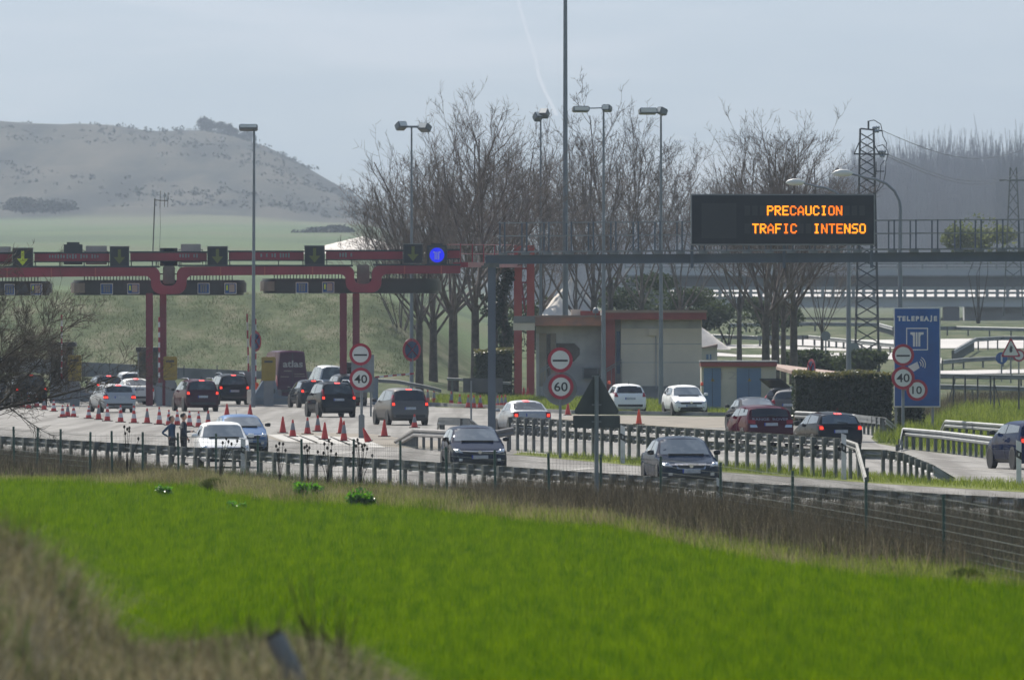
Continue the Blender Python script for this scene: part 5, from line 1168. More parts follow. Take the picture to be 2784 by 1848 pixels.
def car(label, kind, pnt, sx, sy, ang, facing='away', L=4.2, Wd=1.76, H=1.47, lit=True, tail='hatch', name='car', plate=True, rails=False, zb=.2, cat='car', drop=0.0, rear_glass=None, lamps=True, trim=True):
    near = G(sx, sy); th = R(ang) if facing == 'away' else R(180 + ang)
    fwd = Vector((-math.sin(th), math.cos(th), 0)); c = near + fwd * (L / 2 if facing == 'away' else -L / 2)
    o = thing(name, label, cat, (c.x, c.y, -.045 - drop), th)
    vs, fs = car_shell(kind, L, Wd, H, zb)
    mb = MB(); mb.add(vs, fs); body = mb.build('body', pnt, o, 38)
    P = Patch(vs, fs); w2 = Wd / 2; top = [(t, z if z > .3 else H + z) for t, z in TOP[kind]]
    yc, yrf, yrr, yrb = [L / 2 - top[k][0] * L for k in (3, 4, 7, 8)]; zc = top[3][1]; zrf = top[4][1]; zrr = top[7][1]; zrb = top[8][1]
    if kind == 'sedan': yrr, yrb, zrr, zrb = L / 2 - .70 * L, L / 2 - .86 * L, H - .06, 1.02
    tum = .30
    hb = w2 * .80; ht = max(.4, w2 - .12 - .33 * (zrf - zc))
    if facing != 'away' or kind == 'van':
        P.make('front', [(-hb, zc + .03), (hb, zc + .03), (ht, zrf - .045), (-ht, zrf - .045)], 14, 8).build('windscreen', 'front_glass', o, 60)
    # side windows, two on each side
    belt = zc + .045 if kind not in ('mpv', 'suv') else zc + .05
    for side in ('left', 'right'):
        if kind == 'van':
            if side == 'left' or True: P.make(side, [(yc - .15, zc + .1), (yc - 1.0, zc + .1), (yc - 1.0, zc + .75), (yc - .45, zc + .75)], 5, 4).build('side_window', 'car_glass', o)
            continue
        ym = lerp(yc, yrb, .47); zt_ = H - .13
        back = yrb + (.32 if kind != 'sedan' else .42)
        rr = yrr + (.20 if kind != 'sedan' else .12)
        P.make(side, [(yc - .28, belt), (ym + .04, belt + .02), (ym + .04, zt_), (yrf + .02, zt_ - .05)], 6, 4).build('side_window', 'car_glass', o)
        P.make(side, [(ym - .05, belt + .02), (back, belt + .07), (rr, zt_ - .04), (ym - .05, zt_)], 6, 4).build('side_window', 'car_glass', o)
        sg = -1 if side == 'left' else 1
        mb = MB(); mb.lathe([(.01, -.09), (.07, -.08), (.085, 0), (.07, .07), (.01, .09)], 10, (0, 0, 0), 'x'); mm = mb.build('mirror', pnt if pnt in ('p_white', 'p_silver') else 'black_trim', o, 60); mm.location = (sg * (w2 + .07), yc - .32, zc + .09); mm.scale = (1.15, .7, .9)
    if facing == 'away':
        gb, gt = w2 * .76, max(.36, w2 - .16 - .36 * (zrr - zrb))
        z0 = zrb + .03
        if kind != 'van':
            P.make('rear', [(-gb, z0), (gb, z0), (gt, zrr - .02), (-gt, zrr - .02)], 12, 6).build('rear_window', rear_glass or 'car_glass', o, 60)
        # tail lamps
        Q = {'hatch': [(.60, .80), (.80, .80), (.80, .99), (.66, .99)], 'sedan': [(.58, .72), (.79, .72), (.80, .95), (.58, .95)], 'wide': [(.50, .80), (.79, .80), (.80, .96), (.62, .97)], 'tall': [(.68, .86), (.80, .86), (.74, 1.36), (.66, 1.36)], 'mid': [(.62, .84), (.81, .84), (.80, 1.06), (.68, 1.06)], 'low': [(.56, .68), (.80, .68), (.81, .90), (.62, .90)], 'van': [(.84, .9), (.96, .9), (.96, 1.5), (.86, 1.5)], 'suv': [(.56, .86), (.80, .90), (.80, 1.02), (.56, 1.02)]}[tail]
        k = w2 / .88
        for mir in (False, True):
            q = [(a * (k if tail != 'van' else 1), z) for a, z in Q]; q = mirror_q(q) if mir else q
            lp = P.make('rear', q, 6, 6, .012).build('tail_lamp', 'lamp_red', o, 60)
            if lit:
                cx_ = sum(a for a, z in q) / 4; lo_ = min(z for a, z in q); hi_ = max(z for a, z in q); cz_ = lo_ + (hi_ - lo_) * (.42 if tail != 'tall' else .16)
                hw, hh = (.055, .05) if tail != 'low' else (.10, .045)
                P.make('rear', [(cx_ - hw, cz_ - hh), (cx_ + hw, cz_ - hh), (cx_ + hw, cz_ + hh), (cx_ - hw, cz_ + hh)], 4, 4, .022).build('lit_bulb', 'lamp_lit', lp)
        if lit and kind != 'van': P.make('rear', [(-.13, zrr - .005), (.13, zrr - .005), (.13, zrr + .035), (-.13, zrr + .035)], 4, 2, .014).build('high_brake_lamp', 'lamp_lit', o)
        if plate:
            pz_ = {'sedan': .78, 'estate': .72, 'suv': .80, 'van': .62}.get(kind, .70)
            pl = P.make('rear', [(-.26, pz_), (.26, pz_), (.26, pz_ + .115), (-.26, pz_ + .115)], 4, 2, .014).build('number_plate', 'plate', o)
            P.make('rear', [(-.26, pz_), (-.215, pz_), (-.215, pz_ + .115), (-.26, pz_ + .115)], 1, 2, .017).build('country_strip', 'plate_blue', pl)
        if trim: P.make('rear', [(-w2 * .72, zb + .15), (w2 * .72, zb + .15), (w2 * .74, zb + .27), (-w2 * .74, zb + .27)], 8, 2, .012).build('bumper_trim', 'black_trim', o)
        if kind in ('hatch', 'mpv', 'suv', 'estate'): MB().bar((-.1, -L / 2 + (1 - .955) * L - .03, zrb + .10), (.28, -L / 2 + (1 - .955) * L - .03, zrb + .06), .025).build('wiper', 'black_trim', o)
    else:
        nz_ = .52
        if kind == 'sedan':
            P.make('front', [(-.40, .545), (.40, .545), (.46, .70), (-.46, .70)], 8, 3, .012).build('grille_surround', 'chrome', o)
            P.make('front', [(-.36, .565), (.36, .565), (.42, .68), (-.42, .68)], 8, 3, .018).build('grille', 'black_trim', o)
        else: P.make('front', [(-.50, .56), (.50, .56), (.56, .66), (-.56, .66)], 8, 2, .014).build('grille', 'black_trim', o)
        P.make('front', [(-.58, .29), (.58, .29), (.52, .42), (-.52, .42)], 8, 2, .014).build('air_intake', 'black_trim', o)
        P.make('front', [(-.56, .655), (.56, .655), (.58, .675), (-.58, .675)], 8, 1, .018).build('grille_trim', 'chrome', o)
        P.make('front', [(-w2 * .70, .20), (w2 * .70, .20), (w2 * .76, .28), (-w2 * .76, .28)], 8, 2, .012).build('lower_bumper', 'black_trim', o)
        MB().lathe([(.06, -.012), (.06, .0)], 14, (0, L / 2 + .002, .64), 'y').build('badge', 'chrome', o)
        for mir in (False, True):
            q = [(.52, .60), (.76, .64), (.80, .74), (.60, .70)]; q = [(a * w2 / .88, z) for a, z in q]; q = mirror_q(q) if mir else q
            hl = P.make('front', q, 6, 4, .016).build('headlamp', 'lamp_clear', o, 60)
            hx_ = sum(a for a, z in q) / 4; hz_ = sum(z for a, z in q) / 4; ht_ = P.b.ray_cast(Vector((hx_, 9, hz_)), Vector((0, -1, 0)))
            if ht_[0] is not None: MB().lathe([(.07, -.01), (.062, .015), (.045, .035), (.02, .048), (.002, .05)], 16, (hx_, ht_[0].y + .012, hz_ - .005), 'y').build('reflector', 'chrome', hl, 80)  # chrome dome added so the headlamp catches a sun glint
            q = [(.55, .36), (.66, .36), (.66, .44), (.55, .44)]; q = mirror_q(q) if mir else q
            P.make('front', q, 3, 3, .018).build('fog_lamp', 'lamp_clear', o)
        pl = P.make('front', [(-.26, .43), (.26, .43), (.26, .54), (-.26, .54)], 4, 2, .024).build('number_plate', 'plate', o)
        P.make('front', [(.215, .43), (.26, .43), (.26, .54), (.215, .54)], 1, 2, .027).build('country_strip', 'plate_blue', pl)
        MB().bar((-w2 * .6, yc - .02, zc + .03), (w2 * .55, yc - .02, zc + .03), .05).build('wiper', 'black_trim', o)
    if kind != 'van':
        ym_ = lerp(yc, yrb, .47)
        for side in ('left', 'right'):
            P.make(side, [(-L / 2 + L * .29, zb + .03), (L / 2 - L * .28, zb + .03), (L / 2 - L * .28, zb + .12), (-L / 2 + L * .29, zb + .12)], 6, 2, .010).build('sill', 'black_trim', o)
            P.make(side, [(ym_ - .012, zb + .14), (ym_ + .012, zb + .14), (ym_ + .012, zc), (ym_ - .012, zc)], 1, 5, .006).build('door_gap', 'black_trim', o)
            P.make(side, [(yc - .40, zb + .14), (yc - .376, zb + .14), (yc - .376, zc - .05), (yc - .40, zc - .05)], 1, 5, .006).build('door_gap', 'black_trim', o)
            for yh in (ym_ + .12, ym_ - .75): P.make(side, [(yh, zc - .14), (yh + .18, zc - .14), (yh + .18, zc - .11), (yh, zc - .11)], 2, 1, .02).build('door_handle', pnt, o)
    r = .31 if kind in ('hatch', 'sedan', 'estate') else (.34 if kind != 'van' else .35)
    ty, rm, ar = wheel_meshes(r)
    for yy in (L / 2 - L * .19, -L / 2 + L * .20):
        for sg in (-1, 1):
            wh = link('wheel', ty, o, (sg * (w2 - .095), yy, r), (0, 0, 0 if sg < 0 else math.pi)); link('rim', rm, wh)
            link('wheel_arch', ar, o, (sg * (w2 - .002), yy, r + .02))
    if rails:
        for sg in (-1, 1):
            mb = MB(); x = sg * (w2 - .26); mb.tube([(x, yrf - .2, H - .05), (x, yrf - .4, H + .045), (x, yrr + .5, H + .045), (x, yrr + .25, H - .05)], .02, 6); mb.build('roof_rail', 'chrome', o)
    if kind in ('hatch', 'mpv', 'estate'): MB().bar((0, yrr + .3, H - .03), (0, yrr + .12, H + .12), .018).build('aerial', 'black_trim', o)
    return o, P, w2
# oncoming cars
car('small white hatchback facing the camera by the near rail, left', 'hatch', 'p_white', 612, 1268, 5, 'toward', 3.9, 1.70, 1.50)
car('blue hatchback facing the camera just behind the white one', 'hatch', 'p_steelblue', 668, 1231, 7, 'toward', 4.15, 1.70, 1.42)
car('dark blue hatchback facing the camera beside the guard rail end', 'hatch', 'p_navy', 1305, 1280, 6, 'toward', 4.25, 1.78, 1.48)
car('dark blue saloon facing the camera in front of the double rail', 'sedan', 'p_bluegrey', 1880, 1322, 7, 'toward', 4.8, 1.80, 1.48)
car('white parked hatchback facing the camera before the beige wall', 'hatch', 'p_white', 1880, 1127, 9, 'toward', 3.95, 1.74, 1.5)
# queue for the toll
car('silver estate car with lit tail lamps behind the first cone row', 'estate', 'p_silver', 326, 1119, 12, 'away', 4.6, 1.78, 1.46, tail='low', rails=True)
car('white saloon waiting just ahead of the silver estate', 'sedan', 'p_white', 380, 1098, 10, 'away', 4.5, 1.76, 1.45, tail='sedan')
car('dark hatchback mostly hidden behind the silver estate', 'hatch', 'p_black', 300, 1086, 12, 'away', 4.0, 1.7, 1.48)
car('pale car far ahead, mostly hidden by the first red columns', 'hatch', 'p_silver', 362, 1076, 10, 'away', 4.0, 1.7, 1.5, lit=False)
car('burgundy people carrier with lit tail lamps in the second lane', 'mpv', 'p_burgundy', 552, 1116, 12, 'away', 4.5, 1.80, 1.66, tail='mid', rails=True)
car('black people carrier ahead of the burgundy one', 'mpv', 'p_black', 638, 1098, 11, 'away', 4.4, 1.79, 1.70, tail='mid', rails=True)
o, P, w2 = car('high plum coloured van with pale lettering on its rear', 'van', 'p_plum', 796, 1090, 12, 'away', 5.4, 2.02, 2.92, lit=False, tail='van', name='van', cat='van', trim=False)
mb = MB(); text(mb, 'atlas', .52, (0, 0, 0), bold=.012, stretch=1.25); mb.v = [(x * 1.0 + .02, -5.4 / 2 + .028 + (z + 2.15 - 1.3) * .0 + y, z + 2.15) for x, y, z in mb.v]
# lettering laid on the sloping rear
pm_ = [P.b.ray_cast(Vector((x, -9, z)), Vector((0, 1, 0))) for x, y, z in mb.v]; mb.v = [(v[0], (h[0].y if h[0] is not None else -2.68) - .012 + (v[1] - (-2.672)) * .0, v[2]) for v, h in zip(mb.v, pm_)]
mb.build('lettering', 'sign_white', o)
for (a, b_, z0, z1) in ((-.5, -.05, 1.72, 1.78), (.1, .7, 1.55, 1.60), (-.7, -.2, 1.40, 1.45), (.1, .75, 1.42, 1.46)): P.make('rear', [(a, z0), (b_, z0), (b_, z1), (a, z1)], 4, 1, .012).build('small_print', 'toll_panel', o)
P.make('rear', [(-.02, 1.05), (.02, 1.05), (.02, 2.75), (-.02, 2.75)], 1, 10, .008).build('door_gap', 'black_trim', o)
P.make('rear', [(-.85, .55), (.85, .55), (.85, .70), (-.85, .70)], 4, 2, .03).build('step_bumper', 'black_trim', o)
car('black sport utility car with tall lit tail lamps beside the 40 sign', 'suv', 'p_black', 922, 1132, 12, 'away', 4.55, 1.82, 1.74, tail='tall', rails=True)
car('small dark car half hidden left of the black sport utility car', 'hatch', 'p_darkgrey', 858, 1106, 12, 'away', 3.9, 1.68, 1.5)
car('pale grey people carrier ahead, between the van and second columns', 'mpv', 'p_silver', 906, 1080, 11, 'away', 4.8, 1.85, 1.95, lit=False)
car('tan roofed car hidden behind the 40 sign', 'suv', 'p_tan', 958, 1101, 11, 'away', 4.4, 1.8, 1.74, lit=False)
car('grey people carrier with dark rear window alone in the right lane', 'mpv', 'p_grey', 1116, 1153, 12, 'away', 4.55, 1.84, 1.68, tail='tall', rear_glass='dark_glass')
car('silver saloon with lit tail lamps behind the double rail', 'sedan', 'p_silver', 1448, 1180, 11, 'away', 4.2, 1.72, 1.44, tail='sedan')
car('black hatchback with lit tail lamps at the right end of the double rail', 'hatch', 'p_black', 2287, 1226, 13, 'away', 4.05, 1.76, 1.47, tail='hatch', rear_glass='front_glass')
o, P, w2 = car('dark red sport utility car with black rear window behind the double rail', 'suv', 'p_red', 2097, 1212, 11, 'away', 4.36, 1.88, 1.58, lit=False, tail='suv', rear_glass='dark_glass')
mb = MB(); text(mb, 'RANGE  ROVER', .13, (0, 0, 1.05), stretch=1.55, bold=.002); hh_ = [P.b.ray_cast(Vector((x, -9, z)), Vector((0, 1, 0))) for x, y, z in mb.v]; mb.v = [(v[0], (h[0].y if h[0] is not None else -2.1) - .012, v[2]) for v, h in zip(mb.v, hh_)]; mb.build('lettering', 'lamp_clear', o)
for sg in (1, -1):
    q = [(.52, .74), (.80, .74), (.80, .84), (.56, .84)]; q = q if sg > 0 else mirror_q(q); P.make('rear', q, 4, 3, .014).build('reverse_lamp', 'lamp_clear', o)
car('bright blue sport utility car cut by the right edge', 'suv', 'p_blue', 2846, 1273, 13, 'away', 4.4, 1.82, 1.58, tail='mid')
# parked cars
car('white parked hatchback seen from behind with an orange roof beacon', 'hatch', 'p_white', 1714, 1122, 8, 'away', 3.95, 1.72, 1.5, lit=False, tail='mid', rear_glass='dark_glass')
p = G(1714, 1122); o = thing('beacon', 'orange beacon on the roof of the parked white hatchback', 'beacon', (p.x - 1.05, p.y + 1.6, 1.43)); MB().lathe([(.07, 0), (.075, .1), (.05, .16), (.01, .17)], 12).build('lens', 'cone_orange', o); MB().lathe([(.09, -.03), (.09, .0)], 12).build('foot', 'black_trim', o)
p = G(1880, 1127); o = thing('beacon', 'orange beacon on the roof of the white hatchback facing the camera', 'beacon', (p.x + .55, p.y + 2.0, 1.43)); MB().lathe([(.07, 0), (.075, .1), (.05, .16), (.01, .17)], 12).build('lens', 'cone_orange', o); MB().lathe([(.09, -.03), (.09, .0)], 12).build('foot', 'black_trim', o)
car('dark grey saloon just behind the dark red sport utility car', 'sedan', 'p_darkgrey', 2068, 1166, 9, 'away', 4.4, 1.74, 1.42, lit=False, tail='sedan', rear_glass='front_glass')
o, P, w2 = car('dark parked car with its tailgate raised before the hedge', 'hatch', 'p_darkgrey', 2110, 1131, -35, 'away', 4.2, 1.74, 1.5, lit=False, tail='mid', rear_glass='dark_glass')
mb = MB(); mb.box(-.62, .62, -.04, .04, 0, 1.0, .03, Matrix.Translation((0, -1.75, 1.42)) @ Matrix.Rotation(R(65), 4, 'X')); mb.build('tailgate', 'p_darkgrey', o)
car('grey parked car beside the hedge end', 'hatch', 'p_grey', 2142, 1142, -8, 'away', 4.0, 1.7, 1.48, lit=False, tail='hatch')
# left behind the branches
car('dark van like car with lit lamps behind the bare branches at left', 'mpv', 'p_black', 86, 1104, 11, 'away', 4.7, 1.85, 1.78, tail='mid')
car('dark car at the left edge behind the bare branches', 'hatch', 'p_darkgrey', -10, 1100, 11, 'away', 4.2, 1.75, 1.5, lit=False)
# ================================================================== two people beside the near rail
def person(label, sx, sy, h, pose, top_m, leg_m, facing, hair_long):
    p = G(sx, sy); o = thing('person', label, 'person', (p.x, p.y, -.045), facing); k = h / 1.75
    def limb(pts): return [(Vector(q) * k) for q in pts]
    bm = bmesh.new(); sk = bm.verts.layers.skin.verify()
    J = {}; 
    def jv(n, co, r_): v = bm.verts.new(Vector(co) * k); v[sk].radius = (r_[0] * k, r_[1] * k); v[sk].use_root = (n == 'pel'); J[n] = v
    jv('pel', (0, 0, .95), (.155, .11)); jv('wst', (0, 0, 1.10), (.14, .10)); jv('chs', (0, .01, 1.32), (.175, .115)); jv('nck', (0, .0, 1.47), (.06, .06)); jv('hd0', (0, -.01, 1.55), (.07, .08))
    for s_, n in ((-1, 'l'), (1, 'r')):
        a = pose[n]
        jv('sh' + n, (s_ * .17, 0, 1.40), (.065, .065)); jv('el' + n, a[0], (.045, .045)); jv('wr' + n, a[1], (.03, .03))
        jv('hp' + n, (s_ * .09, 0, .88), (.095, .10)); jv('kn' + n, (s_ * .11, -.02, .48), (.06, .065)); jv('an' + n, (s_ * .12, .03, .09), (.042, .045)); jv('to' + n, (s_ * .13, -.13, .04), (.045, .03))
    E = [('pel', 'wst'), ('wst', 'chs'), ('chs', 'nck'), ('nck', 'hd0')]
    for n in 'lr': E += [('chs', 'sh' + n), ('sh' + n, 'el' + n), ('el' + n, 'wr' + n), ('pel', 'hp' + n), ('hp' + n, 'kn' + n), ('kn' + n, 'an' + n), ('an' + n, 'to' + n)]
    for a, b_ in E: bm.edges.new((J[a], J[b_]))
    me = bpy.data.meshes.new('body'); bm.to_mesh(me); bm.free()
    ob = bpy.data.objects.new('tmp', me); COL.objects.link(ob); ob.modifiers.new('skin', 'SKIN').use_smooth_shade = True; ob.modifiers.new('sub', 'SUBSURF').levels = 1
    dg = bpy.context.evaluated_depsgraph_get(); me2 = bpy.data.meshes.new_from_object(ob.evaluated_get(dg)); bpy.data.objects.remove(ob)
    # head joined to the same surface, then clothing by region
    b2 = bmesh.new(); b2.from_mesh(me2)
    hm = Matrix.Translation(Vector((0, -.015, 1.645)) * k) @ Matrix.Diagonal((.078 * k, .098 * k, .115 * k, 1)); bmesh.ops.create_uvsphere(b2, u_segments=16, v_segments=12, radius=1, matrix=hm)
    nm = Matrix.Translation(Vector((0, -.115, 1.635)) * k) @ Matrix.Diagonal((.014 * k, .02 * k, .022 * k, 1)); bmesh.ops.create_icosphere(b2, subdivisions=1, radius=1, matrix=nm)
    for s_, n in ((-1, 'l'), (1, 'r')):     # palm and five fingers
        wv = Vector(pose[n][1]) * k; dv = (Vector(pose[n][1]) - Vector(pose[n][0])).normalized(); sd = dv.cross(Vector((0, 0, 1))); sd = sd.normalized() if sd.length > .1 else Vector((1, 0, 0)); up = sd.cross(dv)
        def tubep(a, b_, r_):
            mm = MB(); mm.tube([a, (a + b_) / 2, b_], [r_, r_ * .95, r_ * .7], 6); vv = [b2.verts.new(q) for q in mm.v]
            for f in mm.f: b2.faces.new([vv[i] for i in f])
        tubep(wv, wv + dv * .09 * k, .034 * k)
        for q in range(4):
            st = wv + dv * .08 * k + sd * ((q - 1.5) * .018 * k); tubep(st, st + (dv * .8 - up * .5).normalized() * (.07, .082, .078, .06)[q] * k, .0095 * k)
        tubep(wv + dv * .03 * k + sd * .03 * k, wv + dv * .07 * k + sd * .07 * k, .011 * k)
    me = bpy.data.meshes.new('body'); b2.to_mesh(me); b2.free(); bpy.data.meshes.remove(me2)
    for m_ in ('skin', top_m, leg_m, 'tyre'): me.materials.append(MATS[m_])
    ha = [Vector(pose[n][1]) * k for n in 'lr']
    for f in me.polygons:
        c = f.center; f.use_smooth = True
        near_hand = min((c - q).length for q in ha)
        f.material_index = 0 if (c.z > 1.49 * k or near_hand < .05 * k or any((c - (q + Vector((0, 0, 0)))).length < .2 * k and abs(c.x) > .3 * k and c.z < .8 * k for q in ha)) else (3 if c.z < .09 * k else (2 if c.z < .98 * k else 1))
    link('body', me, o)
    mb = MB(); hc = Vector((0, .012, 1.665)) * k
    vs_, n_ = [], 14
    for i in range(8):
        t = i / 7 * (1.9 if not hair_long else 2.3)
        for j in range(n_):
            a = 2 * math.pi * j / n_; fr = 1.0 if math.sin(a) > -.35 else max(.0, 1 - max(0, t - .9) * 2)
            tt = t if fr >= 1 else min(t, .95)
            vs_.append(hc + Vector((.09 * math.sin(tt) * math.cos(a), .108 * math.sin(tt) * math.sin(a), .115 * math.cos(tt))) * k)
    mb.add(vs_, [(i * n_ + j, i * n_ + (j + 1) % n_, (i + 1) * n_ + (j + 1) % n_, (i + 1) * n_ + j) for i in range(7) for j in range(n_)]); mb.build('hair', 'hair', o, 60)
    mb = MB(); mb.lathe([(.158 * k, .93 * k), (.158 * k, .98 * k)], 16); bl = mb.build('belt', 'sign_black', o); bl.scale = (1, .78, 1)
    if not hair_long:
        mb = MB(); mb.box(-.14 * k, .14 * k, .09 * k, .125 * k, 1.26 * k, 1.32 * k, .01); mb.build('reflective_strip', 'sign_white', o)
    return o
person('person in a blue top with hands on hips beside the near rail', 467, 1262, 1.64, {'l': ((-.30, .22, 1.16), (-.19, -.02, 1.0)), 'r': ((.30, .22, 1.16), (.19, -.02, 1.0))}, 'cloth_blue', 'cloth_trouser', R(62), True)
person('person in a dark jacket with one forearm raised, left of the white hatchback', 499, 1262, 1.72, {'l': ((-.27, .08, 1.14), (-.25, -.06, .92)), 'r': ((.26, -.08, 1.13), (.20, -.36, 1.15))}, 'cloth_navy', 'cloth_trouser', R(112), False)
# ================================================================== bare trees
def grow(seed, H, spread, n_limb, trunk_h, r0, levels=(7, 7, 5), up=.35, twig=.014, lean=(0, 0), low=False):
    """returns trunk MB and crown arrays: limbs rise from the trunk, each with side branches and twigs"""
    q = random.Random(seed); trunk = MB(); V, Fc = [], []
    def tube(pts, rs, n):
        o = len(V); k = len(pts); px = None
        for i, p in enumerate(pts):
            d = (pts[min(i + 1, k - 1)] - pts[max(i - 1, 0)]).normalized()
            px = d.orthogonal().normalized() if px is None else (px - d * px.dot(d))
            px = px.normalized() if px.length > 1e-5 else d.orthogonal().normalized(); py = d.cross(px)
            for j in range(n):
                a = 2 * math.pi * j / n; V.append(p + (px * math.cos(a) + py * math.sin(a)) * rs[i])
        for i in range(k - 1):
            for j in range(n): Fc.append((o + i * n + j, o + i * n + (j + 1) % n, o + (i + 1) * n + (j + 1) % n, o + (i + 1) * n + j))
    def path(p, d, L, steps, wob, upw):
        pts = [p.copy()]
        for s_ in range(steps):
            d = (d + Vector((q.gauss(0, wob), q.gauss(0, wob), q.gauss(0, wob) * .6 + upw / steps))).normalized(); p = p + d * (L / steps); pts.append(p.copy())
        return pts
    def rec(p, d, L, r_, lev):
        steps = 5 if lev == 0 else (4 if lev == 1 else 3); pts = path(p, d, L, steps, .10 + .05 * lev, up * (1 - .2 * lev)); k = len(pts)
        rend = r_ * .35 if lev < len(levels) else r_ * .5
        tube(pts, [lerp(r_, rend, i / (k - 1)) for i in range(k)], 6 if lev == 0 else (4 if lev == 1 else 3))
        if lev >= len(levels): return
        nb = levels[lev]
        for b_ in range(nb):
            t = q.uniform(.22, 1.0) if lev else q.uniform(.3, 1.0); i = min(int(t * (k - 1)), k - 2); pt = pts[i].lerp(pts[i + 1], t * (k - 1) - i)
            ax = (pts[i + 1] - pts[i]).normalized(); sd = ax.orthogonal().normalized(); sd.rotate(Matrix.Rotation(q.uniform(0, 6.283), 3, ax)); ang = q.uniform(.35, .95)
            nd = (ax * math.cos(ang) + sd * math.sin(ang)).normalized()
            rec(pt, nd, L * q.uniform(.30, .58) * (1.15 - .5 * t), max(twig, lerp(r_, rend, t) * q.uniform(.42, .62)), lev + 1)
    tp = [Vector((0, 0, -.1)), Vector((lean[0] * .3, lean[1] * .3, trunk_h * .4)), Vector((lean[0], lean[1], trunk_h))]
    trunk.tube(tp, [r0 * 1.25, r0, r0 * .85], 10)
    for l in range(n_limb):
        a = 2 * math.pi * (l + q.uniform(-.3, .3)) / n_limb; t = q.uniform(.72, 1.0) if not low else q.uniform(.35, 1.0)
        st = tp[1].lerp(tp[2], (t - .4) / .6) if t > .4 else tp[0].lerp(tp[1], t / .4)
        tilt = spread * q.uniform(.35, 1.1); d = Vector((math.cos(a) * math.sin(tilt), math.sin(a) * math.sin(tilt), math.cos(tilt)))
        rec(st, d, (H - trunk_h) * q.uniform(.72, 1.0) * (1.0 if tilt < .6 else .9), r0 * q.uniform(.26, .40), 0)
    rec(tp[2], Vector((lean[0] * .1, 0, 1)).normalized(), (H - trunk_h) * .95, r0 * .45, 0)
    return trunk, V, Fc
def tree_mesh(key, m_trunk='tree_bark', m_crown='tree_twig', **kw):
    t, V, Fc = grow(**kw); return t.mesh('trunk', m_trunk, 50), np_mesh('crown', [tuple(v) for v in V], Fc, m_crown, True)
TM = [tree_mesh(0, seed=11, H=14.5, spread=.95, n_limb=10, trunk_h=4.4, r0=.26, levels=(11, 8, 4), up=.75, twig=.010), tree_mesh(1, seed=23, H=14, spread=.9, n_limb=9, trunk_h=4.6, r0=.23, levels=(11, 8, 4), up=.8, twig=.010), tree_mesh(2, seed=37, H=12.5, spread=.7, n_limb=7, trunk_h=4.2, r0=.14, levels=(9, 7, 4), up=.6, twig=.010)]
def tree(sx, base, d_, k, sc_, rot, label, group='bare trees behind the plaza'):
    s = F / d_; p = Vector(((sx - CX) / s, d_, HC + (YH - base) / s if base else -.05)); o = thing('bare_tree', label, 'tree', p, R(rot), group); o.scale = (sc_,) * 3 if not hasattr(sc_, '__len__') else sc_
    link('trunk', TM[k][0], o); link('crown', TM[k][1], o)
tree(1140, 1062, 650, 1, .97, 20, 'leftmost bare tree of the central clump, spreading low to the left')
tree(1232, 1062, 655, 0, 1.14, 130, 'tallest bare tree in the middle of the central clump')
tree(1292, 1062, 640, 1, 1.12, 250, 'thick trunked bare tree at the right of the central clump')
tree(1090, 1050, 695, 2, .9, 150, 'small bare tree at the back left of the central clump')
tree(1475, 1000, 720, 2, 1.25, 200, 'thin bare tree behind the lamp post with tilted head'); tree(1565, 1000, 700, 2, 1.05, 20, 'forked bare tree before the white heap')
tree(1615, 1000, 715, 1, 1.05, 95, 'bare tree right of the white heap'); tree(1660, 1000, 720, 2, 1.42, 300, 'bare tree rising above the beige roof, left one'); tree(1745, 1000, 740, 2, 1.3, 10, 'bare tree rising above the beige roof, right one'); tree(1850, 1000, 745, 2, 1.15, 170, 'bare tree behind the left end of the message board')
tree(2082, 1040, 610, 0, .90, 75, 'bare tree of the right clump with the leftmost trunk'); tree(2130, 1040, 640, 2, 1.1, 220, 'bare tree of the right clump with the middle trunk'); tree(2158, 1040, 612, 1, .97, 320, 'bare tree of the right clump with the rightmost trunk')
tree(2010, 1020, 690, 2, 1.2, 45, 'thin bare tree behind the right clump'); tree(2235, 1010, 720, 2, .8, 110, 'thin bare tree between the right clump and the pylon')
tree(1178, 1058, 668, 0, 1.0, 215, 'bare tree between the left and tallest ones of the central clump'); tree(1345, 1050, 676, 1, .98, 140, 'bare tree behind the ivy covered trunk')
tree(1410, 1040, 690, 2, 1.25, 75, 'slender bare tree just right of the red portal top'); tree(2108, 1036, 630, 1, 1.0, 160, 'bare tree behind the leftmost trunk of the right clump')
# nearer dark tree at the left edge
t_, V, Fc = grow(seed=5, H=8.2, spread=1.3, n_limb=19, trunk_h=1.8, r0=.17, levels=(13, 10, 6), up=.28, twig=.008, low=True)
p = G(-135, 1262); o = thing('bare_tree', 'dark bare tree reaching in from the left edge before the toll queue', 'tree', (p.x, p.y, -.05)); t_.build('trunk', 'dark_twig', o, 50); link('crown', np_mesh('crown', [tuple(v) for v in V], Fc, 'dark_twig', True), o)

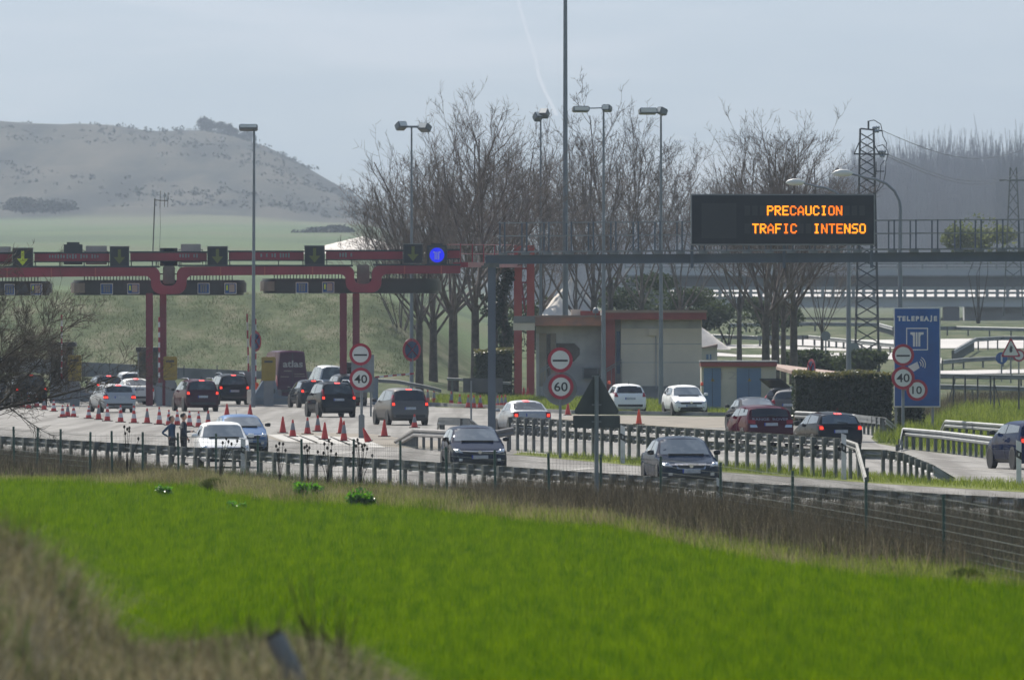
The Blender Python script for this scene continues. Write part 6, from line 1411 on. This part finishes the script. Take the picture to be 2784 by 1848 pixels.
# ================================================================== leafy masses
def leaves(n, box, size, q, shape='box', shell=.0):
    c = []
    while len(c) < n:
        u = np.array([q.uniform(-1, 1) for _ in range(3)])
        if shape == 'ball' and (u ** 2).sum() > 1: continue
        if shell and shape == 'box' and max(abs(u[0]) * .0, abs(u[1]), abs(u[2])) < shell: continue
        c.append(u * np.array(box))
    c = np.array(c); N = len(c); rs = np.random.RandomState(q.randint(0, 99999))
    a = rs.normal(size=(N, 3)); a /= np.linalg.norm(a, axis=1)[:, None]; b_ = np.cross(a, rs.normal(size=(N, 3))); b_ /= np.linalg.norm(b_, axis=1)[:, None]
    L = size * rs.uniform(.6, 1.3, (N, 1)); v = np.stack([c - a * L, c + b_ * L * .5, c + a * L, c - b_ * L * .5], 1).reshape(-1, 3)
    return v, np.arange(N * 4).reshape(-1, 4)
def hedge(label, sx0, sx1, top, base, d_, depth, n, name='hedge'):
    s = F / d_; p = Vector(((.5 * (sx0 + sx1) - CX) / s, d_, 0)); o = thing(name, label, 'hedge', p); hw = (sx1 - sx0) / s / 2; H_ = HC + (YH - top) / s; q = random.Random(int(sx0))
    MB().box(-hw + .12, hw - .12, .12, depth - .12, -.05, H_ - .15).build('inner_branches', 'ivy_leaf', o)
    v, f = leaves(n, (hw, depth / 2, H_ / 2), .075, q, 'box', .86); v[:, 1] += depth / 2; v[:, 2] += H_ / 2; v[:, 2] += .05 * np.sin(v[:, 0] * 1.7); link('foliage', np_mesh('foliage', v, f, 'hedge_leaf'), o)
    v, f = leaves(n // 5, (hw * .98, depth / 2, .17), .085, q); v[:, 1] += depth / 2; v[:, 2] += H_ + .0 + .06 * np.sin(v[:, 0] * 2.3); link('sunlit_top', np_mesh('sunlit_top', v, f, 'hedge_sunlit_top'), o)  # sunlit top put in as a layer of paler leaves
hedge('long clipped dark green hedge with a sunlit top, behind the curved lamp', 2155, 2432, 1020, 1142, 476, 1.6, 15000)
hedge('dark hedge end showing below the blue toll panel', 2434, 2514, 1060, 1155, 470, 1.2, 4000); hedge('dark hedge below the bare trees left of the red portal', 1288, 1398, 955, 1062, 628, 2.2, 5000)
def blob(name, label, cat, sx, sy_c, d_, rx, rz, n, size, m_, stem=True, ground=True, pieces=6, core=True):
    s = F / d_; c = W(sx, sy_c, d_); q = random.Random(int(sx * 7 + sy_c)); g = height(c.x, d_) if d_ > 640 else -.05; o = thing(name, label, cat, (c.x, c.y, g)); cz = c.z - g
    vs_, fs_, off = [], [], 0
    for k in range(pieces):
        f_ = 1 if k == 0 else q.uniform(.35, .6); dx, dz = (0, 0) if k == 0 else (q.uniform(-.75, .75) * rx, q.uniform(-.6, .75) * rz)
        v, f = leaves(max(10, int(n / pieces)), (rx * f_, rx * f_, rz * f_), size, q, 'ball'); v = v + np.array([dx, 0, cz + dz]); vs_.append(v); fs_.append(f + off); off += len(v)
    link('foliage', np_mesh('foliage', np.concatenate(vs_), np.concatenate(fs_), m_), o)
    if stem:
        mb = MB()
        for k in range(4): mb.tube([(q.uniform(-.05, .05), 0, -.1), (q.uniform(-.3, .3) * rx, 0, cz * .6), (q.uniform(-.6, .6) * rx, 0, cz + rz * .4)], [.04 + .02 * rz, .03, .012], 5)
        mb.build('stems', 'dark_twig', o)
    return o
# ivy clad conifer beside the red portal
for sx, y0, y1, rx in ((1368, 725, 960, .5),):
    s = F / 640; o = thing('ivy_tree', 'dark ivy covered tree trunk just left of the red portal', 'tree', ((sx - CX) / s, 640, 0)); q = random.Random(3); vs_, fs_, off = [], [], 0
    for k in range(26):
        sy = lerp(y0, y1, k / 25); z = HC + (YH - sy) / s; xo = .45 * math.sin(k * .35 + .6); r_ = q.uniform(.22, .5)
        v, f = leaves(170, (r_ * 1.1, r_, .4), .09, q, 'ball'); v += np.array([xo * .6 + q.uniform(-.12, .12), 0, z]); vs_.append(v); fs_.append(f + off); off += len(v)
        if k % 4 == 1: 
            v, f = leaves(120, (.35, .3, .3), .09, q, 'ball'); v += np.array([xo - .8 * q.uniform(.5, 1), 0, z]); vs_.append(v); fs_.append(f + off); off += len(v)
    link('foliage', np_mesh('foliage', np.concatenate(vs_), np.concatenate(fs_), 'ivy_leaf'), o); MB().tube([(0, 0, -.1), (.1, 0, 3.5), (.1, 0, HC + (YH - y0) / s)], [.3, .22, .08], 8).build('trunk', 'tree_bark', o)
leafmat('far_bush', (0.035, 0.05, 0.03), (0.08, 0.095, 0.05), (1, 1.1, .7), .3, .3)
leafmat('far_yellow', (0.10, 0.115, 0.06), (0.15, 0.16, 0.085), (1.1, 1.2, .7), .4, .3)
for i, (sx, sy, d_, rx, rz, lab) in enumerate(((2225, 985, 655, 1.9, .8, 'grey green round bush beyond the red carport roof'), (2330, 985, 650, 1.6, .7, 'low grey green bush behind the pylon foot'), (1980, 850, 800, 3.0, 1.6, 'dark bush mass behind the right bare clump'), (2100, 865, 800, 2.5, 1.4, 'low dark bush right of the right bare clump'), (1450, 900, 760, 2.6, 2.2, 'dull bush left of the white heap'), (1720, 800, 790, 3.4, 1.4, 'dull thicket above the beige roof'), (1830, 830, 780, 2.6, 1.6, 'dull thicket right of the beige roof end'))):
    blob('bush', lab, 'bush', sx, sy, d_, rx, rz, 3000, .16, 'far_bush')
blob('willow', 'yellowish round tree far off behind the gantry rail at right', 'tree', 2660, 650, 1000, 3.8, 2.4, 3500, .2, 'far_yellow', pieces=7)
# far wood of slim poplars that reads as one mass
q = random.Random(99); V, Fc = [], []
def slim(x, y, z0, h):
    for b_ in range(9):
        a = q.uniform(0, 6.28); t = q.uniform(.15, .7) if b_ else 0; r_ = .22 if b_ == 0 else .08; L = h if b_ == 0 else h * q.uniform(.3, .5); sp = 0 if b_ == 0 else q.uniform(.05, .22)
        p0 = Vector((x, y, z0 + h * t)); p1 = p0 + Vector((math.cos(a) * sp * L, math.sin(a) * sp * L, L)); o_ = len(V)
        for p_, rr in ((p0, r_), (p1, .05)):
            for j in range(3): V.append((p_.x + rr * math.cos(2.1 * j), p_.y + rr * math.sin(2.1 * j), p_.z))
        for j in range(3): Fc.append((o_ + j, o_ + (j + 1) % 3, o_ + 3 + (j + 1) % 3, o_ + 3 + j))
for k in range(4200):
    d_ = q.uniform(2700, 3100); sx = q.uniform(1380, 3300); topy = np.interp(sx, [1380, 1500, 1700, 1900, 2100, 2250, 2340, 2420, 2560, 2640, 2784, 3300], [700, 680, 640, 620, 580, 520, 450, 450, 425, 430, 440, 440]) + q.gauss(0, 14)
    if sx < 2250 and q.random() < .35: continue
    x = (sx - CX) * d_ / F; z0 = height(x, d_); slim(x, d_, z0, max(4, HC + (YH - topy) * d_ / F - z0))
for k in range(90):
    d_ = q.uniform(2150, 2250); sx = q.uniform(2700, 3100); x = (sx - CX) * d_ / F; z0 = height(x, d_); slim(x, d_, z0, HC + (YH - np.interp(sx, [2700, 2784, 3100], [440, 390, 380]) + q.gauss(0, 15)) * d_ / F - z0)
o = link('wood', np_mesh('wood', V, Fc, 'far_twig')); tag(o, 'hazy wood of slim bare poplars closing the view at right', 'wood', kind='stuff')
# trees on the hill crest and shrubs on its side
leafmat('hill_bush', (0.016, 0.022, 0.016), (0.036, 0.042, 0.028), (1, 1, .8), .2, .05)
for i, (sx, sy, rx, rz, lab) in enumerate(((560, 352, 4.8, 4.6, 'round tree on the hill crest, left one of the clump'), (612, 360, 4.4, 3.8, 'round tree on the hill crest, middle of the clump'), (655, 376, 4.0, 3.2, 'small tree on the hill crest, right one of the clump'), (590, 392, 8.5, 3.2, 'low dark thicket under the hill crest trees'), (350, 415, 4.5, 2.0, 'dark shrub patch on the upper hillside'), (410, 428, 4.5, 1.6, 'dark shrub strip on the hillside right of the patch'), (42, 415, 2.2, 2.0, 'lone dark shrub high on the hill at far left'), (255, 460, 2.2, 1.6, 'lone dark shrub in the middle of the hillside'), (70, 558, 6.5, 2.0, 'dark tree row at the foot of the hill at left'), (150, 560, 6.0, 1.8, 'dark tree row at the foot of the hill beside the green field'), (870, 640, 6, 1.6, 'dull tree line at the right foot of the hill'))):
    d_ = 5090 if sy < 500 else (3750 if sy < 600 else 2900); f_ = d_ / 3900 if sy < 500 else 1.5
    blob('hill_tree', lab, 'tree', sx, sy, d_, rx * f_, rz * f_, 2200, .6, 'hill_bush', stem=False)

q = random.Random(77); vs_, fs_, off = [], [], 0       # scrub scattered over the hillside
k = 0
while k < 1100:
    d_ = q.uniform(4000, 5180); S_ = q.uniform(-350, 1150); x_ = (S_ - CX) * d_ / F
    if tri_noise(x_ * .02 + 3, d_ * .006) + q.uniform(-.7, .7) < .25: continue
    r_ = q.uniform(.5, 1.7) * (1.6 if q.random() < .1 else 1); v, f = leaves(9, (r_ * 1.5, r_ * 1.5, r_ * .8), r_ * .55, q, 'ball'); v += np.array([x_, d_, height(x_, d_) + r_ * .3]); vs_.append(v); fs_.append(f + off); off += len(v); k += 1
o = link('hill_scrub', np_mesh('hill_scrub', np.concatenate(vs_), np.concatenate(fs_), 'hill_bush')); tag(o, 'dark low scrub dotted over the hillside at left', 'scrub', kind='stuff')
# ================================================================== field, verge and bank vegetation
rs = np.random.RandomState(4)
EDGE = [(-500, 1285), (0, 1308), (200, 1311), (350, 1320), (507, 1320), (613, 1343), (754, 1367), (978, 1373), (1179, 1391), (1332, 1408), (1509, 1426), (1650, 1432), (1768, 1462), (1945, 1503), (2121, 1532), (2357, 1568), (2593, 1585), (2784, 1598), (3300, 1640)]
EX = np.array([G(*e).x for e in EDGE]); ED = np.array([G(*e).y for e in EDGE])
def d_edge(x): return np.interp(x, EX, ED)
mb = MB(); fv = [(x, d, -.04) for x, d in zip(EX, ED)]; mb.add([(-40, 40, -.04), (40, 40, -.04)] + fv[::-1] , [tuple(range(len(fv) + 2))]); structure('field', mb.mesh('field', 'field_soil'))
def blades(x, y, z, h, w, lean, m_, name, label, cat, droop=.0, single=False):
    """thin tapering blades, two triangles each, leaning at random"""
    N = len(x); a = rs.uniform(0, 2 * np.pi, N); la = rs.uniform(0, 2 * np.pi, N); le = np.abs(rs.normal(0, lean, N))
    dx, dy = np.cos(a) * w / 2, np.sin(a) * w / 2; tx_, ty_ = np.cos(la) * le * h, np.sin(la) * le * h
    base = np.stack([x, y, z], 1)
    v0 = base + np.stack([-dx, -dy, 0 * x], 1); v1 = base + np.stack([dx, dy, 0 * x], 1)
    mid = base + np.stack([tx_ * .4, ty_ * .4, h * .6], 1); m0 = mid + np.stack([-dx, -dy, 0 * x], 1) * .7; m1 = mid + np.stack([dx, dy, 0 * x], 1) * .7
    tip = base + np.stack([tx_, ty_, h * np.sqrt(np.maximum(.15, 1 - le ** 2 * .6)) - droop * h], 1)
    tn = np.clip(rs.normal(0, .18, N), -.4, .4).astype(np.float32)
    def tinted(me_, k_): at = me_.attributes.new('tint', 'FLOAT', 'POINT'); at.data.foreach_set('value', np.repeat(tn, k_)); return me_
    if single:
        o = link(name, tinted(np_mesh(name, np.stack([v0, v1, tip], 1).reshape(-1, 3), np.arange(N * 3).reshape(-1, 3), m_), 3)); return tag(o, label, cat, kind='stuff')
    V = np.stack([v0, v1, m1, m0, tip], 1).reshape(-1, 3); i = np.arange(N)[:, None] * 5
    Fq = np.concatenate([i + np.array([[0, 1, 2]]), i + np.array([[0, 2, 3]]), i + np.array([[3, 2, 4]])], 0)
    o = link(name, tinted(np_mesh(name, V, Fq, m_), 5)); return tag(o, label, cat, kind='stuff')
def fbm(x, y, s):
    return (np.sin(x * s + 1.7 * np.sin(y * s * .7)) + np.sin(y * s * 1.3 + 2.1 * np.sin(x * s * .9)) + .6 * np.sin((x + y) * s * 2.7) + .6 * np.sin((x - 1.3 * y) * s * 3.9)) / 3.2
# young wheat
N = 1150000; u = rs.uniform(0, 1, N); d = (100 ** .3 + u * (330 ** .3 - 100 ** .3)) ** (1 / .3); x = rs.uniform(-1, 1, N) * (d * .0600 + 1.5)
k = d < d_edge(x) - rs.uniform(0, 1, N) ** 2 * 1.2; x, d = x[k], d[k]
h = rs.uniform(.14, .26, len(x)) * (1 + .22 * fbm(x, d, .35)); blades(x, d, np.full(len(x), -.04), h, rs.uniform(.009, .015, len(x)), .42, 'wheat', 'wheat', 'bright green young wheat filling the near field', 'wheat', single=True)
def strip(n, lo, hi, cond=None, xr=(-24, 16)):
    """points between the field edge (0) and the road rail (1), lo..hi across"""
    x = rs.uniform(xr[0], xr[1], n); t = rs.uniform(lo, hi, n); y0 = d_edge(x); y1 = np.interp(x, [G(sx, sy, .75).x for sx, sy in ((-500, 1153), (0, 1185), (1100, 1251), (2784, 1354), (3500, 1392))], [G(sx, sy, .75).y for sx, sy in ((-500, 1153), (0, 1185), (1100, 1251), (2784, 1354), (3500, 1392))]) - .7
    y = lerp(y0, y1, t); return x, y, CX + F * x / y
x, y, S = strip(80000, -.01, .42); g_ = fbm(x, y, .5); k = (g_ + rs.normal(0, .35, len(x)) > -.15); x, y, S = x[k], y[k], S[k]
fade = np.interp(S, [-300, 200, 420, 1500, 1900, 2600], [.45, .6, 1.1, 1.15, .8, .6]); blades(x, y, np.full(len(x), -.05), rs.uniform(.2, .6, len(x)) * fade, rs.uniform(.006, .012, len(x)), .65, 'dry_grass', 'dry_grass', 'pale dry grass along the edge of the field', 'grass', .1)
x, y, S = strip(190000, -.02, .55); g_ = fbm(x + 9, y, .45); k = (g_ + rs.normal(0, .3, len(x)) > -.1); x, y, S = x[k], y[k], S[k]
blades(x, y, np.full(len(x), -.05), rs.uniform(.12, .42, len(x)) * np.interp(S, [0, 400, 1500, 2600], [.6, .9, 1.2, .9]), rs.uniform(.008, .016, len(x)), .5, 'green_grass', 'verge_grass', 'mixed green grass on the verge before the fence', 'grass')
x, y, S = strip(190000, .12, .97); g_ = fbm(x * 1.2, y, .6); hw = np.interp(S, [-300, 100, 300, 500, 1150, 1350, 1700, 3000], [.75, .75, .62, .40, .42, .8, 1.0, 1.05]); k = rs.uniform(0, 1, len(x)) < np.interp(S, [-300, 300, 500, 1150, 1400, 3000], [.8, .7, .45, .5, .95, 1.0]) * (.75 + .4 * g_); x, y, S, hw = x[k], y[k], S[k], hw[k]
blades(x, y, np.full(len(x), -.05), rs.uniform(.35, 1.05, len(x)) * hw, rs.uniform(.006, .012, len(x)), .30, 'brown_weed', 'dry_weeds', 'dense dry brown weeds along the wire fence', 'weeds')
x, y, S = strip(26000, .05, .9); k = rs.uniform(0, 1, len(x)) < np.interp(S, [-300, 300, 600, 1150, 1400, 3000], [.5, .5, .35, .5, 1, 1]); x, y, S = x[k], y[k], S[k]
blades(x, y, np.full(len(x), -.05), rs.uniform(.3, 1.0, len(x)) * np.interp(S, [-300, 300, 500, 1150, 1400, 3000], [.8, .7, .55, .6, .95, 1.0]), rs.uniform(.005, .010, len(x)), .55, 'pale_stalk', 'pale_stalks', 'pale broken stalks among the brown weeds', 'weeds', .1)
x, y, S = strip(40000, .1, .95); k = fbm(x, y + 5, .7) > .1; x, y = x[k], y[k]
blades(x, y, np.full(len(x), -.05), rs.uniform(.15, .5, len(x)), rs.uniform(.008, .014, len(x)), .5, 'bank_green', 'low_weeds', 'low green weeds between the brown ones', 'weeds')
leafmat('emb_grass', (0.042, 0.060, 0.028), (0.08, 0.096, 0.05), (1, 1.1, .8), .3, .3); leafmat('emb_dry', (0.085, 0.088, 0.055), (0.14, 0.138, 0.09), (1, 1, .9), .3, .3)
# rough grass on the far embankment
N = 50000; x = rs.uniform(-34, -3, N); y = rs.uniform(668, 705, N); S = CX + F * x / y; k = (S < 1150) & (fbm(x, y * .3, .9) + rs.normal(0, .4, N) > .0); x, y = x[k], y[k]; z = np.array([height(a, b_) for a, b_ in zip(x, y)])
blades(x, y, z - .05, rs.uniform(.08, .28, len(x)), rs.uniform(.015, .03, len(x)), .6, 'emb_grass', 'embankment_grass', 'rough green grass on the embankment behind the toll', 'grass')
N = 22000; x = rs.uniform(-34, -3, N); y = rs.uniform(672, 705, N); S = CX + F * x / y; k = (S < 1150) & (fbm(x + 7, y * .3, .8) + rs.normal(0, .4, N) > .1); x, y = x[k], y[k]; z = np.array([height(a, b_) for a, b_ in zip(x, y)])
blades(x, y, z - .05, rs.uniform(.08, .28, len(x)), rs.uniform(.015, .03, len(x)), .6, 'emb_dry', 'embankment_dry_grass', 'pale dry tufts on the embankment behind the toll', 'grass', .1)
# right verge and the narrow strip by the double rail
def patch(poly, n, h, w, m_, name, label, lean=.5, zf=None):
    P_ = [G(*q_) for q_ in poly]; xs = [p.x for p in P_]; ys = [p.y for p in P_]; X = rs.uniform(min(xs), max(xs), n); Y = rs.uniform(min(ys), max(ys), n); ins = np.zeros(n, bool)
    for a, b_ in zip(P_, P_[1:] + P_[:1]):
        c = ((a.y > Y) != (b_.y > Y)) & (X < (b_.x - a.x) * (Y - a.y) / (b_.y - a.y + 1e-9) + a.x); ins ^= c
    X, Y = X[ins], Y[ins]; return blades(X, Y, np.full(len(X), -.05), rs.uniform(*h, len(X)), rs.uniform(*w, len(X)), lean, m_, name, label, 'grass')
patch([(1400, 1230), (1560, 1245), (1750, 1262), (2100, 1287), (2400, 1309), (2784, 1332), (2900, 1338), (2900, 1316), (2784, 1309), (2560, 1301), (2400, 1290), (2100, 1266), (1750, 1248), (1560, 1237)], 60000, (.08, .28), (.010, .018), 'green_grass', 'strip_grass', 'green grass strip along the foot of the double guard rail')
patch([(2372, 1188), (2392, 1172), (2440, 1168), (2520, 1140), (2600, 1100), (2900, 1085), (2900, 1238), (2660, 1234), (2480, 1214), (2390, 1200)], 90000, (.12, .5), (.014, .025), 'green_grass', 'right_verge_grass', 'rough green grass on the right verge behind the guard rails')
patch([(2420, 1160), (2540, 1105), (2600, 1078), (2900, 1072), (2900, 1092), (2620, 1110), (2520, 1150)], 30000, (.3, .8), (.012, .02), 'brown_weed', 'right_verge_weeds', 'brown weeds below the fence on the right verge', .35)
patch([(1165, 1097), (1390, 1106), (1500, 1116), (1560, 1118), (1930, 1125), (2160, 1126), (2160, 1100), (1930, 1095), (1560, 1085), (1400, 1078), (1190, 1078)], 60000, (.1, .4), (.015, .03), 'green_grass', 'kerb_grass', 'sunlit grass along the far kerb and car park')
# shrubs in the verge
for sx, sy, rx, rz, n, m_, lab in ((845, 1322, .40, .30, 1100, 'bush_leaf', 'leafy bright green plant at the field edge, left of the pair'), (978, 1336, .36, .27, 900, 'bush_leaf', 'leafy bright green plant at the field edge, right of the pair'), (450, 1305, .24, .14, 350, 'bush_leaf', 'small green plant at the field edge behind the dry grass'), (645, 1342, .26, .1, 260, 'bush_leaf', 'low white specked plant at the field edge beside the dark tussock')):
    blob('leafy_plant', lab, 'plant', sx, YH + (HC - rz * .85) * F / dist(sy + 42), dist(sy + 42), rx, rz, n, .06, m_, stem=False)
def tussock(sx, sy, r_, h, n, m_, lab):
    p = G(sx, sy); V, Fq = [], []; q = random.Random(int(sx))
    for k_ in range(n):
        a = q.uniform(0, 6.28); rr = r_ * .5 * math.sqrt(q.random()); b_ = Vector((rr * math.cos(a), rr * math.sin(a), 0)); le = q.uniform(0, 1); hh = h * (1 - .35 * le) * q.uniform(.7, 1); t_ = b_ + Vector((math.cos(a) * r_ * le, math.sin(a) * r_ * le, hh)); w_ = .007; o_ = len(V); s_ = Vector((-math.sin(a), math.cos(a), 0)) * w_
        V += [b_ - s_, b_ + s_, b_.lerp(t_, .6) + s_ * .8 + Vector((0, 0, hh * .15)), b_.lerp(t_, .6) - s_ * .8 + Vector((0, 0, hh * .15)), t_, t_]; Fq += [(o_, o_ + 1, o_ + 2, o_ + 3), (o_ + 3, o_ + 2, o_ + 4, o_ + 5)]
    o = link('tussock', np_mesh('tussock', [tuple(v) for v in V], Fq, m_)); o.location = (p.x, p.y, -.05); tag(o, lab, 'grass tuft')
leafmat('tuft', (0.035, 0.05, 0.012), (0.07, 0.085, 0.02), (1, 1.1, .6), .4, 2)
tussock(583, 1335, .42, .5, 1500, 'tuft', 'round dark green grass tussock at the edge of the field'); tussock(1270, 1385, .4, .45, 1200, 'tuft', 'brownish grass tussock below the fence in the middle'); tussock(2630, 1578, .4, .34, 1200, 'tuft', 'dark grass tussock at the field edge at far right')
# teasels
def teasel(sx, sy, tops, lab):
    p = G(sx, sy); s = F / p.y; o = thing('teasel', lab, 'plant', (p.x, p.y, -.05)); st, hd = MB(), MB()
    for ex, ey in tops:
        t_ = Vector(((ex - sx) / s, rnd.uniform(-.2, .2), HC + (YH - ey) / s)); st.tube([(0, 0, 0), (t_.x * .35, t_.y * .4, t_.z * .55), tuple(t_)], [.012, .009, .006], 5)
        hd.lathe([(.004, -.005), (.028, .02), (.036, .05), (.026, .085), (.004, .105)], 8, tuple(t_))
    st.build('stems', 'teasel', o); hd.build('seed_heads', 'teasel', o)
teasel(760, 1330, [(751, 1212), (760, 1205), (770, 1206), (776, 1224), (756, 1222)], 'teasel clump with dark heads left of the second fence post from the white car'); teasel(838, 1330, [(828, 1216), (836, 1224), (841, 1217), (834, 1212)], 'small teasel clump right of a fence post before the painted island')
teasel(892, 1335, [(882, 1206), (894, 1197), (902, 1206), (890, 1217), (900, 1225), (880, 1231), (914, 1234), (864, 1228)], 'wide teasel clump in front of the painted island cones'); teasel(980, 1335, [(972, 1195), (975, 1205), (968, 1212), (984, 1213), (991, 1209), (998, 1220), (987, 1222), (960, 1230), (1012, 1238)], 'tallest teasel clump below the 40 sign'); teasel(346, 1310, [(338, 1160), (346, 1166), (352, 1163), (340, 1178), (376, 1192), (351, 1172)], 'teasel clump at left before the cone row'); teasel(1215, 1335, [(1208, 1195), (1220, 1204), (1217, 1198)], 'thin teasel before the dark blue hatchback')
teasel(595, 1320, [(615, 1192), (621, 1200), (606, 1203), (630, 1206), (645, 1198)], 'teasel clump in front of the white hatchback bonnet')

# rough bank in the near left corner
def bank_z(x, y):
    yy = np.clip((105 - y) / 30, 0, 1); return 0.02 + np.interp(x, [-14, -4.6, -3.95, -3.6, -3.35, -3.0, -1.9, -1.4, -.9, 0, 1.2, 3], [3.9, 3.3, 3.0, 2.7, 2.25, 2.12, 2.22, 2.1, 1.75, 1.2, .6, -.1]) * np.interp(y, [62, 76, 84, 92, 99, 106], [1.0, 1.0, 1.0, .90, .55, 0])
ys = np.linspace(62, 107, 40); xs = np.linspace(-14, 4, 50); vs_ = [(x_, y_, float(bank_z(x_, y_)) - .06 + .05 * tri_noise(x_ * 2, y_ * 1.5)) for y_ in ys for x_ in xs]
fs_ = [(i * 50 + j, i * 50 + j + 1, (i + 1) * 50 + j + 1, (i + 1) * 50 + j) for i in range(39) for j in range(49)]
mat('bank_soil', (0.06, 0.055, 0.03), .95, spec=.1, col2=(0.11, 0.09, 0.055), scale=1.5, bump=.5, bscale=8); structure('bank', np_mesh('bank', vs_, fs_, 'bank_soil', True))
def bank(n, h, w, m_, name, lab, lean, cond, droop=0.0):
    x = rs.uniform(-13, 3, n); y = rs.uniform(66, 104, n); z = bank_z(x, y); k = cond(x, y) & (z > .12); x, y, z = x[k], y[k], z[k]; blades(x, y, z - .08, rs.uniform(*h, len(x)), rs.uniform(*w, len(x)), lean, m_, name, lab, 'grass', droop)
bank(110000, (.18, .55), (.005, .010), 'bank_grass', 'bank_grass', 'blurred dry grass on the near bank at lower left', 1.1, lambda x, y: fbm(x * 2, y, .9) > -.5, .1)
bank(45000, (.15, .5), (.006, .012), 'bank_green', 'bank_green_grass', 'blurred green blades on the near bank', .5, lambda x, y: fbm(x * 2 + 4, y, .8) > .15)
bank(9000, (.3, .75), (.006, .012), 'bank_dark', 'bank_weeds', 'dark dry weed stalks along the near bank', .5, lambda x, y: (fbm(x * 1.6, y + 3, .8) > .35) | ((x < -3.75) & (y < 90)))
bank(16000, (.2, .7), (.006, .012), 'bank_dark', 'bank_scrub', 'dark brown scrub on the near bank below the grey stump', .6, lambda x, y: (x > -2.8 - .4 * np.sin(y)) & (x < -1.1) & (y < 82))
p = W(790, 1800, 78); o = thing('stump', 'weathered grey stump leaning in the near grass at lower left', 'stump', (p.x, p.y, p.z - .16), 0)
mb = MB(); mb.tube([(0.09, 0, -.15), (.0, 0, .12), (-.12, .02, .36)], [.085, .08, .07], 12); mb.build('wood', 'concrete', o, 40); mb = MB(); mb.tube([(-.116, .018, .352), (-.128, .02, .378)], [.073, .062], 12); mb.build('dark_cap', 'bank_soil', o)
q = random.Random(8)
for i, (sx, sy, hh) in enumerate(((865, 1700, 1.0), (700, 1690, .7), (930, 1690, .8), (395, 1720, .6))):
    p = W(sx, sy + 90, 84); o = thing('dead_stalk', ('tall dark dead stalk right of the grey stump', 'thin dead stalk left of the grey stump', 'branched dead stalk far right of the grey stump', 'short dead stalk with a dark head at lower left')[i], 'plant', (p.x, p.y, p.z - .3)); mb = MB()
    for k in range(7): a = q.uniform(-.25, .25); mb.tube([(0, 0, 0), (a * .4, q.uniform(-.1, .1), hh * .5), (a, q.uniform(-.1, .1), hh * q.uniform(.6, 1))], [.012, .008, .004], 5)
    mb.build('stems', 'dark_twig', o)

# ================================================================== the hazy air
hz = MB(); hz.box(-2700, 2700, -70, 29300, -2.0, 1400); me = hz.mesh('haze', None)
m = bpy.data.materials.new('haze'); m.use_nodes = True; n = m.node_tree; n.nodes.clear()
out = n.nodes.new('ShaderNodeOutputMaterial'); pv = n.nodes.new('ShaderNodeVolumePrincipled'); pv.inputs['Color'].default_value = (.545, .65, .785, 1); pv.inputs['Density'].default_value = 0.00009; pv.inputs['Anisotropy'].default_value = 0.3
n.links.new(pv.outputs[0], out.inputs['Volume']); me.materials.append(m); o = link('haze', me); o['kind'] = 'stuff'; o['label'] = 'pale blue haze filling the valley air'; o['category'] = 'haze'
